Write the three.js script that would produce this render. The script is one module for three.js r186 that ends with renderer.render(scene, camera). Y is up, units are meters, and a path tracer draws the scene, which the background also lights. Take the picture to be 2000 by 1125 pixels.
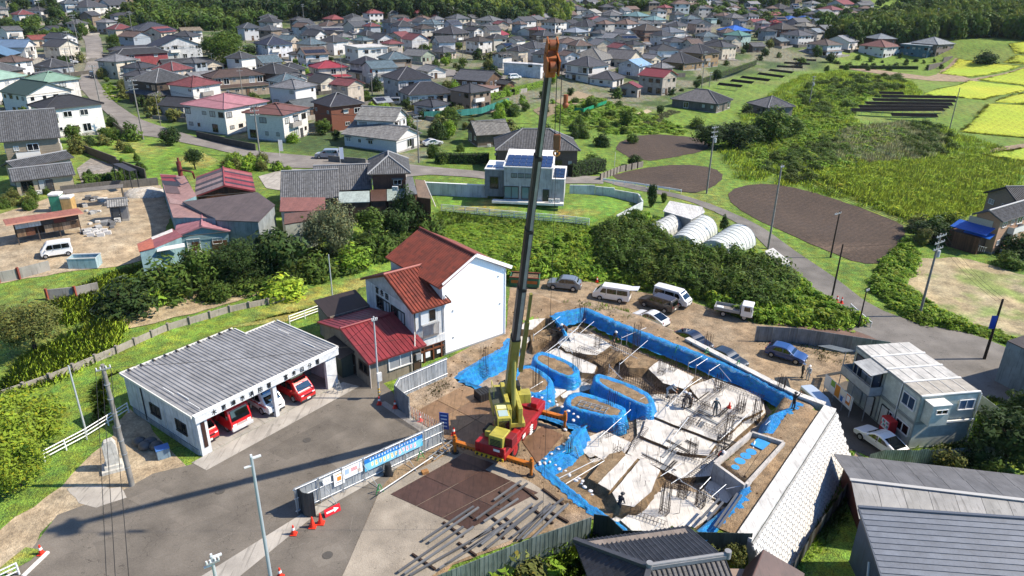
import*as THREE from'three';
import{Sky}from'three/addons/objects/Sky.js';
import{mergeGeometries,mergeVertices}from'three/addons/utils/BufferGeometryUtils.js';
import{MarchingCubes}from'three/addons/objects/MarchingCubes.js';
import{RoundedBoxGeometry}from'three/addons/geometries/RoundedBoxGeometry.js';
// camera, sky, sun, exposure
const scene=new THREE.Scene();
const CAM_H=33,PITCH=23.4*Math.PI/180,ROLL=0.8*Math.PI/180,FPX=1387;
const camera=new THREE.PerspectiveCamera(2*Math.atan(562.5/FPX)*180/Math.PI,16/9,0.5,6000);
camera.position.set(0,CAM_H,0);
camera.rotation.order='YXZ';
camera.rotation.set(-PITCH,0,ROLL);
const renderer=new THREE.WebGLRenderer({antialias:true});
renderer.setSize(1024,576);
renderer.toneMapping=THREE.LinearToneMapping;
renderer.toneMappingExposure=1.62;
renderer.shadowMap.enabled=true;
const SUN=new THREE.Vector3(0.72,0.695,-0.02).normalize();
const sky=new Sky();
sky.name='sky';sky.userData.kind='structure';
sky.scale.setScalar(4000);
sky.material.uniforms.sunPosition.value.copy(SUN);
sky.material.uniforms.turbidity.value=3;
sky.material.uniforms.rayleigh.value=1.2;
sky.material.uniforms.mieCoefficient.value=0.004;
scene.add(sky);
scene.environmentIntensity=0.15;
const sun=new THREE.DirectionalLight(0xffefd8,5);
sun.position.copy(SUN).multiplyScalar(300).add(new THREE.Vector3(0,0,-90));
sun.target.position.set(0,0,-90);
sun.castShadow=true;
sun.shadow.mapSize.set(4096,4096);
Object.assign(sun.shadow.camera,{left:-220,right:220,top:220,bottom:-220,near:1,far:900});
scene.add(sun,sun.target);
scene.fog=new THREE.FogExp2(0xc9d6e2,0.00004);
// random, noise
function rng(seed){let s=seed>>>0;return()=>{s=(s+0x6D2B79F5)>>>0;let t=s;t=Math.imul(t^(t>>>15),t|1);t^=t+Math.imul(t^(t>>>7),t|61);return((t^(t>>>14))>>>0)/4294967296;};}
const R0=rng(7);
const hash2=(i,j,s=0)=>{let h=Math.imul(i|0,374761393)+Math.imul(j|0,668265263)+Math.imul(s|0,2147483647^1274126177);h=Math.imul(h^(h>>>13),1274126177);return((h^(h>>>16))>>>0)/4294967296;};
const fade=(t)=>t*t*(3-2*t);
function vnoise(x,y,s=0,per=0){
const xi=Math.floor(x),yi=Math.floor(y),u=fade(x-xi),v=fade(y-yi);
const w=(a)=>per?((a%per)+per)%per:a;
const a=hash2(w(xi),w(yi),s),b=hash2(w(xi+1),w(yi),s),c=hash2(w(xi),w(yi+1),s),d=hash2(w(xi+1),w(yi+1),s);
return a+(b-a)*u+(c-a)*v+(a-b-c+d)*u*v;
}
function fbm(x,y,oct=4,s=0,per=0){let a=0,k=0.5,n=0;for(let o=0;o<oct;o++){a+=k*vnoise(x,y,s+o*17,per);n+=k;x*=2;y*=2;per*=2;k*=0.5;}return a/n;}
const clamp=(x,a=0,b=1)=>Math.min(b,Math.max(a,x)),mix=(a,b,t)=>a+(b-a)*t,sstep=(a,b,x)=>fade(clamp((x-a)/(b-a)));
// pixel of the photograph -> point at a known height or on a known plane
const V3=(x,y,z)=>new THREE.Vector3(x,y,z);
function rayOf(px,py){
const u=(px-1000)/FPX,v=-(py-562.5)/FPX,c=Math.cos(ROLL),s=Math.sin(ROLL);
const a=u*c-v*s,b=u*s+v*c;
return V3(a,b*Math.cos(PITCH)-Math.sin(PITCH),-(Math.cos(PITCH)+b*Math.sin(PITCH)));
}
function P(px,py,h=0){const d=rayOf(px,py),t=(h-CAM_H)/d.y;return V3(d.x*t,h,d.z*t);}
// polygons
function inPoly(x,z,p){let c=false;for(let i=0,j=p.length-1;i<p.length;j=i++)if((p[i][1]>z)!==(p[j][1]>z)&&x<(p[j][0]-p[i][0])*(z-p[i][1])/(p[j][1]-p[i][1])+p[i][0])c=!c;return c;}
function distPoly(x,z,p){let m=1e9;for(let i=0,j=p.length-1;i<p.length;j=i++){const ax=p[j][0],az=p[j][1],bx=p[i][0]-ax,bz=p[i][1]-az;const t=clamp(((x-ax)*bx+(z-az)*bz)/(bx*bx+bz*bz));m=Math.min(m,Math.hypot(x-ax-bx*t,z-az-bz*t));}return inPoly(x,z,p)?-m:m;}
const pixPoly=(list,h=0)=>list.map(([x,y])=>{const q=P(x,y,h);return[q.x,q.z];});
// terrain height
const PLATEAU=pixPoly([[-900,1500],[-500,1010],[60,912],[235,815],[228,735],[455,640],[690,588],[710,560],[900,560],[1010,566],[1090,592],[1150,592],[1240,618],[1330,658],[1450,716],[1550,768],[1600,803],[1440,1036],[1460,1052],[1160,1015],[1040,1050],[880,1105],[760,1200],[700,1500]]);
const PIT=pixPoly([[1085,618],[1142,610],[1205,640],[1330,688],[1460,738],[1520,772],[1500,812],[1490,836],[1462,846],[1396,902],[1452,945],[1432,975],[1355,1042],[1235,1040],[1150,985],[1062,915],[1115,872],[1130,842],[1060,815],[990,782],[900,740],[930,716],[990,684],[1012,640],[1040,622]]);
const CTRL=[];
for(const[x,y,h]of[[100,720,-1],[400,600,-1.2],[600,565,-1.6],[300,800,-.8],[30,830,-1],[0,640,-.6],[900,530,-3],[1030,556,-4.2],[1200,580,-4.3],[1300,620,-4.3],[1400,665,-4.3],[1500,690,-4.3],[1620,700,-4.3],[1640,770,-4.1],[1700,850,-4],[1900,900,-4],[1600,1050,-4],[1250,1100,-4],[1800,1100,-4],[1050,1110,-3.2],[1650,600,-4.4],[1550,510,-4.2],[1420,415,-3.2],[1280,388,-2],[1150,370,-1],[900,350,.3],[700,325,.5],[500,290,.6],[330,262,1],[210,200,2],[185,130,4],[165,75,6],[1300,500,-2.2],[1150,520,-3.2],[950,480,-1.4],[1000,392,.5],[1150,400,.2],[900,425,-.4],[1100,440,-.8],[700,425,1.3],[600,385,1.3],[430,440,1.3],[200,450,1.6],[60,470,1.6],[200,560,.2],[500,535,-.2],[60,560,.6],[60,330,2],[100,270,2.6],[60,180,3.6],[350,300,1],[1300,350,-2.6],[1600,430,-4.3],[1400,270,-3],[1700,300,-4.2],[1850,250,-4.4],[1950,170,-4.2],[1900,600,-4.3],[1950,440,-4.2],[1250,220,-1],[1100,200,0],[1450,150,-2.2],[1620,140,-2.6],[1350,195,-1.2],[1800,140,-3.5],[700,200,1.5],[500,200,2],[300,150,3],[900,150,2.6],[1100,120,3.6],[1300,110,3],[1500,80,3.6],[800,70,8],[1100,60,8],[1400,50,8],[1600,60,5],[450,85,7],[300,65,9],[60,100,7]]){const q=P(x,y,h);CTRL.push([q.x,q.z,h]);}
for(const[x,z,h]of[[-60,-18,0],[0,-10,-2],[60,-20,-4],[90,-60,-4.2],[-90,-60,-1],[-140,-100,2],[170,-130,-4],[-260,-420,18],[-80,-460,16],[100,-520,15],[300,-500,14],[320,-300,2],[420,-330,6],[520,-520,30],[-300,-250,10],[-420,-520,40],[0,-700,44],[250,-720,42],[-250,-720,52],[520,-800,60],[0,-1000,85],[400,-1100,90],[-400,-1100,95],[900,-1000,90],[-900,-1000,90],[900,-400,40],[-800,-400,50],[330,-420,16],[420,-420,24],[260,-400,8]])CTRL.push([x,z,h]);
function baseH(x,z){
let n=0,w=0;
for(const c of CTRL){const d=(x-c[0])**2+(z-c[1])**2,k=1/((d+30)*Math.sqrt(d+30));n+=k*c[2];w+=k;}
return n/w;
}
const nearSite=(x,z)=>x>-80&&x<40&&z>-80;
function hgt(x,z){
let h=baseH(x,z);
if(nearSite(x,z)){
const d=distPoly(x,z,PLATEAU);
if(d<7){
const wide=(x>-2&&x<17&&z<-62)?6:x<-4?2.2:1.0;
h=mix(0,h,sstep(0.05,wide,d));
}
if(x>-8&&x<27&&z<-34&&z>-73){const e=-distPoly(x,z,PIT);if(e>-0.6)h-=1.38*sstep(-0.55,0.1,e)-0.12*(fbm(x*0.9,z*0.9,3,5)-0.5)*sstep(0.5,2,e);}
}
return h;
}
function G(px,py,dy=0){
const d=rayOf(px,py);let t=20,pt=t;
for(let i=0;i<900;i++){const x=d.x*t,z=d.z*t,y=CAM_H+d.y*t;if(y<hgt(x,z)+dy)break;pt=t;t+=Math.max(0.25,t*0.006);}
let lo=pt,hi=t;
for(let i=0;i<24;i++){const m=(lo+hi)/2;if(CAM_H+d.y*m<hgt(d.x*m,d.z*m)+dy)hi=m;else lo=m;}
return V3(d.x*hi,hgt(d.x*hi,d.z*hi)+dy,d.z*hi);
}
// textures
function tex(size,fn,srgb=true){
const d=new Uint8Array(size*size*4);
for(let y=0,o=0;y<size;y++)for(let x=0;x<size;x++,o+=4){const c=fn(x/size,y/size);d[o]=clamp(c[0],0,1)*255;d[o+1]=clamp(c[1],0,1)*255;d[o+2]=clamp(c[2],0,1)*255;d[o+3]=255;}
const t=new THREE.DataTexture(d,size,size,THREE.RGBAFormat);t.wrapS=t.wrapT=THREE.RepeatWrapping;t.magFilter=THREE.LinearFilter;t.minFilter=THREE.LinearMipmapLinearFilter;t.generateMipmaps=true;
if(srgb)t.colorSpace=THREE.SRGBColorSpace;t.needsUpdate=true;return t;
}
const rep=(t,m)=>{const c=t.clone();c.repeat.set(1/m,1/m);c.needsUpdate=true;return c;};
const gray=(v)=>[v,v,v];
const T={};
T.grain=tex(512,(u,v)=>{const a=fbm(u*8,v*8,5,3,8),b=fbm(u*64,v*64,2,9,64);return gray(0.80+0.2*a+0.10*(b-0.5));});
T.stain=tex(512,(u,v)=>{const a=fbm(u*6,v*6,5,21,6),s=fbm(u*48,v*3,3,31,48),b=vnoise(u*128,v*128,5,128);return gray(0.76+0.26*a-0.14*sstep(0.55,0.8,s)+0.05*(b-0.5));});
T.asphalt=tex(1024,(u,v)=>{const a=fbm(u*6,v*6,5,41,6),b=hash2(u*1024,v*1024,3),c=vnoise(u*200,v*200,8,200);let k=0.72+0.30*a+0.16*(b-0.5)+0.10*(c-0.5);const cr=Math.abs(fbm(u*5+3,v*5,5,77,5)-0.5);if(cr<0.0035)k*=0.8;return[k,k*0.985,k*0.955];});
T.soil=tex(1024,(u,v)=>{const a=fbm(u*8,v*8,5,51,8),b=fbm(u*60,v*60,3,52,60),c=hash2(u*1024,v*1024,6);const k=0.62+0.40*a+0.30*(b-0.5)+0.10*(c-0.5),w=0.05*(fbm(u*5,v*5,3,55,5)-0.5);return[k+w,k*0.985,k*0.96-w];});
T.grass=tex(1024,(u,v)=>{const a=fbm(u*7,v*7,4,61,7),b=fbm(u*70,v*70,3,62,70),c=hash2(u*1024,v*1024,4),y=fbm(u*10,v*10,4,63,10);const k=0.50+0.40*a+0.55*(b-0.5)+0.25*(c-0.5);return[k*(0.92+0.35*(y-0.4)),k*1.0,k*(0.9-0.3*(y-0.5))];});
T.rows=tex(512,(u,v)=>{const w=0.03*fbm(u*4,v*4,3,71,4);const s=Math.abs(((v+w+u)*12%1)-0.5)*2;const b=fbm(u*70,v*70,3,72,70),t=sstep(.55,.7,fbm(u*3,v*24,3,73,3));return gray(0.76+0.08*s+0.40*(b-0.5)+.14*t);});
T.kawara=tex(512,(u,v)=>{const id=hash2(u*8,v*8,12);return gray(0.80+0.22*(id-0.5)+0.16*(fbm(u*60,v*60,3,13,60)-0.5)+.10*(fbm(u*4,v*4,3,14,4)-.5));});
T.kawaraB=tex(512,(u,v)=>{const cx=(u*8)%1,cy=(v*8)%1;return gray(clamp(0.25+0.45*Math.sin(cx*Math.PI)+0.3*(1-cy)));},false);
T.slate=tex(512,(u,v)=>{const row=Math.floor(v*12),id=hash2(Math.floor(u*5+(row%2)*0.5)%5,row,14);return gray(0.82+0.2*(id-0.5)+0.14*(fbm(u*40,v*40,3,15,40)-0.5));});
T.slateB=tex(512,(u,v)=>{const row=Math.floor(v*12),cy=(v*12)%1,cx=(u*5+(row%2)*0.5)%1;return gray((1-cy)*(cx<.03?.6:1));},false);
T.siding=tex(256,(u,v)=>gray(0.92+0.12*(fbm(u*20,v*20,3,16,20)-0.5)));
T.sidingB=tex(256,(u,v)=>gray((v*8)%1<.1?0:1),false);
T.wood=tex(512,(u,v)=>{const p=Math.floor(u*8),id=hash2(p,3,17),g=fbm(u*90,v*6,3,18,90);let k=0.62+0.30*id+0.35*(g-0.5);if((u*8)%1<0.05)k*=0.5;return[k,k*0.93,k*0.86];});
T.bumpFine=tex(512,(u,v)=>gray(fbm(u*50,v*50,4,19,50)),false);
T.tarp=tex(512,(u,v)=>{const a=fbm(u*5,v*5,4,83,5),d=sstep(.58,.72,fbm(u*9,v*9,4,84,9)),l=sstep(.60,.7,fbm(u*6,v*6,3,85,6));const k=.82+.3*(a-.5);return[clamp(k*.9+.25*d+.2*l),clamp(k*.92+.05*d+.12*l),clamp(k-.1*d)];});
T.wrinkle=tex(512,(u,v)=>{const a=Math.abs(fbm(u*9,v*9,4,23,9)-0.5)*2,b=Math.abs(fbm(u*22,v*5,3,24,22)-0.5)*2;return gray(1-0.6*a-0.4*b);},false);
// materials
const mats=new Map();
function M(color,rough=0.85,o={}){
const key=color+'|'+rough+'|'+JSON.stringify(Object.fromEntries(Object.entries(o).map(([k,v])=>[k,v?.uuid?v.uuid:v])));
if(!mats.has(key)){const{m,s=3,...rest}=o;const p={color:new THREE.Color(color),roughness:rough,...rest};if(m)p.map=rep(T[m],s);if(rest.b){p.bumpMap=rep(T[rest.b],rest.bs??s);p.bumpScale=rest.bk??0.02;delete p.b;delete p.bs;delete p.bk;}mats.set(key,new THREE.MeshStandardMaterial(p));}
return mats.get(key);
}
const lin=(r,g,b)=>'#'+new THREE.Color().setRGB(r,g,b).getHexString();
const GLASS=new THREE.MeshPhysicalMaterial({color:0x10161b,roughness:0.08,metalness:0.0,clearcoat:0.6,clearcoatRoughness:0.05});
const CARGLASS=new THREE.MeshPhysicalMaterial({color:0x0b0f12,roughness:0.04,clearcoat:1,clearcoatRoughness:0.02});
const CURTAIN=M('#8d9296',0.25),RUBBER=M('#161616',0.9),DARK=M('#1b1c1e',0.7),STEEL=M('#9aa0a4',0.45,{metalness:0.6}),GALV=M('#a9afb3',0.5,{metalness:0.35,m:'grain'}),WHITE=M('#e6e6e2',0.6,{m:'grain'});
const CONC=M(lin(.36,.345,.315),0.95,{m:'stain',s:5});
// geometry helpers
const BX=new THREE.BoxGeometry(1,1,1);
function B(w,h,d,x=0,y=0,z=0,ry=0,rx=0,rz=0){const g=new THREE.BoxGeometry(w,h,d);if(rx)g.rotateX(rx);if(rz)g.rotateZ(rz);if(ry)g.rotateY(ry);g.translate(x,y,z);return g;}
function RB(w,h,d,r,x=0,y=0,z=0){const g=new RoundedBoxGeometry(w,h,d,2,r);g.translate(x,y,z);return g;}
const UP=V3(0,1,0);
function bar(a,b,r=0.03,n=6,r2=r){const d=b.clone().sub(a),L=d.length();const g=new THREE.CylinderGeometry(r2,r,L,n,1);g.translate(0,L/2,0);g.applyQuaternion(new THREE.Quaternion().setFromUnitVectors(UP,d.normalize()));g.translate(a.x,a.y,a.z);return g;}
function beam(a,b,w,h){const d=b.clone().sub(a),L=d.length();const g=new THREE.BoxGeometry(w,h,L);g.translate(0,0,L/2);const q=new THREE.Matrix4().lookAt(b,a,UP);g.applyMatrix4(q);g.translate(a.x,a.y,a.z);return g;}
function cyl(r,h,x,y,z,n=16,r2=r){const g=new THREE.CylinderGeometry(r2,r,h,n);g.translate(x,y+h/2,z);return g;}
function quad(a,b,c,d){return polyG([a,b,c,d]);}
function polyG(pts){
const pos=[],idx=[];for(const p of pts)pos.push(p.x,p.y,p.z);for(let i=1;i<pts.length-1;i++)idx.push(0,i,i+1);
const g=new THREE.BufferGeometry();g.setAttribute('position',new THREE.Float32BufferAttribute(pos,3));g.setAttribute('uv',new THREE.Float32BufferAttribute(new Array(pts.length*2).fill(0),2));g.setIndex(idx);g.computeVertexNormals();return g;
}
function slab(pts,t){
const n=pts.length,a=pts[1].clone().sub(pts[0]),b=pts[2].clone().sub(pts[0]),nn=a.cross(b).normalize().multiplyScalar(-t),low=pts.map((p)=>p.clone().add(nn)),gs=[polyG(pts),polyG(low.slice().reverse())];
for(let i=0;i<n;i++){const j=(i+1)%n;gs.push(quad(pts[i],low[i],low[j],pts[j]));}
return merge(gs);
}
function merge(gs){
const out=gs.map((g)=>{let h=g.index?g.toNonIndexed():g;if(h===g)h=g.clone();for(const k of Object.keys(h.attributes))if(!['position','normal','uv','color'].includes(k))h.deleteAttribute(k);if(!h.attributes.uv)h.setAttribute('uv',new THREE.Float32BufferAttribute(new Float32Array(h.attributes.position.count*2),2));return h;});
const anyC=out.some((g)=>g.attributes.color);
if(anyC)for(const g of out)if(!g.attributes.color)g.setAttribute('color',new THREE.Float32BufferAttribute(new Float32Array(g.attributes.position.count*3).fill(1),3));
return out.length===1?out[0]:mergeGeometries(out,false);
}
function metricUV(g){
const p=g.attributes.position,n=g.attributes.normal,uv=g.attributes.uv??(g.setAttribute('uv',new THREE.Float32BufferAttribute(new Float32Array(p.count*2),2)),g.attributes.uv);
for(let i=0;i<p.count;i++){const ax=Math.abs(n.getX(i)),ay=Math.abs(n.getY(i)),az=Math.abs(n.getZ(i));if(ay>0.75)uv.setXY(i,p.getX(i),p.getZ(i));else if(ax>az)uv.setXY(i,p.getZ(i),p.getY(i));else uv.setXY(i,p.getX(i),p.getY(i));}
return g;
}
const used=new Map();
function numbered(n){const k=used.get(n)??0;used.set(n,k+1);return k?n+'_'+String(k).padStart(3,'0'):n;}
function shadow(o){o.castShadow=o.receiveShadow=true;return o;}
function part(name,gs,m,parent,keepUV){const g=Array.isArray(gs)?merge(gs):gs;if(!keepUV)metricUV(g);const o=shadow(new THREE.Mesh(g,m));o.name=name;if(parent)parent.add(o);return o;}
function tag(o,label,category,group){o.userData.label=label;o.userData.category=category;if(group)o.userData.group=group;return o;}
function thing(name,label,category,pos=V3(0,0,0),yaw=0,group){const o=new THREE.Group();o.name=numbered(name);o.position.copy(pos);o.rotation.y=yaw;tag(o,label,category,group);scene.add(o);return o;}
function solo(name,gs,m,label,category,group,keepUV){const o=part(numbered(name),gs,m,scene,keepUV);return tag(o,label,category,group);}
function struct(name,gs,m,keepUV){const o=part(numbered(name),gs,m,scene,keepUV);o.userData.kind='structure';return o;}
function copyOf(o,pos,yaw,label){const c=o.clone();c.userData={...o.userData};c.name=numbered(o.name.replace(/_\d{3}$/,''));c.position.copy(pos);if(yaw!==undefined)c.rotation.y=yaw;if(label)c.userData.label=label;scene.add(c);return c;}
const yawOf=(a,b)=>Math.atan2(-(b.z-a.z),b.x-a.x);
// GROUND
const TOWN=pixPoly([[-200,250],[60,250],[250,215],[400,250],[640,290],[830,300],[960,215],[1080,180],[1300,190],[1440,125],[1620,110],[1680,40],[1400,20],[900,20],[500,75],[-200,60]],3);
function lines(pairs){const out=[pairs[0][0]];for(let i=0;i<pairs.length-1;i++){const[a,s0]=pairs[i],[b,s1]=pairs[i+1];let x=a;while(x<b-1e-6){x+=mix(s0,s1,clamp((x-a)/(b-a)));out.push(Math.min(x,b));}}return out;}
{
const xs=lines([[-1500,120],[-400,22],[-140,4],[-42,0.6],[34,0.6],[60,1.6],[150,4],[450,22],[1500,120]]),zs=lines([[-1500,70],[-500,12],[-200,3],[-82,1.0],[-72,0.55],[-34,0.55],[-24,1.6],[40,12]]);
const nx=xs.length,nz=zs.length,pos=new Float32Array(nx*nz*3),col=new Float32Array(nx*nz*3),uv=new Float32Array(nx*nz*2),idx=[];
let o=0;
for(let j=0;j<nz;j++)for(let i=0;i<nx;i++,o++){
const x=xs[i],z=zs[j];pos.set([x,hgt(x,z),z],o*3);uv.set([x,z],o*2);
const a=fbm(x*0.035,z*0.035,4,91),b=fbm(x*0.3,z*0.3,3,92),dry=sstep(0.52,0.72,fbm(x*0.06+9,z*0.06,4,93));
let r=mix(0.115,0.18,a)*(0.7+0.6*b),g=mix(0.20,0.27,a)*(0.72+0.56*b),bl=mix(0.028,0.04,a)*(0.7+0.6*b);
r=mix(r,0.26,dry*0.35);g=mix(g,0.24,dry*0.3);bl=mix(bl,0.10,dry*0.3);
if(z<-125){const tm=sstep(2,-6,distPoly(x,z,TOWN));if(tm>0){const k=fbm(x*.09+3,z*.09,4,95),gv=sstep(.46,.56,k),dk=sstep(.5,.4,k);r=mix(r,mix(mix(.10,.055,dk),.20,gv),tm);g=mix(g,mix(mix(.15,.095,dk),.19,gv),tm);bl=mix(bl,mix(.03,.165,gv),tm);}}
col.set([r*2.15,g*2.0,bl*1.9],o*3);
}
for(let j=0;j<nz-1;j++)for(let i=0;i<nx-1;i++){const a=j*nx+i,b=a+1,c=a+nx,d=c+1;idx.push(a,c,b,b,c,d);}
const g=new THREE.BufferGeometry();g.setAttribute('position',new THREE.BufferAttribute(pos,3));g.setAttribute('color',new THREE.BufferAttribute(col,3));g.setAttribute('uv',new THREE.BufferAttribute(uv,2));g.setIndex(idx);g.computeVertexNormals();
const o3=shadow(new THREE.Mesh(g,new THREE.MeshStandardMaterial({color:0xffffff,vertexColors:true,roughness:1,map:rep(T.grass,6),bumpMap:rep(T.bumpFine,4),bumpScale:0.12})));
o3.name='ground';o3.userData.kind='structure';scene.add(o3);
}
function drapeG(pts,off,step,tint){
const tri=THREE.ShapeUtils.triangulateShape(pts.map(([x,z])=>new THREE.Vector2(x,z)),[]);
const out=[];const st=[];
for(const t of tri)st.push(t.map((i)=>pts[i]));
while(st.length){
const[a,b,c]=st.pop(),l=[Math.hypot(a[0]-b[0],a[1]-b[1]),Math.hypot(b[0]-c[0],b[1]-c[1]),Math.hypot(c[0]-a[0],c[1]-a[1])];
const m=Math.max(...l),dist=-(a[1]+b[1]+c[1])/3,s=step*Math.max(1,dist/70);
if(m<=s||out.length>240000){out.push(a,b,c);continue;}
const k=l.indexOf(m),[p,q,r]=k===0?[a,b,c]:k===1?[b,c,a]:[c,a,b],h=[(p[0]+q[0])/2,(p[1]+q[1])/2];
st.push([p,h,r],[h,q,r]);
}
const n=out.length,pos=new Float32Array(n*3),uv=new Float32Array(n*2),col=new Float32Array(n*3),memo=new Map();
for(let i=0;i<n;i+=3){
const[a,b,c]=[out[i],out[i+1],out[i+2]];
if((b[0]-a[0])*(c[1]-a[1])-(b[1]-a[1])*(c[0]-a[0])>0){out[i+1]=c;out[i+2]=b;}
}
for(let i=0;i<n;i++){
const[x,z]=out[i],key=x.toFixed(3)+','+z.toFixed(3);let y=memo.get(key);if(y===undefined){y=hgt(x,z)+(typeof off==='function'?off(x,z):off);memo.set(key,y);}
pos.set([x,y,z],i*3);uv.set([x,z],i*2);col.set(tint?tint(x,z,y):gray(0.82+0.36*fbm(x*0.14,z*0.14,4,101)),i*3);
}
let g=new THREE.BufferGeometry();g.setAttribute('position',new THREE.BufferAttribute(pos,3));g.setAttribute('uv',new THREE.BufferAttribute(uv,2));g.setAttribute('color',new THREE.BufferAttribute(col,3));
g=mergeVertices(g,1e-4);g.computeVertexNormals();return g;
}
const gp=(list)=>list.map(([x,y])=>{const q=G(x,y);return[q.x,q.z];});
function smoothPoly(pts,k=2){for(let r=0;r<k;r++){const o=[];for(let i=0;i<pts.length;i++){const a=pts[i],b=pts[(i+1)%pts.length];o.push([a[0]*.75+b[0]*.25,a[1]*.75+b[1]*.25],[a[0]*.25+b[0]*.75,a[1]*.25+b[1]*.75]);}pts=o;}return pts;}
function ragged(pts,amp,step=1.2,s=3){const o=[];for(let i=0;i<pts.length;i++){const a=pts[i],b=pts[(i+1)%pts.length],L=Math.hypot(b[0]-a[0],b[1]-a[1]),n=Math.max(1,Math.round(L/step));for(let k=0;k<n;k++){const t=k/n,x=mix(a[0],b[0],t),z=mix(a[1],b[1],t),w=(fbm(x*0.8,z*0.8,3,s)-0.5)*2*amp;o.push([x-(b[1]-a[1])/L*w,z+(b[0]-a[0])/L*w]);}}return o;}
function drape(name,pts,off,mat,step=1,tint){const o=struct(name,drapeG(pts,off,step,tint),mat,true);return o;}
const gm=(r,g,b,m,s,o={})=>new THREE.MeshStandardMaterial({color:new THREE.Color().setRGB(r,g,b),roughness:o.rough??0.96,vertexColors:true,map:rep(T[m],s),bumpMap:rep(T[o.b??'bumpFine'],o.bs??3),bumpScale:o.bk??0.02});
const MAT={
asphalt:gm(.185,.172,.155,'asphalt',9,{bs:1.5,bk:.006}),road:gm(.20,.195,.19,'asphalt',11,{bs:1.5,bk:.005}),townroad:gm(.26,.25,.245,'asphalt',14,{bk:.004}),
dirt:gm(.40,.315,.215,'soil',7,{bk:.05}),site:gm(.37,.27,.165,'soil',5,{bk:.06}),field:gm(.085,.057,.037,'rows',15,{b:'rows',bs:15,bk:.10}),lot:gm(.50,.43,.27,'soil',11,{bk:.04}),
conc:gm(.44,.415,.37,'stain',6,{bk:.006}),rice:gm(.92,1.0,.08,'grass',3,{bk:.12}),lawn:gm(.40,.56,.08,'grass',5,{bk:.08}),yard:gm(.50,.42,.30,'soil',8,{bk:.04}),gravel:gm(.32,.31,.30,'soil',4,{bk:.03}),
meadow:gm(.44,.62,.08,'grass',7,{bk:.15}),
};
const grassTint=(x,z)=>{const a=fbm(x*0.11,z*0.11,4,111),d=sstep(0.55,0.75,fbm(x*0.09+4,z*0.09,4,112)),b=0.75+0.5*fbm(x*0.6,z*0.6,3,113);return[(0.72+0.5*a+0.9*d)*b,(0.85+0.25*a+0.12*d)*b,(0.8+0.3*a+1.6*d)*b];};
drape('station_yard',gp([[-420,1420],[-60,1180],[20,1130],[70,1062],[112,1006],[150,992],[240,958],[300,925],[372,908],[650,762],[640,700],[700,700],[760,760],[790,790],[800,818],[834,838],[742,958],[668,1130],[640,1420]]),0.02,MAT.asphalt,1.2);
drape('concrete_strip',gp([[330,1160],[395,1125],[590,1004],[640,976],[652,984],[604,1016],[470,1125],[430,1165]]),0.035,MAT.conc,1);
drape('concrete_strip',gp([[640,976],[730,925],[868,850],[880,856],[740,934],[652,984]]),0.035,MAT.conc,1);
drape('concrete_strip',gp([[740,788],[752,784],[845,842],[830,850]]),0.035,MAT.conc,1);
drape('bare_earth',ragged(gp([[-40,1080],[30,1010],[120,950],[160,905],[220,850],[250,800],[290,830],[345,890],[366,912],[250,962],[150,996],[112,1010],[60,1075],[10,1130]]),0.5),0.015,MAT.yard,0.8);
drape('gravel_patch',ragged(gp([[130,955],[240,950],[245,968],[190,990],[150,985]]),0.4,0.7),0.03,MAT.conc,0.7);
drape('grass_verge',ragged(gp([[-40,1140],[50,1070],[80,1075],[60,1095],[0,1130]]),0.2),0.05,MAT.lawn,0.7,grassTint);
for(const[p,k]of[[[[330,1010],[420,985],[452,1000],[360,1030]],1.12],[[[520,880],[640,820],[680,838],[560,900]],.86],[[[640,900],[720,862],[750,878],[668,920]],1.14],[[[180,1060],[300,1030],[330,1060],[200,1100]],.9],[[[600,1080],[660,1060],[680,1090],[620,1110]],1.1],[[[250,975],[300,955],[340,970],[280,992]],1.2]])drape('asphalt_patch',ragged(gp(p),.12,.5,9),.026,MAT.asphalt,1,(x,z)=>gray(k*(.85+.3*fbm(x*.5,z*.5,3,102))));
{const cm=M('#77736b',.95),r=rng(61);for(const[x0,y0,x1,y1]of[[560,930,640,900],[690,880,715,850],[715,850,705,838],[640,990,690,900],[300,1090,420,1060],[420,1060,470,1030],[500,1090,640,1050],[200,1010,330,1000],[690,1010,672,1120],[1640,600,1720,690],[1560,540,1590,560]]){const a=G(x0,y0),b=G(x1,y1),n=14,pts=[];for(let i=0;i<=n;i++)pts.push([mix(a.x,b.x,i/n)+(r()-.5)*.25,mix(a.z,b.z,i/n)+(r()-.5)*.25]);const gs=[];for(let i=0;i<n;i++){const[x,z]=pts[i],[u,v]=pts[i+1],L=Math.hypot(u-x,v-z),w=.008+r()*.012,nx=-(v-z)/L*w,nz=(u-x)/L*w,y=(q,e)=>hgt(q,e)+(y0<700?.08:.031);gs.push(quad(V3(x-nx,y(x,z),z-nz),V3(x+nx,y(x,z),z+nz),V3(u+nx,y(u,v),v+nz),V3(u-nx,y(u,v),v-nz)));}struct('crack_filler',gs,cm);}for(const[x,y]of[[600,860],[430,960],[1650,680],[330,235],[640,1085]]){const q=G(x,y),c=new THREE.CylinderGeometry(.33,.33,.02,20);const o=struct('manhole_cover',c,M('#55524d',.7,{m:'grain',s:.5}));o.position.copy(q).add(V3(0,y<700?.12:.035,0));}}
{const a=V3(26.05,0,-50.78),b=V3(14.85,0,-36.1);drape('wall_backfill',ragged([[a.x-.05,a.z-.05],[b.x-.05,b.z-.05],[b.x-1.5,b.z-.9],[a.x-1.8,a.z-1.2]],.05),(x,z)=>.09,MAT.site,.5);}
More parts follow.
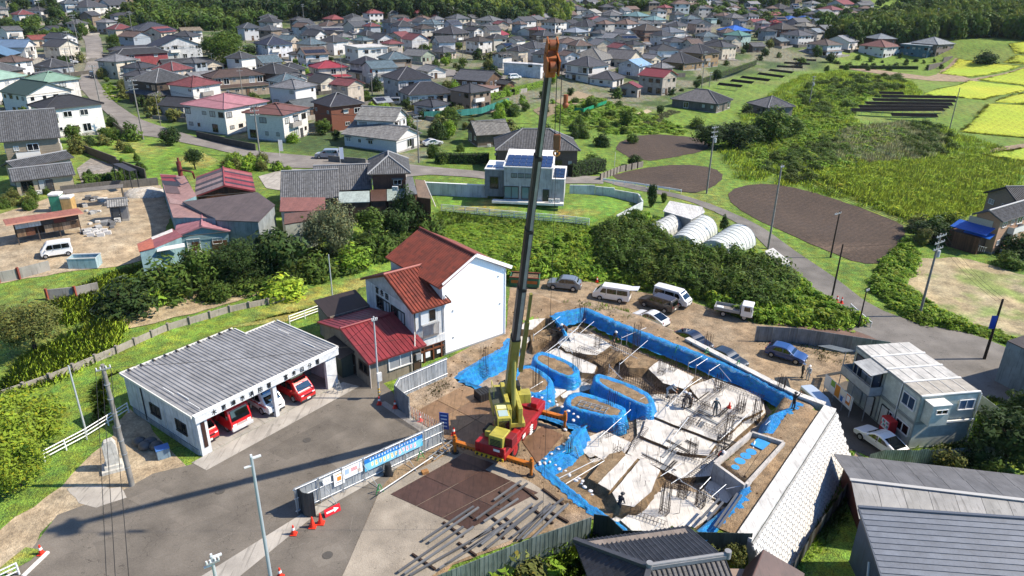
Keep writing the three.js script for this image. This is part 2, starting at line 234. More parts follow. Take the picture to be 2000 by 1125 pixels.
const siteTint=(x,z,y)=>{const n=fbm(x*0.35,z*0.35,4,121),m=sstep(0.5,0.62,fbm(x*0.22+5,z*0.22,4,122));const pit=nearSite(x,z)&&inPoly(x,z,PIT)?1:0,k=0.7+0.6*n,w=Math.max(m*0.5,pit*(0.55+0.5*m));return[k*mix(1,1.25,w),k*mix(1,1.45,w),k*mix(1,1.95,w)];};
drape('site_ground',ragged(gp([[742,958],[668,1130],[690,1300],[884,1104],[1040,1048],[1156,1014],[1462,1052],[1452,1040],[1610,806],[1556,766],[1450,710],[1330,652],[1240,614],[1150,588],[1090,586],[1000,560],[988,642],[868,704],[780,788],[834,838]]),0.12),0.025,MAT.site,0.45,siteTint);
drape('entrance_paving',ragged(gp([[668,1130],[742,958],[880,885],[960,900],[1040,945],[1110,990],[1040,1040],[884,1100],[760,1180]]),0.1),0.045,gm(.36,.33,.285,'asphalt',7),0.8,(x,z)=>gray(0.75+0.5*fbm(x*0.3,z*0.3,4,133)));
drape('dirt_track',ragged(gp([[996,556],[1060,545],[1160,552],[1345,588],[1480,634],[1560,640],[1700,655],[1720,672],[1690,690],[1650,735],[1690,800],[1690,870],[1640,830],[1560,766],[1470,722],[1330,655],[1235,622],[1150,598],[1080,590]]),0.25),0.03,MAT.dirt,0.8);
drape('lower_yard',ragged(gp([[1598,806],[1600,770],[1650,745],[1720,740],[1700,800],[1790,872],[1730,905],[1668,880]]),0.15),0.05,MAT.asphalt,0.8,()=>gray(0.62));
drape('wall_foot_path',ragged(gp([[1672,882],[1700,905],[1660,960],[1590,1040],[1520,1130],[1470,1160],[1500,1100],[1600,985]]),0.2),0.03,MAT.dirt,0.7);
drape('paved_track',gp([[1480,604],[1540,600],[1700,650],[1740,672],[1690,668],[1560,642],[1484,630]]),0.06,gm(.20,.13,.11,'asphalt',8),0.8);
drape('main_road',smoothPoly(gp([[1175,346],[1300,374],[1345,385],[1400,402],[1475,436],[1560,494],[1640,550],[1705,600],[1790,632],[1900,652],[1990,690],[2120,760],[2160,980],[2000,882],[1900,795],[1780,705],[1712,662],[1650,640],[1600,590],[1540,522],[1480,465],[1440,436],[1380,405],[1290,380],[1180,358]]),1),0.07,MAT.road,1.2);
drape('town_road',gp([[270,232],[330,252],[400,274],[520,298],[640,308],[840,326],[960,338],[1180,346],[1178,360],[960,352],[840,342],[790,346],[700,342],[650,330],[560,328],[500,312],[420,292],[300,268],[255,262]]),0.10,MAT.townroad,1.2);
drape('hill_street',smoothPoly(gp([[250,262],[205,218],[146,166],[172,128],[166,78],[150,50],[180,50],[196,70],[206,120],[186,150],[205,180],[240,215],[320,256]]),1),0.16,MAT.townroad,1.6);
drape('town_street',gp([[1020,118],[1165,150],[1200,165],[1190,172],[1010,128]]),0.2,MAT.townroad,2);
drape('town_street',gp([[760,120],[990,150],[985,160],[870,150],[755,130]]),0.2,MAT.townroad,2);
drape('forest_lane',gp([[520,56],[600,62],[760,50],[770,56],[600,70],[520,64]]),0.25,MAT.townroad,2);
drape('gravel_court',gp([[505,345],[560,330],[650,334],[560,375],[545,372],[520,368]]),0.08,MAT.conc,1);
drape('gravel_court',gp([[150,330],[190,300],[255,330],[250,350],[160,360]]),0.06,MAT.gravel,1);
drape('left_yard',ragged(gp([[-80,560],[-60,440],[80,392],[150,372],[315,362],[335,425],[300,505],[230,520],[110,535],[0,555]]),0.4),0.05,MAT.yard,1);
const fieldTint=(x,z)=>{const k=0.78+0.45*fbm(x*0.18,z*0.18,4,141);const d=sstep(0.62,0.72,fbm(x*0.03+z*0.12,z*0.05,3,142));return[k*(1+.7*d),k*(1+.75*d),k*(1+.8*d)];};
drape('ploughed_field',ragged(smoothPoly(gp([[1415,385],[1440,364],[1500,358],[1570,370],[1660,398],[1740,428],[1772,446],[1758,474],[1725,515],[1680,516],[1620,492],[1540,457],[1470,427]]),1),0.2),0.06,MAT.field,1.2,fieldTint);
drape('ploughed_field',ragged(smoothPoly(gp([[1180,346],[1240,330],[1330,320],[1395,328],[1416,346],[1390,368],[1345,380],[1290,364]]),1),0.2),0.06,MAT.field,1.2,fieldTint);
drape('ploughed_field',ragged(smoothPoly(gp([[1190,285],[1260,260],[1370,268],[1395,290],[1340,304],[1245,318]]),1),0.3),0.06,MAT.field,1.2,fieldTint);
drape('bare_lot',ragged(gp([[1788,508],[1880,503],[2010,540],[2140,590],[2140,700],[1990,664],[1890,640],[1800,602],[1768,545]]),0.7),0.05,MAT.lot,1,(x,z)=>{const n=sstep(.5,.68,fbm(x*.25,z*.25,4,151)),k=.8+.4*fbm(x*.8,z*.8,3,152);return[k*mix(1,.55,n),k*mix(1,.85,n),k*mix(1,.4,n)];});
const riceTint=(x,z)=>{const k=0.85+0.3*fbm(x*0.5,z*0.12,3,161),y=fbm(x*0.05,z*0.05,3,162);return[k*(.75+.5*y),k,k];};
const RICE=[[[1832,144],[1872,115],[1995,129],[1890,151]],[[1908,156],[2000,133],[2080,140],[2000,167]],[[1803,185],[1893,158],[2000,169],[2010,175],[1923,195]],[[1877,258],[1931,203],[2050,208],[2060,274]],[[1942,200],[2000,182],[2060,190],[2060,206]],[[1970,86],[2000,82],[2060,90],[2060,106],[1982,105]],[[1960,122],[1985,108],[2060,112],[2060,132]],[[1922,305],[2000,291],[2060,296],[2060,326]]];
for(const r of RICE){const w=gp(r);drape('rice_field',w,(x,z)=>{const e=-distPoly(x,z,w);return 0.12+0.4*sstep(0.02,0.7,e)+0.14*(vnoise(x*1.6,z*1.6,8)-0.5);},MAT.rice,1.3,riceTint);}
drape('field_path',ragged(gp([[1636,128],[1700,134],[1812,150],[1828,146],[1838,138],[1865,114],[1876,116],[1846,142],[1896,154],[2000,131],[2000,136],[1900,160],[1815,158],[1760,152],[1650,134]]),0.3),0.12,MAT.dirt,1.6);
drape('field_path',ragged(gp([[1915,302],[1950,288],[2010,280],[2010,288],[1950,296]]),0.2),0.12,MAT.dirt,1.6);
drape('meadow',ragged(gp([[150,290],[250,268],[330,285],[400,300],[450,325],[330,352],[290,352],[240,330],[170,305]]),0.3),0.07,MAT.meadow,1,(x,z)=>{const d=sstep(.45,.7,fbm(x*.12+2,z*.12,4,171)),k=.8+.4*fbm(x*.7,z*.7,3,172);return[k*mix(.8,1.7,d),k*mix(.95,1.1,d),k*mix(.8,2.4,d)];});
drape('lawn',ragged(gp([[845,372],[950,372],[985,398],[1105,400],[1225,372],[1246,392],[1200,418],[1160,436],[1110,430],[860,408]]),0.3),0.06,MAT.lawn,0.9,(x,z)=>{const d=sstep(.42,.66,fbm(x*.13+7,z*.13,4,181)),k=.8+.4*fbm(x*.8,z*.8,3,182);return[k*mix(.75,1.8,d),k*mix(.95,1.0,d),k*mix(.8,2.2,d)];});
drape('lawn',gp([[165,238],[205,234],[232,248],[180,255]]),0.09,MAT.lawn,0.9,grassTint);
drape('dry_bank',ragged(gp([[235,618],[330,575],[420,548],[490,556],[560,545],[500,580],[400,606],[300,634],[240,645]]),.5),.08,gm(.56,.46,.29,'soil',5,{bk:.08}),.9);
drape('vegetable_plot',ragged(gp([[1082,198],[1128,178],[1162,188],[1112,212]]),.3),.1,gm(.42,.33,.20,'rows',9),1);drape('vegetable_plot',ragged(gp([[1218,232],[1264,214],[1274,218],[1230,236]]),.2),.1,gm(.66,.55,.36,'rows',7),1);drape('vegetable_plot',ragged(gp([[1040,215],[1080,200],[1105,214],[1060,232]]),.3),.1,gm(.30,.24,.14,'rows',9),1);
drape('station_field',ragged(gp([[-120,830],[0,768],[150,712],[300,655],[450,605],[570,572],[690,540],[720,548],[690,590],[560,628],[455,640],[230,732],[238,815],[60,905],[-80,960]]),0.3),0.05,MAT.meadow,0.9,grassTint);
// ROOFS AND HOUSES
const PROFILE={
kawara:{p:0.30,pts:[[0,0],[.12,.045],[.3,.055],[.45,.02],[.7,0]]},corr:{p:0.20,pts:[[0,0],[.25,.035],[.5,.035],[.75,0]]},wave:{p:0.34,pts:[[0,0],[.2,.07],[.4,.07],[.55,0],[.8,0]]},
clad:{p:0.22,pts:[[0,0],[.06,.012],[.3,.012],[.36,0]]},seam:{p:0.45,pts:[[0,0],[.07,.05],[.13,.05],[.2,0],[.6,0]]},batten:{p:0.45,pts:[[0,0],[.06,.06],[.16,.06],[.22,0],[.6,0]]},
};
function roofPlane(o,u,w,W,vmax,kind,vmin=()=>0){
const n=u.clone().cross(w).normalize();if(n.y<0)n.negate();
const us=[],hs=[],pr=PROFILE[kind];
if(pr){for(let k=0;k*pr.p<W;k++)for(const[t,h]of pr.pts){const x=(k+t)*pr.p;if(x<W-1e-4){us.push(x);hs.push(h);}}us.push(W);hs.push(0);}else{const s=Math.max(2,Math.ceil(W/1.5));for(let k=0;k<=s;k++){us.push(W*k/s);hs.push(0);}}
const pos=[],uv=[],idx=[];
us.forEach((x,i)=>{for(const v of[vmin(x),Math.max(vmin(x)+0.002,vmax(x))]){pos.push(o.x+u.x*x+w.x*v+n.x*hs[i],o.y+u.y*x+w.y*v+n.y*hs[i],o.z+u.z*x+w.z*v+n.z*hs[i]);uv.push(x,v);}});
const flip=u.clone().cross(w).y<0;
for(let i=0;i<us.length-1;i++){const a=i*2;if(flip)idx.push(a,a+1,a+2,a+1,a+3,a+2);else idx.push(a,a+2,a+1,a+1,a+2,a+3);}
const g=new THREE.BufferGeometry();g.setAttribute('position',new THREE.Float32BufferAttribute(pos,3));g.setAttribute('uv',new THREE.Float32BufferAttribute(uv,2));g.setIndex(idx);
const f=g.toNonIndexed();f.computeVertexNormals();return f;
}
const SURF={kawara:['kawara',2.4],slate:['slate',3],metal:['grain',4],seam:['grain',4],corr:['stain',5],wave:['stain',5],flat:['stain',6]};
function roofMat(color,surf){const[m,s]=SURF[surf]??SURF.slate;const o={m,s};if(surf==='kawara')Object.assign(o,{b:'kawaraB',bs:2.4,bk:0.09});if(m==='slate')Object.assign(o,{b:'slateB',bs:3,bk:.03});return M(color,surf==='metal'||surf==='seam'?0.55:0.72,o);}
function roofGeo(x0,x1,z0,z1,h,kind,slope,ov,rib,gov=ov){
const pl=[],rg=[],gab=[],th=0.14;
if(kind==='flat'){return{pl:[B(x1-x0+2*ov,0.22,z1-z0+2*ov,(x0+x1)/2,h+0.11,(z0+z1)/2)],rg:[B(x1-x0+2*ov,0.12,0.12,(x0+x1)/2,h+0.26,z1+ov-0.06),B(0.12,0.12,z1-z0+2*ov-.26,x0-ov+0.06,h+0.26,(z0+z1)/2)],gab};}
const X0=x0-ov,X1=x1+ov,Z0=z0-ov,Z1=z1+ov,W=X1-X0,D=Z1-Z0,ey=h-ov*slope,cs=1/Math.hypot(1,slope),k=Math.hypot(1,slope);
const under=(p)=>pl.push(slab(p,th));
if(kind==='hip'){
const half=Math.min(W,D)/2,top=ey+half*slope;
const A=V3(X0,ey,Z1),Bc=V3(X1,ey,Z1),C=V3(X1,ey,Z0),Dd=V3(X0,ey,Z0);
let r1,r2;if(W>=D){r1=V3(X0+half,top,(Z0+Z1)/2);r2=V3(X1-half,top,(Z0+Z1)/2);}else{r1=V3((X0+X1)/2,top,Z1-half);r2=V3((X0+X1)/2,top,Z0+half);}
const f=(L)=>(u)=>Math.min(u,L-u,half)*k;
pl.push(roofPlane(A,V3(1,0,0),V3(0,slope*cs,-cs),W,f(W),rib),roofPlane(C,V3(-1,0,0),V3(0,slope*cs,cs),W,f(W),rib),roofPlane(Bc,V3(0,0,-1),V3(-cs,slope*cs,0),D,f(D),rib),roofPlane(Dd,V3(0,0,1),V3(cs,slope*cs,0),D,f(D),rib));
pl.push(slab([A,Bc,C,Dd].map((p)=>p.clone().add(V3(0,-0.04,0))),0.10));
const up=(p)=>p.clone().add(V3(0,0.06,0));
for(const[a,b]of W>=D?[[A,r1],[Dd,r1],[Bc,r2],[C,r2],[r1,r2]]:[[A,r1],[Bc,r1],[C,r2],[Dd,r2],[r1,r2]])if(a.distanceTo(b)>0.1)rg.push(bar(up(a),up(b),0.13,6));
return{pl,rg,gab,top};
}
if(kind==='shed'){
const top=h+(z1-z0+2*ov)*slope-ov*slope,L=D*k;pl.push(roofPlane(V3(X0,ey,Z1),V3(1,0,0),V3(0,slope*cs,-cs),W,()=>L,rib));under([V3(X0,ey,Z1),V3(X1,ey,Z1),V3(X1,top,Z0),V3(X0,top,Z0)].map((p)=>p.add(V3(0,-.03,0))));
gab.push(polyG([V3(x0,h,z1),V3(x0,h,z0),V3(x0,h+(z1-z0)*slope,z0)].reverse()),polyG([V3(x1,h,z1),V3(x1,h,z0),V3(x1,h+(z1-z0)*slope,z0)]),polyG([V3(x0,h,z0),V3(x0,h+(z1-z0)*slope,z0),V3(x1,h+(z1-z0)*slope,z0),V3(x1,h,z0)]));return{pl,rg,gab,top};
}
const alongX=kind==='gx';
if(alongX){
const zc=(Z0+Z1)/2,half=D/2,top=ey+half*slope,L=half*k,G0=x0-gov,G1=x1+gov,GW=G1-G0;
pl.push(roofPlane(V3(G0,ey,Z1),V3(1,0,0),V3(0,slope*cs,-cs),GW,()=>L,rib),roofPlane(V3(G1,ey,Z0),V3(-1,0,0),V3(0,slope*cs,cs),GW,()=>L,rib));
const d=(p)=>p.add(V3(0,-0.03,0));
under([V3(G0,ey,Z1),V3(G1,ey,Z1),V3(G1,top,zc),V3(G0,top,zc)].map(d));under([V3(G1,ey,Z0),V3(G0,ey,Z0),V3(G0,top,zc),V3(G1,top,zc)].map(d));
rg.push(bar(V3(G0,top+.06,zc),V3(G1,top+.06,zc),0.13,6));
for(const x of[x0,x1])gab.push(polyG(x===x0?[V3(x,h,z0),V3(x,h,z1),V3(x,h+(z1-z0)/2*slope,(z0+z1)/2)]:[V3(x,h,z1),V3(x,h,z0),V3(x,h+(z1-z0)/2*slope,(z0+z1)/2)]));
return{pl,rg,gab,top};
}
const xc=(X0+X1)/2,half=W/2,top=ey+half*slope,L=half*k,G0=z0-gov,G1=z1+gov,GD=G1-G0;
pl.push(roofPlane(V3(X1,ey,G1),V3(0,0,-1),V3(-cs,slope*cs,0),GD,()=>L,rib),roofPlane(V3(X0,ey,G0),V3(0,0,1),V3(cs,slope*cs,0),GD,()=>L,rib));
const d=(p)=>p.add(V3(0,-0.03,0));
under([V3(X1,ey,G1),V3(X1,ey,G0),V3(xc,top,G0),V3(xc,top,G1)].map(d));under([V3(X0,ey,G0),V3(X0,ey,G1),V3(xc,top,G1),V3(xc,top,G0)].map(d));
rg.push(bar(V3(xc,top+.06,G0),V3(xc,top+.06,G1),0.13,6));
for(const z of[z0,z1])gab.push(polyG(z===z1?[V3(x0,h,z),V3(x1,h,z),V3(xc,h+(x1-x0)/2*slope,z)]:[V3(x1,h,z),V3(x0,h,z),V3(xc,h+(x1-x0)/2*slope,z)]));
return{pl,rg,gab,top};
}
const WIN_FRAME=metricUV(merge([B(1,.06,.1,0,.47,0),B(1,.07,.14,0,-.465,0.02),B(.045,.87,.1,-.4775,0.005,0),B(.045,.87,.1,.4775,0.005,0),B(.04,.87,.07,0,0.005,0)])),WIN_PANE=metricUV(B(.93,.88,.03,0,0,-0.02));
const AC_BODY=metricUV(merge([B(.8,.58,.3,0,.29,0),B(.1,.1,.28,-.3,-.04,0),B(.1,.1,.28,.3,-.04,0)])),AC_FAN=(()=>{const g=new THREE.TorusGeometry(.2,.03,5,14);g.translate(-.1,.29,.15);return g;})();
const FR_DARK=M('#2b2a29',0.5),FR_WHITE=M('#d9dad8',0.5),FR_BRONZE=M('#4b3f36',0.5),PANES=[GLASS,GLASS,M('#242a30',0.12),CURTAIN,M('#a4a8a6',0.3)];
function win(parent,x,y,z,w,h,face,frame,pane,name='window'){
const f=shadow(new THREE.Mesh(WIN_FRAME,frame));f.name=name;f.position.set(x,y,z);f.rotation.y=[0,-Math.PI/2,Math.PI/2,Math.PI][face];f.scale.set(w,h,1);
const p=shadow(new THREE.Mesh(WIN_PANE,pane));p.name='pane';f.add(p);parent.add(f);return f;
}
const DOOR_G=metricUV(merge([B(.86,1.95,.06,0,.975,0)])),DOORF_G=metricUV(merge([B(1.0,.07,.12,0,2.0,0),B(.07,1.97,.12,-.47,.985,0),B(.07,1.97,.12,.47,.985,0)])),KNOB_G=new THREE.SphereGeometry(.05,8,6);
function door(parent,x,y,z,face,col,w=1){const d=shadow(new THREE.Mesh(DOOR_G,M(col,0.5)));d.name='door';d.position.set(x,y,z);d.rotation.y=[0,-Math.PI/2,Math.PI/2,Math.PI][face];d.scale.x=w;const f=shadow(new THREE.Mesh(DOORF_G,FR_DARK));f.name='frame';d.add(f);const k=shadow(new THREE.Mesh(KNOB_G,STEEL));k.name='handle';k.position.set(.32,1,.07);d.add(k);parent.add(d);return d;}
function acUnit(parent,x,y,z,face){const b=shadow(new THREE.Mesh(AC_BODY,M('#cfcfca',0.5)));b.name='air_conditioner';b.position.set(x,y,z);b.rotation.y=[0,-Math.PI/2,Math.PI/2,Math.PI][face];const f=shadow(new THREE.Mesh(AC_FAN,DARK));f.name='fan_grille';b.add(f);parent.add(b);}
function fillWindows(t,r,x0,x1,z0,z1,yb,floors,frame,dens,faces=[0,1,2,3]){
for(let f=0;f<floors;f++)for(const face of faces){
const len=face===0||face===3?x1-x0:z1-z0,n=Math.floor(len/2.35);
for(let k=0;k<n;k++){
if(r()>dens)continue;const c=(k+0.5+(r()-0.5)*0.25)*len/n,big=r()<0.42,w=big?1.55+.15*r():r()<.5?.75:1.2,hh=big&&f===0?1.75:big?1.2:.8,y=yb+f*2.75+(big&&f===0?1.25:1.55),pane=PANES[Math.floor(r()*PANES.length)];
const off=0.035;if(face===0)win(t,x0+c,y,z1+off,w,hh,0,frame,pane);else if(face===3)win(t,x0+c,y,z0-off,w,hh,3,frame,pane);else if(face===1)win(t,x0-off,y,z0+c,w,hh,1,frame,pane);else win(t,x1+off,y,z0+c,w,hh,2,frame,pane);
if(r()<.35&&w>1&&f===floors-1){const hood=part('window_hood',B(w+.5,.05,.5,0,0,.25,0,.25),M('#6d6a66',.7),t);const q=[[x0+c,y+hh/2+.2,z1],[x0,y+hh/2+.2,z0+c],[x1,y+hh/2+.2,z0+c],[x0+c,y+hh/2+.2,z0]][face];hood.position.set(...q);hood.rotation.y=[0,-Math.PI/2,Math.PI/2,Math.PI][face];}
}
}
}
const hueWord=(c)=>{const q={};new THREE.Color(c).getHSL(q,THREE.SRGBColorSpace);const{h,s,l}=q;const H=h*360;if(s<0.14)return l>.8?'white':l>.62?'pale grey':l>.38?'grey':'charcoal';const d=l>.68?'pale ':l<.32?'dark ':'';if(H<15||H>335)return d+(l>.55?'pink':'red');if(H<45)return l>.72?'cream':l>.5?'tan':d+'brown';if(H<70)return'cream';if(H<165)return d+'green';if(H<200)return d+'teal';return d+'blue';};
let hSeed=100;
const HOUSES=[];
function eaveFrame(L,F,Rr,eH){
const f=G(F[0],F[1],eH),hg=f.y-eH,dist=f.distanceTo(camera.position);
if(dist>150){
const k=FPX*Math.cos(Math.atan2(F[0]-1000,FPX))/Math.hypot(f.x,f.z),lp=Math.max(2,F[0]-L[0]),rp=Math.max(2,Rr[0]-F[0]),a=clamp(Math.atan2(lp,rp),0.32,1.2);
return{f,yaw:a-Math.atan2(F[0]-1000,FPX),R:clamp(rp/Math.cos(a)/k,3.5,17),L:clamp(lp/Math.sin(a)/k,3.5,15),hg};
}
const l=P(L[0],L[1],hg+eH),r=P(Rr[0],Rr[1],hg+eH),yR=yawOf(f,r),yL=yawOf(l,f)+Math.PI/2;
const wr=f.distanceTo(r),wl=f.distanceTo(l);let d=yL-yR;while(d>Math.PI)d-=2*Math.PI;while(d<-Math.PI)d+=2*Math.PI;
return{f,yaw:yR+d*wl/(wl+wr),R:clamp(wr,2.5,26),L:clamp(wl,2.5,16),hg};
}
function house(L,F,Rr,eH,kind,wall,roof,o={}){
const e=eaveFrame(L,F,Rr,eH),r=rng(hSeed++),ov=o.ov??0.5,floors=eH>4.4?2:1;
const R=clamp(e.R-2*ov,2,24),D=clamp(e.L-2*ov,2,22),surf=o.surf??(r()<.5?'kawara':'slate'),slope=o.slope??(surf==='kawara'?.5:.4),rib=o.rib;
const ux=Math.cos(e.yaw),uz=-Math.sin(e.yaw);
const px=e.f.x+(ux-uz*-1*0)*ov-Math.sin(e.yaw)*ov,pz=e.f.z+uz*ov-Math.cos(e.yaw)*ov;
const ww=hueWord(wall),rw=hueWord(roof),st=floors>1?'two-storey':'single-storey',kn={hip:'hip',gx:'gable',gz:'gable',flat:'flat',shed:'sloping'}[kind];
const label=o.label??`${ww}-walled ${st} ${o.what ?? 'house'} with ${rw} ${surf === 'kawara' ? 'tiled ' : surf === 'seam' || surf === 'metal' ? 'metal ' : ''}${kn} roof ${o.place ?? 'in the town'}`;
const t=thing(o.name??'house',label,o.cat??'house',V3(px,e.hg,pz),e.yaw,o.label?undefined:`${ww} houses with ${rw} ${kn} roofs ${o.place ?? 'in the town'}`);
const sd=o.siding??(r()<.4?'siding':'stain'),ss=o.siding?3:r()<.5?3:4.5,wm=M(wall,0.88,sd==='siding'?{m:sd,s:ss,b:'sidingB',bs:ss,bk:.02}:{m:sd,s:ss}),rm=roofMat(roof,surf),frame=o.frame??(r()<.4?FR_WHITE:r()<.6?FR_BRONZE:FR_DARK);
const s=o.skirt??0,box=[];
const rf=roofGeo(0,R,-D,0,eH,kind,slope,ov,rib);
box.push(B(R,eH+1.2,D,R/2,eH/2-0.6,-D/2),...rf.gab);
part('wall',box,wm,t);
const ro=part('roof',rf.pl,rm,t,true);if(kind==='flat')metricUV(ro.geometry);
if(rf.rg.length)part(kind==='flat'?'parapet':'ridge',rf.rg,surf==='kawara'?M(o.ridge??'#77797c',.7,{m:'grain'}):rm,ro);
part('foundation',B(R+.08,1.5,D+.08,R/2,-.45,-D/2),CONC,t);
if(s&&floors>1){
const a=roofGeo(-s,R+s,-D,s,2.9,'hip',.4,.5,rib);
part('ground_floor',B(R+2*s,4,D+s,R/2,.9,-D/2+s/2),wm,t);
const lr=part('lower_roof',a.pl.slice(0,4),rm,t,true);part('ridge',a.rg.slice(0,4),M(o.ridge??'#77797c',.7,{m:'grain'}),lr);part('eave_soffit',a.pl.slice(4),wm,lr);
fillWindows(t,r,-s,R+s,-D,s,.1,1,frame,.75,[0,1,2]);fillWindows(t,r,0,R,-D,0,3.0,1,frame,.75,[0,1,2]);
}else fillWindows(t,r,0,R,-D,0,.15,floors,frame,o.dens??.72,o.faces??[0,1,2]);
if(kind!=='flat')part('gutter',[bar(V3(-ov,eH-ov*slope-.06,ov+.05),V3(R+ov,eH-ov*slope-.06,ov+.05),.05,5)],M('#4a4644',.6),t);
if(o.door!==0)door(t,R*(.3+.4*r()),0,s+.04,0,r()<.5?'#5b4636':'#3d3f42');
if(r()<.5)acUnit(t,R*(.15+.7*r()),.1,s+.5,0);
if(floors>1&&r()<.4&&R>5){
const bw=Math.min(3.4,R*.5),bx=R*(.25+.2*r())+.2,bal=part('balcony',[B(bw,.12,.9,bx,2.9,.45+(s||0)),B(bw,.9,.06,bx,3.4,.87+(s||0)),B(.06,.9,.84,bx-bw/2+.03,3.4,.43+(s||0)),B(.06,.9,.84,bx+bw/2-.03,3.4,.43+(s||0))],M(r()<.5?'#d4d2cc':'#8f8a84',.7),t);part('handrail',[B(bw+.06,.05,.1,bx,3.88,.87+(s||0))],STEEL,bal);
}
if(o.solar??(kind==='gx'&&!o.label&&r()<.2)){const nx=Math.floor(R/1.3),g=[];const cs=1/Math.hypot(1,slope);for(let i=0;i<nx;i++)for(let j=0;j<2;j++)g.push([i,j]);for(const[i,j]of g){const p=part('solar_panel',B(1.22,.05,1.02),M('#1b2740',.2,{metalness:.3}),ro);const v=.9+j*1.1;p.position.set(.4+i*1.3+.3,eH+v*slope*cs+.12,-v*cs);p.rotation.x=Math.atan(slope);}}
if(!o.label||o.lot){if(r()<.8){const pd=1.6+2*r(),c=Math.cos(e.yaw),n=Math.sin(e.yaw),cn=[[-pd,pd],[R+pd,pd],[R+pd,-D-pd],[-pd,-D-pd]].map(([x,z])=>[px+x*c+z*n,pz-x*n+z*c]);drape('house_lot',cn,.07+(hSeed%9)*.012,r()<.5?MAT.gravel:r()<.5?MAT.conc:MAT.yard,3);if(r()<.6&&!o.far2){const wh=.9+r()*.5,m=M(['#8d8a84','#77746e','#a9a49a','#5d5a55'][hSeed%4],.95,{m:'stain',s:3});part('boundary_wall',[B(R+2*pd,wh+.8,.16,R/2,wh/2-.4,pd),B(.16,wh+.8,D+pd-.1,-pd+.08,wh/2-.4,-D/2+pd/2-.1)],m,t);}}if(r()<.45){const ax=R*(.3+.4*r()),az=-D*(.3+.3*r()),ay=eH+Math.min(ax,-az)*slope*.6;part('tv_aerial',[bar(V3(ax,ay,az),V3(ax,ay+2.6,az),.025,4),bar(V3(ax-.6,ay+2.5,az),V3(ax+.6,ay+2.5,az),.02,4),...[-.5,-.25,0,.25,.5].map((q)=>B(.02,.02,.7,ax+q,ay+2.5,az))],STEEL,t);}}
HOUSES.push([px,pz,e.yaw,R,D,s]);
t.userData.dims=undefined;delete t.userData.dims;t.ex={R,D,eH,e,rm,wm,frame,top:rf.top};
return t;
}
const insideHouse=(x,z,pad=.6)=>HOUSES.some(([hx,hz,a,R,D,s])=>{const dx=x-hx,dz=z-hz,lx=dx*Math.cos(a)-dz*Math.sin(a),lz=dx*Math.sin(a)+dz*Math.cos(a);return lx>-pad-s&&lx<R+pad+s&&lz<pad+s&&lz>-D-pad;});
// TOWN
const W_='#dedcd6',CR='#cfc5b2',GR='#a9a9a6',KD='#34373e',KG='#5c5f63',KL='#83858a';
function town(ox,oy,rows,place){for(const[n,eH,kind,wall,roof,o]of rows){const q=n.map((v,i)=>v/4+(i%2?oy:ox));house([q[0],q[1]],[q[2],q[3]],[q[4],q[5]],eH,kind,wall,roof,{place,...o});}}
const K={surf:'kawara'},KR={surf:'kawara',rib:'kawara'},S={surf:'slate'},ME={surf:'metal'};
town(0,0,[
[[268,806,345,852,640,808],6,'hip','#e9e7e2','#30333a',{surf:'slate',label:'white two-storey house with brown brick trim and charcoal hip roof beside the sloping street',frame:FR_WHITE}],
[[75,690,190,740,425,712],5.6,'gz',W_,'#2b463f',ME],[[232,615,335,642,518,606],5.6,'hip',W_,'#7c9d8b',ME],[[-190,590,-40,624,108,612],5.6,'hip',W_,'#8fae9f',ME],
[[-160,420,60,434,130,400],5.5,'gx','#4a4a4c','#587a98',ME],[[-80,322,196,366,255,342],5.6,'gz',W_,'#5f7894',{surf:'metal',solar:0}],[[212,300,245,308,332,276],3,'gx',CR,'#8d4a44',S],
[[585,35,680,52,792,40],5.8,'hip',W_,'#4b4d55',K],[[862,100,885,120,1052,112],5.8,'hip','#b9bec4','#3a3c46',S],[[985,225,1075,240,1358,232],5,'hip','#b7ae9c','#3d4452',S],[[1392,212,1420,240,1545,235],5,'gx',W_,'#867a68',S],
[[1165,322,1222,365,1504,350],5.2,'gz','#c9cbcd','#2c3448',{surf:'slate',label:'broad white gabled house with navy roof behind the red-walled house'}],
[[880,395,915,425,1258,405],5.6,'hip','#96484c',KD,{surf:'kawara',label:'red-walled two-storey house with dark tiled hip roof beside the sloping street',frame:FR_WHITE}],
[[1240,470,1265,492,1582,480],2.9,'gx','#96484c',KD,{surf:'kawara',label:'low red-walled wing with dark tiled roof beside the big broadleaf tree'}],[[845,345,870,390,1112,350],3,'hip',CR,'#3b3f4a',S],
[[1065,600,1215,642,1432,620],6,'hip','#4c4238',KG,{surf:'kawara',rib:'kawara',skirt:1.5,label:'dark timber two-storey house with grey tiled roofs at the road junction',ridge:'#8a8c8e'}],
[[1590,580,1650,606,1990,582],5.6,'hip','#ab9c8b','#54433e',{surf:'slate',skirt:1,label:'beige two-storey house with brown hip roof below the big broadleaf tree'}],
[[1475,803,1748,850,2060,785],6,'hip','#e4e2dd','#ab7880',{surf:'metal',slope:.3,label:'white two-storey house with faded pink hip roof beside the town road'}],
[[1855,200,1900,216,2012,210],5.6,'hip','#c9ccd0','#474f5a',K],[[470,12,500,24,572,18],5.4,'hip','#b8c4cc','#55606a',K],[[790,18,850,38,962,24],5.4,'gx',W_,'#4a4e56',K],
[[10,215,40,236,120,220],5.2,'gx',W_,KG,S],[[-90,60,-40,70,20,62],5.2,'hip',GR,KG,K],
],'by the sloping street');
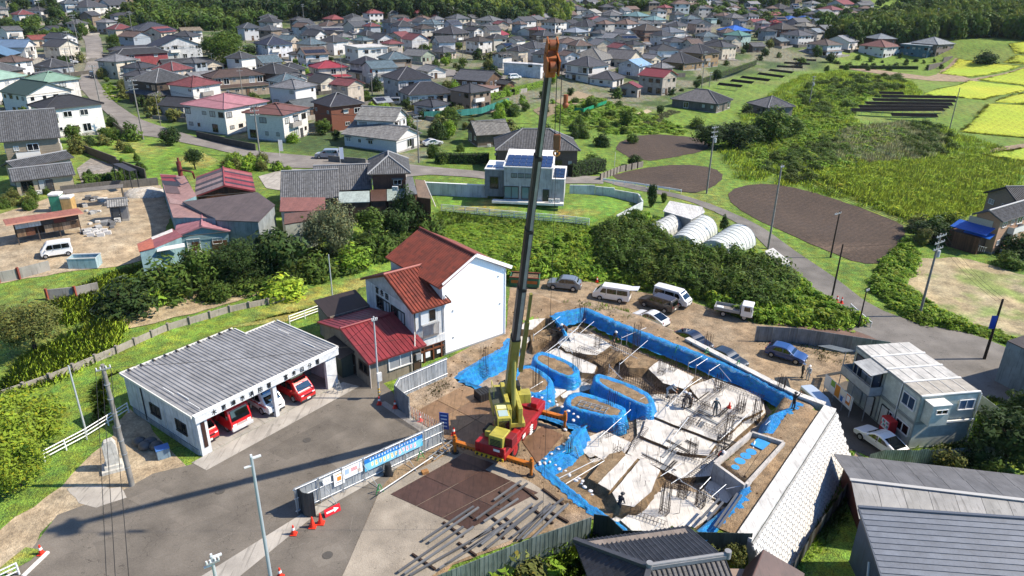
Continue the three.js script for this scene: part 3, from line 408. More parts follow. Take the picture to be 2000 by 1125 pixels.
town(500,0,[
[[0,322,85,348,262,335],5.7,'hip','#e2e4e8','#2b3650',{surf:'kawara',frame:FR_WHITE}],[[245,392,265,420,372,405],3,'hip','#e2e4e8','#33363d',S],
[[-20,548,150,572,312,555],5.7,'hip','#6a5f55','#36383e',{surf:'kawara',skirt:1.3}],[[415,510,480,532,692,515],5.6,'hip','#cfc8ba','#93303f',{surf:'metal',skirt:1,label:'cream two-storey house with crimson metal roofs among garden trees'}],
[[690,355,790,376,1020,356],6,'flat','#e0dfda','#cfcfcb',{surf:'flat',label:'white flat-roofed two-storey house with small windows'}],[[725,475,860,501,1000,486],5.6,'hip','#d5d5d3','#2e3342',{surf:'kawara',skirt:.9}],
[[1135,408,1290,436,1405,418],3.2,'gz','#93a08f','#777a7c',S],[[1250,530,1340,556,1492,540],2.8,'gz',W_,'#858789',S],[[1530,600,1800,632,1932,602],3,'gz','#6c5a4a','#5a5d64',{surf:'slate',siding:'wood'}],
[[1650,680,1830,702,1912,668],2.8,'flat','#dfdedb','#86695c',{surf:'flat',label:'small white flat-roofed annex beside the clipped hedge'}],[[1860,635,1950,656,2035,630],2.8,'gz','#8a6244','#3c3e42',S],
[[980,595,1105,620,1376,592],6,'hip','#bfbfc0','#393c48',{surf:'kawara',rib:'kawara',label:'large two-storey house with dark blue-grey tiled hip roof',ridge:'#6c6e74'}],[[1100,700,1190,737,1552,686],3.2,'hip','#d8d8d6','#393c48',{surf:'kawara',rib:'kawara',label:'single-storey tiled wing of the large blue-grey tiled house',ridge:'#6c6e74'}],
[[440,800,575,827,832,782],6.2,'hip','#7a4a37','#353844',{surf:'kawara',siding:'siding',label:'two-storey house clad in reddish brown boards with dark tiled hip roof'}],[[205,800,330,842,500,772],3,'gx',GR,'#60676a',S],
[[-70,850,210,897,406,856],6,'hip','#dcdad4','#724e48',{surf:'metal',slope:.3,label:'white two-storey house with brownish red hip roof beside the town road'}],
[[775,905,1085,942,1197,902],5.8,'gz','#dcdbd8','#8b8c8b',{surf:'kawara',rib:'kawara',label:'white two-storey gabled house with pale weathered grey tiles',ridge:'#a7a8a8'}],[[650,1040,1100,1092,1312,1032],3,'gz','#dcdbd8','#858687',{surf:'kawara',rib:'kawara',label:'long single-storey front range with pale weathered grey tiles',ridge:'#a7a8a8',slope:.42}],
[[885,770,945,802,1070,776],2.5,'gx','#6d5640','#8b9298',ME],[[370,245,425,262,542,246],5,'gz','#5c564f','#3c4048',S],[[480,210,520,242,772,226],3,'gx',GR,'#85888b',S],[[585,315,650,332,776,300],3,'gz',W_,'#3f8f45',ME],
[[765,178,800,210,1000,170],3.4,'hip',GR,'#2a63b0',{surf:'metal',label:'low house roof covered with blue tarpaulin at the forest edge'}],[[1040,110,1060,130,1192,116],5.5,'hip',CR,'#4f4b47',S],[[1045,185,1110,202,1242,190],5.5,'hip','#aab2ba','#383c44',K],[[1215,210,1290,223,1402,212],5.7,'hip','#d0ccc2','#4c433e',S],
[[1375,235,1540,262,1672,246],5.7,'hip','#77716a','#43434a',{surf:'kawara',skirt:.8}],[[1630,310,1740,321,1852,309],5.7,'hip',W_,'#453f3a',S],[[1465,105,1560,113,1622,107],5,'flat',W_,'#b9bbbd',{surf:'flat'}],[[1350,118,1390,126,1432,115],4.6,'hip','#a84d28','#7e3a2c',S],[[1200,90,1250,101,1332,88],5,'hip',CR,'#742932',S],[[1390,85,1480,96,1542,80],5.4,'gx',GR,KD,K],
[[1615,128,1690,138,1752,120],5,'gx',CR,KG,S],[[1710,145,1850,161,1937,148],5.4,'hip',CR,'#6f7478',S],[[1845,85,1930,116,2012,100],5.2,'gx',W_,'#98a6b0',ME],[[1445,168,1530,191,1617,165],5.4,'gx','#c3c8d0','#3d475a',K],[[1610,180,1680,196,1752,180],4.6,'hip',CR,'#4e4e52',K],[[1800,256,1930,273,1982,255],3,'gx',CR,'#8f2d33',ME],[[1800,290,1900,311,2012,290],3.2,'hip',GR,'#6c6f73',S],[[1870,350,1960,366,2042,350],4.2,'gx',W_,KD,S],
[[1835,410,1930,440,2010,415],4.6,'gx',W_,'#3a3836',S],[[700,240,760,262,800,248],3,'gx',GR,KL,S],[[240,560,300,600,400,560],4.6,'gz',W_,'#6f747a',S],[[1020,92,1040,100,1110,92],5,'hip',CR,KD,K],
],'in the middle town');
town(1000,0,[
[[95,133,175,143,248,132],5.5,'hip','#d2b8a8','#bd544e',{surf:'metal',label:'peach two-storey house with bright salmon roof in the dense town'}],[[225,160,340,173,432,165],5.7,'hip',W_,'#4d4843',S],[[40,234,150,246,222,232],3.2,'gx',W_,'#45423f',S],[[450,188,600,206,706,188],3.6,'hip',W_,'#3b3e46',K],[[610,153,690,171,822,165],5,'gz',CR,'#6e7178',S],
[[865,113,990,126,1077,110],5.5,'hip','#9a8d80','#67898c',ME],[[1010,143,1110,156,1202,145],5.5,'hip',CR,'#6f9295',ME],[[925,218,1040,236,1167,215],5.7,'hip','#8a6f62','#544a42',{surf:'kawara',skirt:.8}],[[1100,234,1235,251,1347,242],5.7,'hip',W_,'#67717e',{surf:'slate',skirt:.7}],[[385,238,500,251,602,232],3,'hip',GR,'#8d98a4',ME],
[[455,275,520,300,607,285],3,'hip',GR,'#463d35',S],[[340,328,520,346,602,335],4,'gz','#d0cec8','#a9a7a0',K],[[160,358,250,376,352,350],4.2,'gx','#9aa6b2','#4b5560',K],[[570,303,660,319,737,318],4.4,'gx','#a9c0cc','#65737a',S],[[700,288,850,301,922,280],4.4,'gz',W_,'#858a91',S],[[800,343,900,356,982,345],4,'gz','#7a5a50','#585a60',S],
[[1045,368,1135,391,1297,360],5.7,'hip','#e2e1de','#36393f',{surf:'slate',frame:FR_WHITE}],[[1300,393,1490,416,1612,400],6.2,'hip','#9a8160','#4a4d56',{surf:'kawara',rib:'kawara',label:'tan two-storey house with large grey tiled hip roof beside the vegetable plots'}],[[1135,463,1345,492,1482,470],3.2,'hip','#8f7a5c','#4a4d56',{surf:'kawara',rib:'kawara',label:'low tiled wing of the tan house beside the vegetable plots'}],
[[1505,348,1650,366,1747,348],5.7,'hip',CR,'#44474d',S],[[1665,264,1790,277,1862,265],5.8,'hip','#9fb8b2','#56857b',{surf:'metal',label:'pale teal two-storey house with green metal hip roof'}],[[1370,168,1440,186,1552,180],5.7,'gz','#c4b3a7','#686e76',S],[[1650,123,1720,136,1807,122],5.7,'hip',CR,'#707276',K],[[1610,228,1720,241,1852,225],3,'hip',GR,'#1f66c4',{surf:'metal',label:'low house roof under bright blue tarpaulin beside the garden trees'}],
[[410,488,600,517,762,490],5.9,'hip','#d9d7d2','#4f5159',{surf:'kawara',skirt:.01,label:'pale two-storey house with grey tiled hip roof at the edge of the vegetable plots'}],[[600,598,795,620,882,600],3,'hip','#d9d7d2','#4f5159',{surf:'kawara',label:'low pale wing with grey tiled roof at the edge of the vegetable plots'}],[[430,453,700,467,822,455],3.4,'hip',GR,'#85847f',K],[[715,438,920,462,1022,445],4,'gz',CR,'#717174',K],
[[830,488,1000,516,1092,490],4.6,'gx','#cfd3d6','#86a9ca',ME],[[990,583,1185,602,1292,570],6,'gz','#b0a79c','#84393f',{surf:'metal',label:'beige two-storey gabled house with dusky red metal roof'}],[[835,653,990,682,1022,650],3.4,'gx','#b0a79c','#7c373c',{surf:'metal',label:'low beige lean-to with dusky red roof'}],
[[1245,768,1610,807,1712,766],3,'hip','#6f6963','#66676d',{surf:'kawara',rib:'kawara',label:'grey single-storey bungalow with broad tiled hip roof'}],[[-100,487,230,514,272,505],4.6,'flat','#dadcde','#c8cacc',{surf:'flat',label:'long white flat-roofed hall with blank wall',dens:.1}],[[1850,797,2000,836,2178,770],3,'hip','#77736e','#6d7078',{surf:'kawara',rib:'kawara',label:'small grey tiled house half hidden by dark shrubs'}],
[[-40,358,20,373,97,358],5,'gx',W_,KG,S],[[-60,298,40,316,112,300],5,'gx',W_,KD,S],[[545,88,660,101,707,85],5,'gx',W_,'#aaa8a2',S],[[700,93,790,106,862,95],5,'hip',GR,'#808184',K],[[330,88,400,111,472,95],5,'gx','#8a8f96',KD,K],[[820,70,880,82,932,72],5,'gx',W_,'#77787c',K],[[240,60,300,72,352,62],5,'hip',GR,KD,K],[[460,128,560,142,622,128],4.6,'hip',CR,'#6b7c88',S],[[1170,180,1260,196,1362,186],4.4,'hip','#d2bfb2','#787c82',S],[[820,160,930,172,1010,158],4.4,'hip',CR,'#51555c',K],
[[1500,140,1560,150,1602,140],4.6,'flat','#9cb6b4','#7a9794',{surf:'flat'}],[[1780,105,1840,116,1892,108],5.4,'hip',W_,'#566270',K],[[1900,165,1950,180,2012,168],5.6,'hip','#c9a8a4','#80858a',K],[[1000,325,1040,345,1090,335],3.2,'gx',W_,KL,S],[[1300,270,1360,285,1400,268],3.2,'hip','#c86a68','#a9acb0',S],
],'in the dense town');
town(1500,0,[
[[115,260,245,277,342,260],5.7,'hip',W_,'#52555d',S],[[335,338,470,352,556,340],5.8,'hip','#d5d5d8','#65574f',{surf:'slate',skirt:.5}],[[490,308,640,326,692,320],5,'gx',W_,'#9298a0',S],[[760,348,915,367,1002,355],5.7,'hip','#dad9d6','#80544e',{surf:'slate',label:'white two-storey house with reddish brown hip roof beside the bamboo wood',frame:FR_BRONZE}],
[[775,283,860,301,962,285],6,'hip','#6b4f42','#84909a',S],[[1075,343,1262,362,1312,332],5.9,'flat','#577b8b','#a9b3bb',{surf:'flat',label:'slate-blue boxy two-storey house beside the rice fields'}],[[1180,313,1330,346,1412,330],6.2,'hip','#83766f','#939b9f',{surf:'slate',label:'grey two-storey house with pale hip roof beside the rice fields'}],
[[0,208,110,226,212,205],5.7,'hip','#6f5244','#44403c',K],[[350,228,470,241,572,215],5.5,'gx','#b98f64','#757a80',S],[[520,178,610,196,662,180],5.4,'gx','#9fb0bb','#84929a',S],[[300,238,390,252,452,226],5,'gx',W_,'#8a97a4',S],[[205,193,300,206,372,190],5,'hip',GR,'#8f8d84',S],[[85,138,160,151,242,130],5,'hip',GR,'#245aa6',{surf:'metal'}],[[215,128,290,146,342,128],5,'hip','#b8784a','#245aa6',{surf:'metal'}],
[[0,44,90,66,172,55],5.4,'hip','#6f737c',KD,K],[[170,30,200,42,242,32],5.4,'gx',W_,KL,S],[[400,60,500,76,572,65],5.5,'hip',W_,'#83464a',S],[[220,68,310,81,372,60],5,'hip',W_,'#9aa0a2',S],[[355,84,440,101,502,90],5.2,'gx',W_,'#7e8288',S],[[480,6,590,32,657,20],5.6,'gx',W_,'#8a4046',S],[[280,18,340,26,402,18],5.2,'hip',W_,'#83888c',S],[[700,20,760,30,812,22],5.4,'gx',W_,KG,K],[[0,160,40,172,100,160],4.6,'hip','#a8485a','#9a3036',S],
],'beside the bamboo wood');
const infill=[];
function infillTown(n,x0,x1,y0,y1,place,seed,gap,skip){
const r=rng(seed),walls=[W_,CR,GR,'#d8d8d8','#c4b8a8','#9aa4ac','#8a7a6a','#d6cfc0'],roofs=[KD,KG,KL,'#4a4d55','#565b62','#3d424c','#6d5a52','#83464a','#5d7480','#45484e'];
for(let i=0,k=0;i<n*14&&k<n;i++){
const px=x0+r()*(x1-x0),py=y0+r()*(y1-y0),q=G(px,py),e=r()<.7?5.6:3.2;if(skip&&skip(px,py))continue;
const w=6.5+r()*4,l=6+r()*3.5,a=.5+r()*.55,yaw=a-Math.atan2(px-1000,FPX),cx=q.x+(Math.cos(yaw)*w-Math.sin(yaw)*l)/2,cz=q.z-(Math.sin(yaw)*w+Math.cos(yaw)*l)/2;
if(HOUSES.some(([hx,hz,ha,R,D])=>{const ox=hx+(Math.cos(ha)*R-Math.sin(ha)*D)/2,oz=hz-(Math.sin(ha)*R+Math.cos(ha)*D)/2;return Math.hypot(ox-cx,oz-cz)<(Math.max(R,D)+Math.max(w,l))*.5+gap;}))continue;
if(TOWNROADS.some((p)=>distPoly(cx,cz,p)<5.5))continue;k++;
const d=FPX/Math.hypot(q.x,q.z)*Math.cos(Math.atan2(px-1000,FPX)),top=proj0(V3(q.x,q.y+e,q.z));
house([top[0]-l*Math.sin(a)*d,top[1]],[top[0],top[1]],[top[0]+w*Math.cos(a)*d,top[1]],e,r()<.55?'hip':r()<.5?'gx':'gz',walls[Math.floor(r()*walls.length)],roofs[Math.floor(r()*roofs.length)],{place,surf:r()<.6?'kawara':'slate',dens:.6,faces:[0,1],far:1});
}
}
const proj0=(p)=>{const d=p.clone().sub(camera.position),c=Math.cos(PITCH),s=Math.sin(PITCH),zc=-d.z*c-d.y*s,vc=d.y*c-d.z*s,u=d.x/zc,v=vc/zc,C=Math.cos(ROLL),Sn=Math.sin(ROLL);return[1000+(u*C+v*Sn)*FPX,562.5-(-u*Sn+v*C)*FPX];};
const TOWNROADS=[gp([[270,228],[400,270],[640,304],[840,322],[1180,342],[1178,362],[840,344],[560,330],[255,264]]),gp([[250,262],[205,218],[146,166],[172,128],[166,78],[206,70],[206,120],[186,150],[240,215],[320,256]])];
infillTown(28,330,1000,95,235,'in the middle town',411,.6,(x,y)=>x<520&&y<130&&x>395);infillTown(32,520,1010,56,110,'in the middle town',412,1.2);infillTown(18,0,330,60,235,'by the sloping street',413,1.0);infillTown(24,1000,1330,62,150,'in the dense town',414,1.2);infillTown(30,1300,1650,34,112,'in the dense town',415,1.2,(x,y)=>y>112-(x-1400)*.12);infillTown(14,0,250,4,60,'on the far slope',417,3);
{
const r=rng(416),gs=[],tint=(g,c)=>{const k=new THREE.Color(c),n=g.attributes.position.count,a=new Float32Array(n*3);for(let i=0;i<n;i++)a.set([k.r,k.g,k.b],i*3);g.setAttribute('color',new THREE.BufferAttribute(a,3));return g;},put=[];
for(let i=0;i<2500&&put.length<130;i++){
const px=620+r()*1060,py=4+r()*66;if(px<1000&&py<26)continue;const q=G(px,py),w=7+r()*4,l=6+r()*3.5;if(insideHouse(q.x,q.z,6)||put.some((p)=>p.distanceTo(q)<13))continue;put.push(q);
const yaw=.4+r()*.7-Math.atan2(px-1000,FPX),e=r()<.75?5.6:3.2,wc=[W_,CR,GR,'#d8d8d8','#c4b8a8','#8a7a6a'][Math.floor(r()*6)],rc=[KD,KG,KL,'#4a4d55','#565b62','#6d5a52','#83464a','#45484e'][Math.floor(r()*8)],rf=roofGeo(0,w,-l,0,e,r()<.6?'hip':'gx',.45,.5),mine=[tint(merge([B(w,e+1,l,w/2,e/2-.5,-l/2),...rf.gab]),wc),tint(merge([...rf.pl,...rf.rg]),rc)];
for(let f=0;f<(e>4?2:1);f++)for(let k=0;k<3;k++){if(r()<.7)mine.push(tint(B(1.5,1.1,.1,w*(k+.5)/3,1.6+f*2.7,.03),'#20262b'));if(r()<.6)mine.push(tint(B(.1,1.1,1.4,-.03,1.6+f*2.7,-l*(k+.5)/3),'#20262b'));}
const g=merge(mine);g.rotateY(yaw);g.translate(q.x,q.y,q.z);gs.push(g);
}
const o=part('distant_houses',gs,new THREE.MeshStandardMaterial({vertexColors:true,roughness:.8,map:rep(T.grain,6)}),scene);o.userData.kind='stuff';
}
town(0,280,[
[[-150,-150,-10,-20,440,-28],6,'gx','#8f8574',KG,{surf:'kawara',rib:'kawara',label:'beige two-storey traditional house with stepped grey tiled roofs beside the walled garden',ridge:'#8f9194',slope:.45}],
[[-60,180,110,190,612,105],3.6,'gx','#b5a88f',KG,{surf:'kawara',rib:'kawara',label:'long tiled ground-floor range of the beige traditional house',ridge:'#8f9194',slope:.45}],
[[50,225,85,290,590,235],2.7,'gx','#b5a88f','#66696d',{surf:'kawara',rib:'kawara',label:'low front range with grey tiles and two brown-framed windows',ridge:'#8f9194',slope:.4,frame:FR_BRONZE}],
],'at the left garden');
house([957,268],[967,291],[1135,293],4.4,'hip','#5c5148','#5d5f63',{surf:'kawara',rib:'kawara',label:'broad house with ribbed grey tiled hip roof behind the grey modern house',slope:.55,ridge:'#83868a'});
house([908,250],[930,262],[1000,257],3,'gx','#6a5c50','#8b8a86',{surf:'kawara',rib:'kawara',label:'small house with pale grey tiled gable roof among garden shrubs',slope:.6});
// LETTERING (strokes on a 10 x 10 grid, built as thin raised bars)
const KANJI={
木:[[5,0,5,10],[1,7,9,7],[5,7,1,2],[5,7,9,2]],更:[[1,9.4,9,9.4],[2,8,8,8],[2,8,2,3.6],[8,8,8,3.6],[2,6,8,6],[2,3.8,8,3.8],[5,9.4,5,3.2],[5,3.2,2,.4],[2.6,3,9,0]],
津:[[1,9,2.2,8],[.6,6.4,1.8,5.4],[.8,1,2.4,3.6],[3.6,8.6,8.6,8.6],[3.2,6.8,9.6,6.8],[3.6,5.2,8.6,5.2],[8.6,8.6,8.6,5.2],[3.8,3.6,8.8,3.6],[3.2,2,9.6,2],[6.2,10,6.2,0]],
市:[[5,10,5,8.6],[1,8.4,9,8.4],[2,6.6,2,1.6],[2,6.6,8,6.6],[8,6.6,8,2],[5,8.4,5,0]],消:[[1,9,2.2,8],[.6,6.4,1.8,5.4],[.8,1,2.4,3.6],[6.2,10,6.2,7],[4,9.4,4.8,7.6],[8.6,9.4,7.6,7.6],[4,6.8,8.6,6.8],[4,6.8,4,0],[8.6,6.8,8.6,0],[4,4.8,8.6,4.8],[4,3,8.6,3]],
防:[[1,9.4,1,0],[1,9.4,3.4,9.4],[3.4,9.4,2.4,6.6],[2.4,6.6,3.6,4.2],[3.6,4.2,2,3.4],[6.6,10,6.6,8],[4,7.8,9.6,7.8],[6,7.8,5.6,3.6],[5.6,3.6,3.8,.4],[5.8,5,9,5],[9,5,8.4,.6],[8.4,.6,7,.8]],
署:[[1.4,9.8,8.6,9.8],[1.4,9.8,1.4,7.6],[8.6,9.8,8.6,7.6],[1.4,7.6,8.6,7.6],[3.8,9.8,3.8,7.6],[6.2,9.8,6.2,7.6],[2,6.2,7.4,6.2],[4.8,7.4,4.8,5],[.6,4.8,9.4,4.8],[8,7,1,2],[3.4,3.6,8,3.6],[3.4,3.6,3.4,0],[8,3.6,8,0],[3.4,1.8,8,1.8],[3.4,.2,8,.2]],
富:[[5,10,5,9],[1,9,9,9],[1,9,1,7.6],[9,9,9,7.6],[2.6,7.6,7.4,7.6],[3,6.6,7,6.6],[3,6.6,3,5],[7,6.6,7,5],[3,5,7,5],[2,4,8,4],[2,4,2,0],[8,4,8,0],[2,2,8,2],[5,4,5,0],[2,.1,8,.1]],
来:[[2,8.6,8,8.6],[3,7.6,3.6,6.4],[7,7.6,6.4,6.4],[.8,5.8,9.2,5.8],[5,10,5,0],[5,5.8,1,1.4],[5,5.8,9,1.4]],田:[[1.4,9,8.6,9],[1.4,9,1.4,.6],[8.6,9,8.6,.6],[1.4,4.8,8.6,4.8],[5,9,5,.6],[1.4,.6,8.6,.6]],
分:[[4,9.6,.8,5.4],[6,9.6,9.2,5.4],[2.4,5.2,7.6,5.2],[7.6,5.2,7,.6],[7,.6,5.6,.8],[4.6,5.2,2,.2]],
};
function glyph(ch,s,th=0.09,d=0.04){return KANJI[ch].map(([x0,y0,x1,y1])=>{const a=[x0/10-.5,y0/10-.5],b=[x1/10-.5,y1/10-.5],L=Math.hypot(b[0]-a[0],b[1]-a[1]);return B((L+th)*s,th*s,d,(a[0]+b[0])/2*s,(a[1]+b[1])/2*s,0,0,0,0).translate(-(a[0]+b[0])/2*s,-(a[1]+b[1])/2*s,0).rotateZ(Math.atan2(b[1]-a[1],b[0]-a[0])).translate((a[0]+b[0])/2*s,(a[1]+b[1])/2*s,0);});}
function lettering(text,s,pitch,parent,x,y,z,ry,mat){[...text].forEach((ch,i)=>{if(ch===' ')return;const p=part('lettering',glyph(ch,s),mat,parent);const k=i*pitch;p.position.set(x+Math.cos(ry)*k,y,z-Math.sin(ry)*k);p.rotation.y=ry;});}
const LETTER=M('#15161a',0.6);
// FIRE STATION GARAGE
const GA=V3(-23.0,0,-43.65),GYAW=Math.atan2(11.0,8.05),gl=(x,y,z)=>V3(x,y,z).applyAxisAngle(UP,GYAW).add(GA);
{
const W=13.1,D=9.9,W1=9.9,D1=8.1,H=3.55;
const t=thing('fire_station','white fire station garage with four bays and corrugated grey roof','fire station',GA,GYAW);
const wm=M('#d9dde2',0.75,{m:'stain',s:4}),trim=M('#dfe2e4',0.6,{m:'grain'});
part('floor_slab',[B(W,.14,D,W/2,-.03,-D/2)],M(lin(.42,.40,.36),.9,{m:'stain',s:5}),t);
part('side_wall',B(.16,H,D-.2,.08,H/2,-D/2-.1),wm,t);
for(let i=0;i<5;i++)part('wall_panel',B(.05,H-.9,1.86,-.026,.55+(H-.9)/2,-.55-i*1.95-.95),wm,t);
part('plinth',B(.08,.5,D-.4,-.05,.25,-D/2-.1),M('#9fa7ad',.9,{m:'stain'}),t);
part('side_wall',B(.16,H,D1-.2,W-.08,H/2,-D1/2-.1),wm,t);
part('rear_wall',[B(W1,H,.16,W1/2,H/2,-D+.08),B(.16,H,D-D1,W1-.08,H/2,-(D+D1)/2),B(W-W1,H,.16,(W+W1)/2,H/2,-D1+.08)],wm,t);
const p1=part('pier',B(.8,H-.6,.3,.42,(H-.6)/2,-.12),trim,t);part('brown_panel',B(.3,2.2,.04,.44,1.75,.055),M('#3a2018',.6,{m:'grain'}),p1);
part('pier',B(.34,H-.6,.34,6.75,(H-.6)/2,-.14),trim,t);part('pier',B(1.1,H-.6,.3,W-.58,(H-.6)/2,-.12),trim,t);
const fa=part('fascia',B(W+.3,.6,.24,W/2,H-.2,.16),trim,t);part('fascia_cap',B(W+.36,.07,.34,W/2,H+.145,.16),M('#eceeee',.5),fa);
part('shutter_rail',B(10.6,.2,.2,6.4,H-.62,-.25),M('#51565b',.6),t);
const rp=[roofPlane(V3(-.25,H+.06,-D-.3),V3(1,0,0),V3(0,0,1),W1+.3,()=>D+.3,'wave'),roofPlane(V3(W1+.05,H+.06,-D1-.3),V3(1,0,0),V3(0,0,1),W-W1+.2,()=>D1+.3,'wave')];
const ro=part('roof',rp,M('#9b9d9f',.6,{m:'stain',s:5}),t,true);
part('roof_deck',[B(W1+.1,.1,D,W1/2,H-.05,-D/2),B(W-W1-.1,.1,D1,(W+W1)/2+.1,H-.05,-D1/2)],wm,ro);
part('roof_edge',[B(.1,.2,D+.4,-.3,H+.08,-D/2-.1),B(W1+.3,.16,.1,W1/2-.1,H+.08,-D-.34),B(W-W1,.16,.1,(W+W1)/2+.1,H+.08,-D1-.34),B(.1,.16,D-D1,W1+.1,H+.08,-(D+D1)/2-.1),B(.1,.2,D1+.4,W+.3,H+.08,-D1/2-.1)],M('#cfcfc8',.6),ro);
for(let i=0;i<10;i++)part('roof_bracket',[B(.06,.16,.28,.4+i*1.02,H+.17,-D-.2),B(.06,.05,.4,.4+i*1.02,H+.24,-D)],M('#4a4440',.7),ro);
for(let i=0;i<5;i++)part('snow_rail',B(.05,.05,1.5,[.7,.9,.6,12.1,12.3][i],H+.16,[-1.2,-3.0,-4.6,-2.2,-6.0][i]),M('#dfe0dc',.5),ro);
lettering('木更津市消防署 富来田分署',.42,.80,t,1.35,H-.2,.30,0,LETTER);
win(t,-.06,1.75,-5.9,1.5,1.05,1,FR_DARK,GLASS);win(t,-.06,1.75,-2.2,1.5,1.05,1,FR_DARK,GLASS);
part('downpipe',[bar(V3(-.1,.2,-7.6),V3(-.1,H,-7.6),.05,6)],M('#24272a',.6),t);
part('locker',B(1.2,2,.5,12.1,1.05,-6.5),M('#6a7076',.6),t);part('workbench',B(1.6,1.1,.6,11.9,.6,-3.5),M('#6a7076',.6),t);
const ap=struct('garage_apron',(()=>{const c=[gl(-.9,0,.06),gl(W+.5,0,.06),gl(W+.9,0,1.75),gl(-.75,0,1.75)].map((p)=>[p.x,p.z]);return drapeG(c,0.04,.8);})(),MAT.conc,true);
}
// WHITE HALL WITH RED TILES
const WA=P(866,694),WYAW=yawOf(WA,P(986,652)),wl=(x,y,z)=>V3(x,y,z).applyAxisAngle(UP,WYAW).add(WA);
{
const R=7.45,D=9.3,t=thing('community_hall','white two-storey hall with red tiled roofs and ribbed white side wall','building',WA,WYAW);
const wm=M('#d6d7d6',.85,{m:'stain',s:3.5}),stucco=M('#b9bbba',.9,{m:'stain',s:2.4}),tile=M('#8c3f2a',.5,{m:'kawara',s:2.7}),red=M('#8a3338',.45,{m:'stain',s:4}),low=M('#8d8578',.92,{m:'stain',s:3});
const m=roofGeo(0,R,-D,0,7.45,'gz',.54,.45,'wave',.3);
part('main_wall',[B(R,7.6,D,R/2,3.5,-D/2-.04),...m.gab.map((g)=>g.translate(0,0,-.04))],wm,t);
part('ribbed_cladding',[roofPlane(V3(.05,0.15,0),V3(1,0,0),V3(0,1,0),R-.1,(u)=>7.28+Math.min(u,R-u)*.54,'clad')],M('#fbfbfa',.5),t);
const mr=part('main_roof',m.pl,tile,t,true);part('ridge',m.rg,M('#8a4038',.6,{m:'grain'}),mr);
part('verge_board',[beam(V3(R/2,9.50,.33),V3(R+.55,7.28,.33),.1,.34),beam(V3(R/2,9.50,.33),V3(-.1,7.5,.33),.06,.2)],M('#eef0f0',.5),mr);
const w=roofGeo(-3.1,.4,-9.0,0,5.85,'gx',.41,.5,'wave',.35);
part('wing_wall',[B(3.1,5.9,9.0,-1.55,2.75,-4.5-.0),w.gab[0]],wm,t);
part('gable_band',[polyG([V3(-3.12,5.75,-9),V3(-3.12,5.75,0),V3(-3.12,7.66,-4.5)])],stucco,t);
const wr=part('wing_roof',w.pl,tile,t,true);part('ridge',w.rg,M('#a8665c',.6,{m:'grain'}),wr);
part('valley_flashing',[bar(wl(0,0,0).sub(WA).set(.42,6.0,.5),V3(.42,7.75,-4.2),.06,5)],DARK,wr);
lettering('富来田',.62,.95,t,-3.16,5.35,-6.6,-Math.PI/2,LETTER);
for(const z of[-6.2,-4.9,-3.4,-2.1])win(t,-3.14,4.15,z,1.2,1.25,1,FR_DARK,z===-6.2||z===-3.4?GLASS:M('#9aa0a4',.3));
win(t,-1.5,4.6,.04,1.6,1.35,0,M('#b9bcbd',.5),GLASS);
const bal=part("window_balcony",[B(1.75,.06,.36,-1.5,3.92,.2),B(1.75,.06,.36,-1.5,2.62,.2),B(.05,1.3,.05,-2.36,3.27,.33),B(.05,1.3,.05,-.64,3.27,.33)],M('#8d8f90',.5),t);for(let i=0;i<14;i++)part('baluster',B(.035,1.26,.035,-2.32+i*.126,3.27,.36),M('#6d5f5a',.6),bal);
part('storm_shutter',B(.8,1.3,.1,-2.0,4.6,.09),M('#c6c9ca',.5),t);
part('downpipe',[bar(V3(-3.0,2.4,.08),V3(-3.0,5.6,.08),.05),bar(V3(.1,1.6,.08),V3(.1,6.3,.08),.04)],M('#2b2d2f',.5),t);
for(const[x,y]of[[6.6,6.6],[6.8,3.6],[1.2,4.4],[1.2,1.6]])part('wall_vent',RB(.16,.2,.08,.03,x,y,.05),M('#b9bcbc',.5),t);part('corner_trim',[B(.1,7.3,.1,R-.04,3.7,.05),B(.08,6.6,.08,.06,3.4,.05)],M('#e2e4e4',.5),t);part('base_flashing',B(R,.16,.08,R/2,.1,.05),M('#8a8d8d',.6),t);
const sf=part('shopfront',[B(3.3,2.3,.08,-1.45,1.15,.05)],M('#17130f',.6),t);part('timber_post',[B(.2,1.75,.16,-3.0,.85,.12),B(.14,1.75,.14,-2.2,.85,.12),B(.14,1.75,.14,-1.2,.85,.12),B(.14,1.75,.14,-.3,.85,.12),B(3.1,.14,.14,-1.6,1.2,.14),B(3.1,.12,.14,-1.6,1.68,.14)],M('#7c4b28',.7,{m:'wood'}),sf);part('notice',[B(.5,.6,.02,-1.8,.75,.14),B(.45,.8,.02,-2.6,.6,.14),B(.4,.4,.02,-.6,.7,.14)],M('#dfe3e6',.6),sf);
part('signboard_band',B(3.6,.75,.18,-1.65,2.1,.14),M('#e4e5e4',.6,{m:'stain'}),t);
const a=roofGeo(-8.3,-3.12,-8.2,1.1,2.85,'gx',.25,.5,'seam',.35);
part('annex_wall',[B(5.2,2.9,9.3,-5.7,1.4,-3.55),...a.gab],low,t);
const ar=part('annex_roof',a.pl,red,t,true);part('ridge',a.rg,red,ar);
part('rear_roof',slab([V3(-7.6,3.0,-8.5),V3(-3.1,3.0,-8.5),V3(-3.1,3.7,-11.5),V3(-7.6,3.7,-11.5)],.1),M('#2c2426',.6,{m:'stain'}),t);
part('rear_wall',B(4.2,3.0,2.8,-5.3,1.5,-9.8),low,t);
win(t,-5.3,1.75,1.15,2.4,1.3,0,FR_WHITE,CURTAIN);win(t,-8.36,1.6,.0,1.7,1.0,1,FR_BRONZE,GLASS);win(t,-8.36,1.4,-4.6,2.2,1.1,1,FR_BRONZE,GLASS);door(t,-8.34,0,-2.1,1,'#2b2522');door(t,-3.6,0,1.14,0,'#4a3b30',.8);
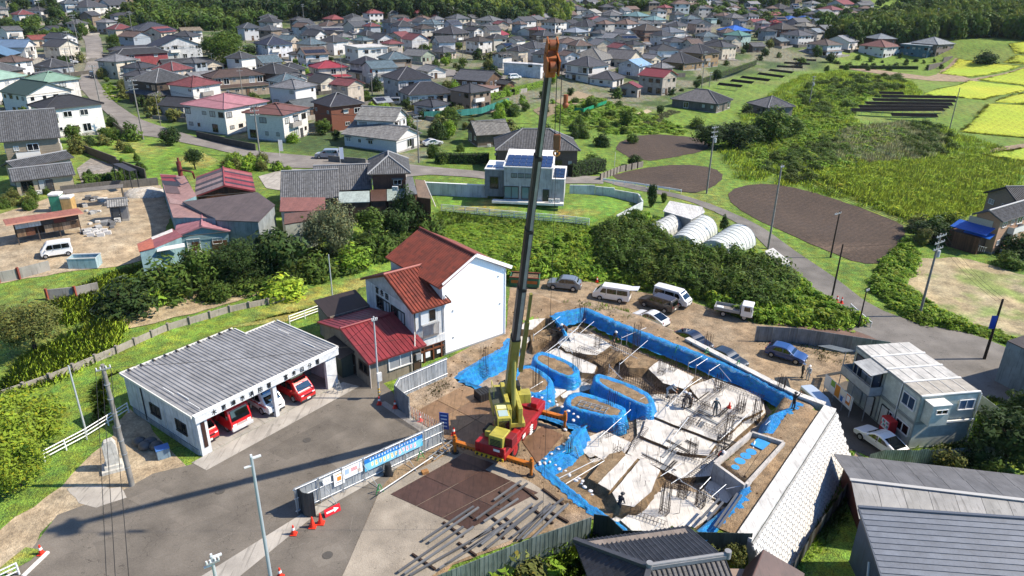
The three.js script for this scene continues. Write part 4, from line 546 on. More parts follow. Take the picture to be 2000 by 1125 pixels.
part('downpipe',[bar(V3(-8.35,0,1.2),V3(-8.35,2.7,1.2),.05),bar(V3(-4.2,0,1.2),V3(-4.2,2.7,1.2),.05),bar(V3(-3.9,2.7,1.4),V3(-3.2,3.6,.3),.05)],M('#c4bdb4',.5),t);
part('meter_box',[B(.5,.6,.25,-3.5,1.6,1.25)],GALV,t);
part('lean_to_store',[B(1.1,2.1,3.4,-9.0,1.05,-3.6)],M('#3f4a43',.7,{m:'stain'}),t);part('lean_to_roof',slab([V3(-9.8,2.1,-1.6),V3(-8.32,2.45,-1.6),V3(-8.32,2.45,-5.6),V3(-9.8,2.1,-5.6)],.06),M('#2a2b2b',.6,{m:'stain'}),t);
}
// SITE OFFICE (stacked cabins)
const OA=V3(34.53,-4,-51.25),OYAW=Math.atan2(.95,5.56),ol=(x,y,z)=>V3(x,y,z).applyAxisAngle(UP,OYAW).add(OA);
{
const W=5.6,D=9.2,t=thing('site_office','two-storey stack of pale green-grey site cabins with white roofs','site office',OA,OYAW);
const wm=M('#c6cec5',.7,{m:'grain',s:2.5}),fr=M('#8a928c',.6),wt=M('#d9d8d2',.55,{m:'stain',s:3});
for(let f=0;f<2;f++)for(let k=0;k<4;k++){
const z=-.04-k*2.3-1.13,y=f*2.68;
const c=part('cabin',B(W-.12,2.5,2.2,W/2,y+1.33,z),wm,t);
part('frame',[B(W,.12,.1,W/2,y+.1,z+1.09),B(W,.14,.1,W/2,y+2.6,z+1.09),B(.1,2.66,.12,.05,y+1.34,z+1.09),B(.1,2.66,.12,W-.05,y+1.34,z+1.09),B(.1,.12,2.2,.02,y+.1,z),B(.1,.14,2.2,.02,y+2.6,z)],fr,c);
if(f){const r=part('roof_panel',[B(W-.1,.05,2.12,W/2,y+2.72,z)],M(k===0?'#b5b0a4':'#c9c8c2',.6,{m:'stain',s:2.6+k*.4}),c);part('roof_rib',[...Array(4)].map((_,i)=>B(.05,.03,2.1,1.1+i*1.12,y+2.76,z)),wt,r);part('roof_seam',B(W,.1,.16,W/2,y+2.75,z+1.12),M('#e6e5e0',.5),r);}
}
win(t,-.02,4.2,-1.25,1.6,1.2,1,FR_WHITE,M('#2c3d52',.15));win(t,-.02,1.6,-1.2,1.7,1.0,1,FR_WHITE,GLASS);win(t,-.02,1.6,-3.0,.9,.9,1,FR_WHITE,GLASS);door(t,-.03,.1,-3.6,1,'#b5bbb6');door(t,-.03,.1,-5.6,1,'#c4c8c4');door(t,-.03,2.8,-5.4,1,'#3b4a5c');win(t,-.02,4.1,-6.8,1.5,1.1,1,FR_WHITE,GLASS);door(t,-.03,2.8,-8.2,1,'#3b4a5c');
win(t,4.5,4.25,.04,1.5,1.0,0,FR_WHITE,M('#5a6b80',.15));part('floor_band',B(W-2.0,.16,.14,3.9,2.68,.08),M('#e2e3df',.5),t);
const bay=part('bay_box',[RB(1.7,2.0,1.0,.04,1.25,4.05,.52)],wm,t);part('bay_roof',B(1.8,.06,1.1,1.25,5.08,.54),M('#dad9d3',.5),bay);win(bay,1.3,4.45,1.06,1.1,.42,0,FR_WHITE,GLASS);
const bc=part('gallery',[B(1.25,.1,4.4,-.66,2.72,-6.7)],M('#6d7377',.6,{metalness:.3}),t);
part('gallery_panel',[B(.05,.85,4.3,-1.26,3.2,-6.7),B(1.2,.85,.05,-.66,3.2,-4.52),B(1.2,.85,.05,-.66,3.2,-8.88)],M('#aeb3b5',.55,{m:'grain'}),bc);
part('gallery_post',[-4.6,-6.7,-8.8].flatMap((z)=>[bar(V3(-1.24,0,z),V3(-1.24,5.1,z),.04)]),GALV,bc);
part('gallery_rail',[bar(V3(-1.26,3.75,-4.5),V3(-1.26,3.75,-8.9),.03)],GALV,bc);
part('awning',slab([V3(-1.7,5.05,-4.3),V3(.0,5.32,-4.3),V3(.0,5.32,-6.9),V3(-1.7,5.05,-6.9)],.05),M('#b9bcba',.5,{m:'stain'}),t);
const st=part('stair',[beam(V3(-1.0,2.7,-9.0),V3(-1.0,.1,-12.6),.06,.2),beam(V3(-.2,2.7,-9.0),V3(-.2,.1,-12.6),.06,.2)],GALV,t);for(let i=0;i<11;i++)part('tread',B(.8,.04,.24,-.6,2.55-i*.235,-9.25-i*.32),GALV,st);
part('stair_canopy',slab([V3(-1.5,5.0,-8.9),V3(-.1,5.0,-8.9),V3(-.1,3.6,-12.8),V3(-1.5,3.6,-12.8)],.05),M('#6f7679',.6,{m:'stain'}),t);
part('downpipe',[bar(V3(-.06,.2,-2.32),V3(-.06,5.3,-2.32),.04),bar(V3(W+.05,.2,.05),V3(W+.05,5.3,.05),.05)],M('#d8d8d4',.5),t);
const nb=thing('notice_board','row of site notice boards with white, orange and blue sheets under the cabin gallery','notice board',ol(-2.1,0,-7.4),OYAW);
part('post',[-2.2,-.7,.8,2.0].map((z)=>bar(V3(0,0,z),V3(0,2.2,z),.04)),GALV,nb);part('board',B(.05,1.4,4.4,0,1.45,-.1),M('#d9dbd9',.6),nb);
[[-1.9,1.55,.9,1.1,'#e8eae8'],[-1.0,1.85,.6,.6,'#7cb04a'],[-1.0,1.2,.7,.6,'#e6e8e6'],[-.2,1.5,.7,1.2,'#d48a2a'],[.6,1.8,.8,.5,'#e9e4d0'],[.55,1.15,.35,.5,'#3a78b8'],[.95,1.15,.35,.5,'#e8eef2'],[1.5,1.6,.6,1.0,'#d6822c'],[1.5,1.7,.45,.6,'#eef0ee']].forEach(([z,y,w,h,c])=>part('sheet',B(.02,h,w,-.04-(c==='#eef0ee'?.012:0),y,z),M(c,.6),nb));
const vm=thing('vending_machine','red drinks vending machine standing against the site cabins','vending machine',ol(-.55,0,-2.15),OYAW);
part('cabinet',RB(.75,1.85,1.2,.03,0,.95,0),M('#b3121c',.35),vm);const vw=part('display_window',B(.03,.7,.95,-.39,1.4,0),M('#cfd6da',.2),vm);for(let i=0;i<8;i++)for(let j=0;j<2;j++)part('drink',cyl(.035,.2,-.41,1.15+j*.32,-.4+i*.115,8),M(['#c22','#e8e8e8','#2a6','#124a8c'][(i+j)%4],.4),vw);part('dispenser_slot',B(.03,.22,.6,-.39,.35,0),DARK,vm);part('price_strip',B(.03,.12,.95,-.39,.95,0),M('#e9e9e6',.5),vm);
}
// OTHER NEAR BUILDINGS
function outlineBuilding(t,pts,wallM,roofM,o={}){
const g0=Math.min(...pts.map((p)=>hgt(p.x,p.z)))-.4,c=pts.reduce((a,p)=>a.add(p),V3(0,0,0)).multiplyScalar(1/pts.length),inset=pts.map((p)=>p.clone().lerp(c,o.inset??.06));
const gs=[];for(let i=0;i<pts.length;i++){const a=inset[i],b=inset[(i+1)%pts.length];gs.push(quad(V3(a.x,g0,a.z),V3(b.x,g0,b.z),b.clone().add(V3(0,-.06,0)),a.clone().add(V3(0,-.06,0))));}
if(!o.open)part('wall',gs,wallM,t);else part('post',inset.map((p)=>bar(V3(p.x,g0,p.z),p,.08)),wallM,t);
return part('roof',slab(pts,.1),roofM,t);
}
const PH=(x,y,h)=>{const q=G(x,y,h);return q;};
{
house([713,307],[717,335],[802,334],6.4,'hip','#5d4034','#66696d',{surf:'kawara',rib:'kawara',label:'brown tower-like upper storey with grey tiled pyramid roof above the long tiled house',ridge:'#9a9c9e',slope:.62,ov:.7});
house([611,338],[611,371],[727,368],3.6,'gx','#553a2f','#6b6e72',{surf:'kawara',rib:'kawara',label:'long brown house with grey tiled gable roof above the wooded bank',ridge:'#9a9c9e',slope:.5,ov:.4});
house([548,350],[546,388],[662,386],3.0,'gx','#6b5145','#6b6e72',{surf:'kawara',rib:'kawara',label:'lower end of the brown tiled house beside the workshop',ridge:'#9a9c9e',slope:.5,ov:.4});
const t=thing('veranda','brown verandas and lean-to roofs along the front of the brown tiled house','veranda',V3(0,0,0));
for(const[q,h,c,wc]of[[[[546,413],[635,411],[636,392],[549,392]],2.4,'#8d5f56','#b9b6ae'],[[[555,438],[618,428],[620,418],[556,424]],2.3,'#6d5148','#a9b0a4'],[[[661,396],[722,394],[722,379],[663,381]],2.6,'#a9b7b2','#4a3a32'],[[[724,393],[755,392],[755,376],[724,377]],2.6,'#5a4338','#4a3a32'],[[[756,392],[800,388],[800,374],[756,376]],2.6,'#9fb0aa','#4a3a32']]){const p=q.map(([x,y])=>{const g=P(x,y,1.3+h);return g;});p[2].y+=.5;p[3].y+=.5;outlineBuilding(t,p,M(wc,.8,{m:'stain'}),M(c,.5,{m:'stain',s:2}));}
const t2=thing('lean_to','patched brown and grey lean-to beside the tiled upper storey','shed',V3(0,0,0));
for(const[q,h,c]of[[[[793,380],[815,378],[806,345],[792,345]],4.2,'#77797b'],[[[816,385],[842,388],[829,352],[810,350]],3.6,'#84705a']])outlineBuilding(t2,q.map(([x,y])=>P(x,y,1.3+h)),M('#6a4a3c',.85,{m:'wood'}),M(c,.6,{m:'stain'}));
part('white_rail',[bar(P(829,352,4.6),P(851,404,2.6),.06)],WHITE,t2);
const ac=thing('air_conditioner','white air conditioner unit on the upper storey of the brown tiled house','air conditioner',P(772,372,5.6));acUnit(ac,0,0,0,0);
}
{
const wood=M('#5a3a26',.9,{m:'wood',s:2}),teal=M('#7fa0a8',.8,{m:'stain',s:3}),grey=M('#8f9696',.85,{m:'stain'});
const q=(x,y)=>[x/4,280+y/4];
const patch=(t,ro,list)=>{for(const[a,b,c,d,h,col]of list)part('roof_patch',slab([a,b,c,d].map((p)=>P(...q(...p),h+.02)),.03),M(col,.5,{m:'stain',s:2}),ro);};
const e=house(q(1465,262),q(1522,408),q(1995,386),3.0,'gz','#5a3a26','#8f3b3c',{surf:'metal',name:'workshop',cat:'workshop',label:'timber workshop with red, black and grey striped metal roof',siding:'wood',slope:.3,ov:.35,door:0,dens:.15});
const{R,D}=e.ex;const sl=.3,cs=1/Math.hypot(1,sl),L=(R/2+.35)/cs,ro=e.getObjectByName('roof');
[['#9a4a49',1],['#333238',.5],['#94393b',1.2],['#302f34',.5],['#a44e4b',1],['#8a3337',.9],['#3a383c',.45],['#a2605a',.9]].reduce((z,[c,w])=>{const p=part('roof_sheet',B(L,.03,w*D/7),M(c,.5,{m:'stain',s:3}),ro);p.position.set(R+.35-L/2*cs,3-.35*sl+L/2*sl*cs+.05,.35-z-w*D/14);p.rotation.z=-Math.atan(sl);return z+w*D/6.6;},0);
[['#8f7b78',1.1],['#3b3638',.55],['#9a8480',.8],['#3d383a',.6],['#94726c',1.2],['#4a4042',.8]].reduce((z,[c,w])=>{const p=part('roof_sheet',B(L,.03,w*D/5.5),M(c,.5,{m:'stain',s:3}),ro);p.position.set(-.35+L/2*cs,3-.35*sl+L/2*sl*cs+.05,.35-z-w*D/11);p.rotation.z=Math.atan(sl);return z+w*D/5.2;},0);
const b=thing('workshop','long low workshop with faded pink and salmon sheet roof along the stone yard','workshop',V3(0,0,0)),hb=4.2;
const rb=outlineBuilding(b,[[1352,578],[1690,590],[1430,452],[1535,408],[1450,252],[1248,238]].map((p,i)=>P(...q(...p),hb+(i===1||i===2?.4:0))).map((p)=>p),teal,M('#a07e78',.55,{m:'stain',s:4}),{inset:.03});
rb.geometry.dispose();rb.geometry=metricUV(merge([slab([[1352,578],[1690,590],[1430,452],[1300,410]].map((p)=>P(...q(...p),hb)),.1),slab([[1300,410],[1430,452],[1535,408],[1440,252],[1248,238]].map((p)=>P(...q(...p),hb)),.1)]));
patch(b,rb,[[[1252,245],[1375,250],[1380,298],[1262,290],hb,'#8d2f33'],[[1262,290],[1380,300],[1412,340],[1285,325],hb,'#2f3138'],[[1285,327],[1385,338],[1410,396],[1300,388],hb,'#66524f'],[[1310,418],[1425,455],[1500,490],[1330,470],hb,'#a88a83']]);
const c=thing('workshop','workshop hall with broad dark grey-brown sheet roof beside the tiled house','workshop',V3(0,0,0));
outlineBuilding(c,[[1690,600],[2020,612],[2150,480],[2010,380],[1425,455]].map((p,i)=>P(...q(...p),4.4+(i===3||i===4?.3:0))),grey,M('#5d5250',.6,{m:'stain',s:4}),{inset:.03});
const wn=win(c,0,0,0,1.6,1.1,0,FR_DARK,GLASS);wn.position.copy(P(2040/4,280+650/4,2.6)).add(V3(0,0,.25));wn.rotation.y=.35;
const f=house(q(1336,620),q(1362,722),q(1797,692),3.0,'gz','#7d9ba4','#a9757c',{surf:'corr',rib:'wave',name:'workshop',cat:'workshop',label:'teal-walled workshop front with pink corrugated gable roof and timber patches',slope:.3,ov:.3,door:0,dens:.3,frame:FR_WHITE});
part('timber_patch',[B(.8,1.3,.05,f.ex.R*.32,1.2,.05),B(1.9,1.2,.05,f.ex.R*.8,1.1,.05)],wood,f);
const g=thing('lean_to','teal lean-to with orange and maroon sheet roof below the workshop front','shed',V3(0,0,0)),hg=3.4;
const rg=outlineBuilding(g,[[1085,845],[1210,812],[1425,722],[1345,665],[1070,785]].map((p)=>P(...q(...p),hg)),teal,M('#8d5256',.55,{m:'stain',s:3}),{inset:.05});
patch(g,rg,[[[1085,845],[1205,812],[1190,740],[1072,788],hg,'#b8694e'],[[1180,735],[1345,668],[1350,690],[1188,752],hg,'#d8d6d0']]);
part('door_canopy',slab([[1225,845],[1445,805],[1440,778],[1230,815]].map((p)=>P(...q(...p),3.0)),.06),WHITE,g);
const ch=thing('flue','rust-red metal flue bending over the workshop roof','flue',V3(0,0,0));const c0=P(353,343,4.6);part('stack',[bar(c0,c0.clone().add(V3(0,2.2,0)),.35,12),bar(c0.clone().add(V3(0,2.2,0)),c0.clone().add(V3(0,2.8,0)),.16,8)],M('#7a3226',.7,{m:'stain'}),ch);part('duct',[bar(c0.clone().add(V3(.2,.9,0)),P(376,336,6.2),.14,8),bar(P(376,336,6.2),P(380,348,4.6),.14,8)],M('#8a3a2a',.7,{m:'stain'}),ch);
}
{
const s=thing('open_shed','low open-fronted shed with salmon roof edge and patched board wall in the stone yard','shed',V3(0,0,0)),a=P(38,476,1.6),b=P(160,455,1.6),yaw=yawOf(a,b),w=a.distanceTo(b);s.position.copy(a);s.rotation.y=yaw;
part('roof',slab([V3(-.9,2.9,.9),V3(w+.6,2.9,.9),V3(w+.6,2.5,-3.4),V3(-.9,2.5,-3.4)],.12),M('#a86a58',.6,{m:'stain'}),s);part('roof_edge',B(w+1.5,.16,.06,w/2-.15,2.85,.94),M('#c08a74',.6),s);
for(let i=0;i<7;i++)if(i!==2)part('board',B(w/7-.06,1.0,.05,(i+.5)*w/7,1.35,.05),M(['#8d7a66','#6d4a3a','#555','#9a8f80','#7a6a5a','#94877a','#6b5a4a'][i],.9,{m:'wood',s:2}),s);
for(let i=0;i<5;i++)part('upper_board',B(w/5-.04,.75,.05,(i+.5)*w/5,2.3,.08),M(['#b9c0c4','#c9cdd0','#3b3a3c','#6a2f28','#4d3c38'][i],.8,{m:'stain'}),s);
part('post',[0,.33,.66,1].map((k)=>B(.12,2.8,.12,k*w,1.3,-.1)),M('#4a4038',.9),s);part('back_wall',B(w,2.4,.08,w/2,1.2,-3.2),M('#5d4c40',.9,{m:'wood'}),s);
house([200,396],[208,403],[247,402],2.4,'gx','#77787a','#9a9a98',{surf:'kawara',rib:'kawara',name:'garden_shed',cat:'shed',label:'small grey shed with pale tiled roof in the stone yard',slope:.6,ov:.25,dens:0});
const c=thing('carport','dark flat carport in the walled garden','carport',V3(0,0,0));outlineBuilding(c,[[219,320],[252,334],[266,331],[238,318]].map(([x,y])=>P(x,y,4.4)),M('#2c2d30',.6),M('#2e3038',.6),{open:1});
const l=thing('lumber_rack','long tiled storage rack of dark stone slabs along the yard wall','rack',V3(0,0,0));outlineBuilding(l,[[125,378],[240,366],[240,359],[122,371]].map(([x,y])=>P(x,y,3.6)),M('#4a4640',.9),M('#77736c',.7,{m:'stain'}),{open:1});
const r=rng(55);
for(let i=0;i<26;i++){const px=158+r()*80,py=388+r()*70,g=G(px,py),k=.35+r()*.6;const st=solo('stone_block',RB(k*1.3,k*.8,k,.05,0,k*.4,0),M(['#b9bab8','#8f9192','#d6d6d2','#6e7072'][i%4],.9,{m:'stain',s:1}),'cut stone block lying in the stone yard','stone block','cut stone blocks in the yard');st.position.copy(g);st.rotation.y=r()*3;}
for(let i=0;i<8;i++){const g=G(165+i*6.5,454+(i%3)*4),st=solo('stone_slab',B(.9,.5,.35,0,.25,0),M('#e2e1dd',.85,{m:'grain'}),'white stone slab standing in the yard row','stone slab','row of white stone slabs');st.position.copy(g);st.rotation.y=.3;}
for(const[x,y,h,c,lab]of[[116,412,2.6,'#3c9a7a','white and green portable tank beside the stone yard'],[137,412,2.2,'#c9a66b','beige portable box beside the stone yard']]){const g=G(x,y),t2=thing('storage_tank',lab,'tank',g,.2);part('body',RB(1.5,h,1.6,.12,0,h/2,0),M(c,.6,{m:'stain'}),t2);part('cap',RB(1.6,.4,1.7,.15,0,h,0),WHITE,t2);}
const heap=new THREE.SphereGeometry(1,24,10,0,6.283,0,1.4);const hp=heap.attributes.position;for(let i=0;i<hp.count;i++){const k=1+.35*(fbm(hp.getX(i)*3+5,hp.getZ(i)*3,3,8)-.5);hp.setXYZ(i,hp.getX(i)*3.6*k,hp.getY(i)*1.1*k,hp.getZ(i)*2.6*k);}heap.computeVertexNormals();const ho=solo('sand_heap',heap,M('#cfcdc6',.95,{m:'soil',s:2}),'heap of pale stone dust beside the workshop','heap');ho.position.copy(G(287,380)).add(V3(0,-.1,0));
const ct=thing('container_box','pale blue open crate at the edge of the stone yard','crate',G(168,520),.15);part('box',[B(3.2,1.3,.08,0,.65,.8),B(3.2,1.3,.08,0,.65,-.8),B(.08,1.3,1.5,-1.56,.65,0),B(.08,1.3,1.5,1.56,.65,0),B(3.1,.06,1.5,0,.1,0)],M('#a9c4cc',.7,{m:'stain'}),ct);part('rim',[B(3.3,.12,.14,0,1.3,.8),B(3.3,.12,.14,0,1.3,-.8)],WHITE,ct);
}
{
const a=P(984,393,.5),b=P(1100,398,.5),yaw=yawOf(a,b),t=thing('modern_house','grey modern house with solar panels and large ground-floor windows behind the lawn','house',a,yaw);
const wm=M('#b4b5b3',.8,{m:'stain',s:4}),top=M('#dcdcda',.6);
part('main_wall',[B(7.6,5.6,8,3.8,2.8,-4)],wm,t);part('left_wall',B(3.4,4.4,6,-1.75,2.2,-5.6),M('#8f9698',.8,{m:'stain'}),t);part('right_wall',B(1.9,3.9,6.6,8.6,1.95,-3.6),wm,t);
part('plinth',[B(11.4,.35,1.2,3.9,.1,.5)],WHITE,t);
const r1=part('main_roof',slab([V3(-.15,5.72,.2),V3(7.75,5.72,.2),V3(7.75,6.7,-8.2),V3(-.15,6.7,-8.2)],.16),top,t);part('gable_fill',[B(7.6,.9,.1,3.8,6.0,-7.9),B(.1,.7,6,.06,5.8,-5),B(.1,.7,6,7.54,5.8,-5)],wm,r1);
for(let i=0;i<7;i++)for(let j=0;j<3;j++){const p=part('solar_panel',B(.98,.05,1.6),M('#1d3a66',.18,{metalness:.3}),r1);p.position.set(.7+i*1.05,5.93+j*.2,-.8-j*1.7);p.rotation.x=.116;}
part('left_roof',B(3.5,.14,6.2,-1.75,4.48,-5.6),top,t);for(let i=0;i<3;i++){const p=part('solar_panel',B(.95,.05,1.6,-2.8+i*1.05,4.6,-4.2),M('#1d3a66',.18,{metalness:.3}),t);}
const rr=part('right_roof',slab([V3(7.6,3.95,-.2),V3(9.7,3.95,-.2),V3(9.7,4.4,-7.1),V3(7.6,4.4,-7.1)],.12),top,t);for(let i=0;i<2;i++)for(let j=0;j<3;j++){const p=part('solar_panel',B(.85,.05,1.5),M('#16233c',.2,{metalness:.3}),rr);p.position.set(8.2+i*.9,4.12+j*.11,-1.4-j*1.65);p.rotation.x=.065;}
for(const x of[1.2,4.0])win(t,x,1.5,.04,2.4,2.1,0,FR_DARK,M('#5d7a7c',.1));for(const x of[1.6,2.7,3.8])win(t,x,4.3,.04,.9,.7,0,FR_DARK,M('#77807f',.2));door(t,6.7,.2,.05,0,'#20301f');win(t,-1.9,2.3,-2.56,1.4,2.0,0,FR_DARK,GLASS);acUnit(t,7.6,.3,.6,0);acUnit(t,8.6,.3,.4,0);win(t,-3.49,2.4,-5,1.4,1.4,1,FR_DARK,GLASS);
}
{
const h=house([1902,414],[1960,430],[2040,402],5.6,'gx','#b08f74','#66696e',{surf:'kawara',rib:'kawara',label:'tan two-storey house with grey tiled gable and bright blue awnings beside the bare lot',ridge:'#b9bbbc',slope:.5,frame:FR_WHITE});
const{D}=h.ex;part('awning',[slab([V3(-1.4,2.6,-.2),V3(0,3.1,-.2),V3(0,3.1,-4.0),V3(-1.4,2.6,-4.0)],.05)],M('#1a66c8',.5),h);
part('blue_roof',[slab([V3(-2.4,3.3,-D+3),V3(0,4.0,-D+3),V3(0,4.0,-D-2.2),V3(-2.4,3.3,-D-2.2)],.08)],M('#1552a8',.5,{b:'wrinkle',bs:2,bk:.06}),h);part('shutter',B(.08,1.5,3.4,-.06,4.2,-2.6),M('#b9b4a2',.7,{m:'siding',s:2}),h);part('porch',B(2.2,2.6,4.5,-1.1,1.3,-D-0),M('#6a5142',.9,{m:'wood'}),h);part('railing',[B(.05,.05,4,-1.9,1.4,-2),...[...Array(14)].map((_,i)=>B(.03,.8,.03,-1.9,1,-.2-i*.28))],M('#d0d0cc',.5),h);
house([1968,375],[1995,402],[2060,388],5.8,'gx','#9a8a78','#4b4e54',{surf:'kawara',rib:'kawara',label:'dark tiled roof rising behind the tan house at the bare lot'});
}
{
const t=thing('tiled_house','dark grey tiled roof with pale ridge caps close below the green fence','house',V3(4.1,-4,-34.5),.2);
const half=4.65,hx=3.0,ey=4.9,sl=.385,top=ey+half*sl,cs=1/Math.hypot(1,sl),k=Math.hypot(1,sl),sx=half*sl/hx,cx=1/Math.hypot(1,sx),kx=Math.hypot(1,sx),W=7.6,D=2*half,tile=M('#3c3f47',.55,{m:'kawara',s:2.4,b:'kawaraB',bs:2.4,bk:.05}),cap=M('#8f9194',.55,{m:'grain'});
part('wall',B(W-1.2,9,D-1.2,W/2+.1,.8,half),M('#8a8078',.9,{m:'stain'}),t);
const f1=(u)=>Math.min(u/hx,1)*half*k,r=part('roof',[roofPlane(V3(W,ey,0),V3(-1,0,0),V3(0,sl*cs,cs),W,(u)=>Math.min((W-u)/hx,1)*half*k,'kawara'),roofPlane(V3(0,ey,0),V3(0,0,1),V3(cx,sx*cx,0),D,(u)=>Math.min(u,D-u)/half*hx*kx,'kawara'),roofPlane(V3(0,ey,D),V3(1,0,0),V3(0,sl*cs,-cs),W,f1,'kawara'),slab([V3(0,ey-.05,D),V3(W,ey-.05,D),V3(W,ey-.05,0),V3(0,ey-.05,0)],.1)],tile,t,true);
part('hip_ridge',[beam(V3(0,ey+.12,0),V3(hx,top+.1,half),.3,.22),beam(V3(0,ey+.12,D),V3(hx,top+.1,half),.3,.22)],M('#4a4d54',.55,{m:'grain'}),r);
part('main_ridge',[beam(V3(hx,top+.1,half),V3(W+.2,top+.1,half),.34,.24),bar(V3(hx,top+.24,half),V3(W+.3,top+.24,half),.12,8)],cap,r);part('ridge_end',[cyl(.2,.5,hx,top-.1,half,12),cyl(.2,.5,W+.15,top-.05,half,12)],cap,r);
part('lower_hip',[beam(V3(-2.2,ey-1.4,D+1.6),V3(-.6,ey-.6,D-.3),.4,.35)],cap,r);
const lo=part('porch_roof',[roofPlane(V3(-3.2,ey-1.9,D+2),V3(1,0,0),V3(0,sl*cs,-cs),4,()=>3.4,'kawara')],tile,t,true);
const bq=thing('brown_house','plain brown sheet roof beside the foot of the white retaining wall','house',V3(0,0,0));const hh=-.6;const rr=P(1492,1076,hh+.9),re=P(1466,1140,hh+.9);
part('roof',[slab([P(1458,1110,hh),P(1440,1160,hh),re,rr].reverse(),.1),slab([rr,re,P(1560,1190,hh),P(1570,1122,hh)].reverse(),.1)],M('#5a4540',.55,{m:'stain'}),bq);part('wall',[B(4,3,6,(rr.x+P(1560,1190,hh).x)/2-.6,-2.3,rr.z+3.4)],M('#8a7a70',.9),bq);part('ridge',[bar(rr,re,.1)],M('#6d554e',.6),bq);
}
{
const rh=-.5,eh=-1.5,a=P(1671,939,rh),b=P(2060,985,rh),t=thing('long_shed','long low shed with pale grey felt gable roof beside the rusty fence','shed',V3(0,0,0));
const dir=b.clone().sub(a).normalize(),nrm=V3(-dir.z,0,dir.x);if(nrm.z<0)nrm.negate();
const f=M('#7f8081',.8,{m:'stain',s:5}),near=P(1644,1009,eh),wN=near.clone().sub(a).dot(nrm),wF=-P(1690,892,eh).sub(a).dot(nrm),L=a.distanceTo(b)+6;
const at=(x,y,z)=>a.clone().addScaledVector(dir,x).addScaledVector(nrm,z).setY(y);
part('wall',[quad(at(.5,-4.2,wN-.5),at(L,-4.2,wN-.5),at(L,eh,wN-.5),at(.5,eh,wN-.5)),quad(at(.5,-4.2,-wF+.5),at(.5,-4.2,wN-.5),at(.5,eh,wN-.5),at(.5,eh,-wF+.5)),polyG([at(.5,eh,-wF+.5),at(.5,eh,wN-.5),at(.5,rh-.1,0)])],M('#5c2f28',.9,{m:'wood',s:3}),t);
for(let i=0;i<11;i++){const x0=-.3+i*L/11,x1=-.3+(i+1)*L/11-.03,m=M(['#a3a4a3','#acadac','#a6a7a5'][i%3],.8,{m:'stain',s:4+i%2});part('roof_sheet',slab([at(x0,eh,wN),at(x1,eh,wN),at(x1,rh,0),at(x0,rh,0)],.06),m,t);const md=rh+(eh-rh)*.5;part('roof_sheet',slab([at(x0,rh,0),at(x1,rh,0),at(x1,md,-wF/2),at(x0,md,-wF/2)],.06),M(['#6c6e72','#67696d'][i%2],.8,{m:'stain',s:4}),t);part('roof_sheet',slab([at(x0,md-.05,-wF/2+.05),at(x1,md-.05,-wF/2+.05),at(x1,eh-.05,-wF),at(x0,eh-.05,-wF)],.06),M(['#66686c','#6c6e72'][i%2],.8,{m:'stain',s:4}),t);}
part('ridge_cap',[beam(at(-.4,rh+.06,0),at(L,rh+.06,0),.3,.08)],M('#a9aaa8',.6),t);part('window',[B(1.4,.8,.08).translate(...at(1.6,-2.4,wN-.44).toArray())],M('#3a3f40',.3),t);
const th=.7,a2=P(1679,993,th),b2=P(2000,1015,th),d2=b2.clone().sub(a2).normalize(),n2=V3(-d2.z,0,d2.x);if(n2.z<0)n2.negate();
const t2=thing('metal_roof_house','blue-grey metal roof of lapped horizontal courses nearest the grey shed','house',V3(0,0,0)),L2=a2.distanceTo(b2)+1.0,mt=[M('#6c7480',.5,{m:'grain',s:6}),M('#707884',.5,{m:'grain',s:7}),M('#69717d',.5,{m:'grain',s:8})],at2=(x,y,z)=>a2.clone().addScaledVector(d2,x).addScaledVector(n2,z).setY(y);
for(let i=0;i<18;i++){const z0=i*.40,z1=z0+.43,y0=th-z0*.30,y1=th-z1*.30;part('roof_course',slab([at2(0,y1+.07,z1),at2(L2,y1+.07,z1),at2(L2,y0+.012,z0),at2(0,y0+.012,z0)],.06),mt[i%3],t2);}
part('ridge_cap',[beam(at2(-.1,th+.08,-.05),at2(L2,th+.08,-.05),.22,.14)],M('#4d545f',.5),t2);part('gutter',[beam(at2(L2+.1,th-.1,0),at2(L2+.1,th-2.2,7),.3,.25)],M('#c9d2d4',.5),t2);part('verge_board',[beam(at2(-.06,th-.05,0),at2(-.06,th-2.15,7),.08,.22)],M('#2f3f52',.5),t2);
part('wall',[quad(at2(.2,-4.2,0),at2(.2,-4.2,7),at2(.2,th-2.3,7),at2(.2,th-.2,0)),quad(at2(.2,-4.2,0),at2(L2,-4.2,0),at2(L2,th-.2,0),at2(.2,th-.2,0))],M('#2c4560',.7,{m:'stain'}),t2);
part('lower_roof',slab([at2(-1.4,-.6,7.6),at2(3,-.6,7.6),at2(3,-.35,6.4),at2(-1.4,-.35,6.4)],.08),mt[0],t2);part('pipe',[bar(at2(-.8,-3.9,5.6),at2(-.2,-.9,3.2),.08)],M('#8fa0a8',.5),t2);
const g=thing('grey_warehouse','windowless grey-blue building with dark sloping roof edge beside the road','building',V3(0,0,0));const q0=P(1942,745,-4),q1=P(2100,830,-4),top=4.6;
const c0=q0.clone(),c1=q1.clone(),dep=V3(c1.z-c0.z,0,-(c1.x-c0.x)).normalize().multiplyScalar(9);if(dep.x<0)dep.negate();
const pts=[c0,c1,c1.clone().add(dep),c0.clone().add(dep)];const rw=[];for(let i=0;i<4;i++){const p=pts[i],n=pts[(i+1)%4];rw.push(quad(p.clone(),n.clone(),n.clone().setY(-4+top),p.clone().setY(-4+top)));}
part('wall',rw,M('#76868f',.85,{m:'stain',s:4}),g);part('roof',slab(pts.map((p,i)=>p.clone().setY(-4+top+.1+(i>1?1.2:0))),.12),M('#4d4746',.7,{m:'stain'}),g);
}
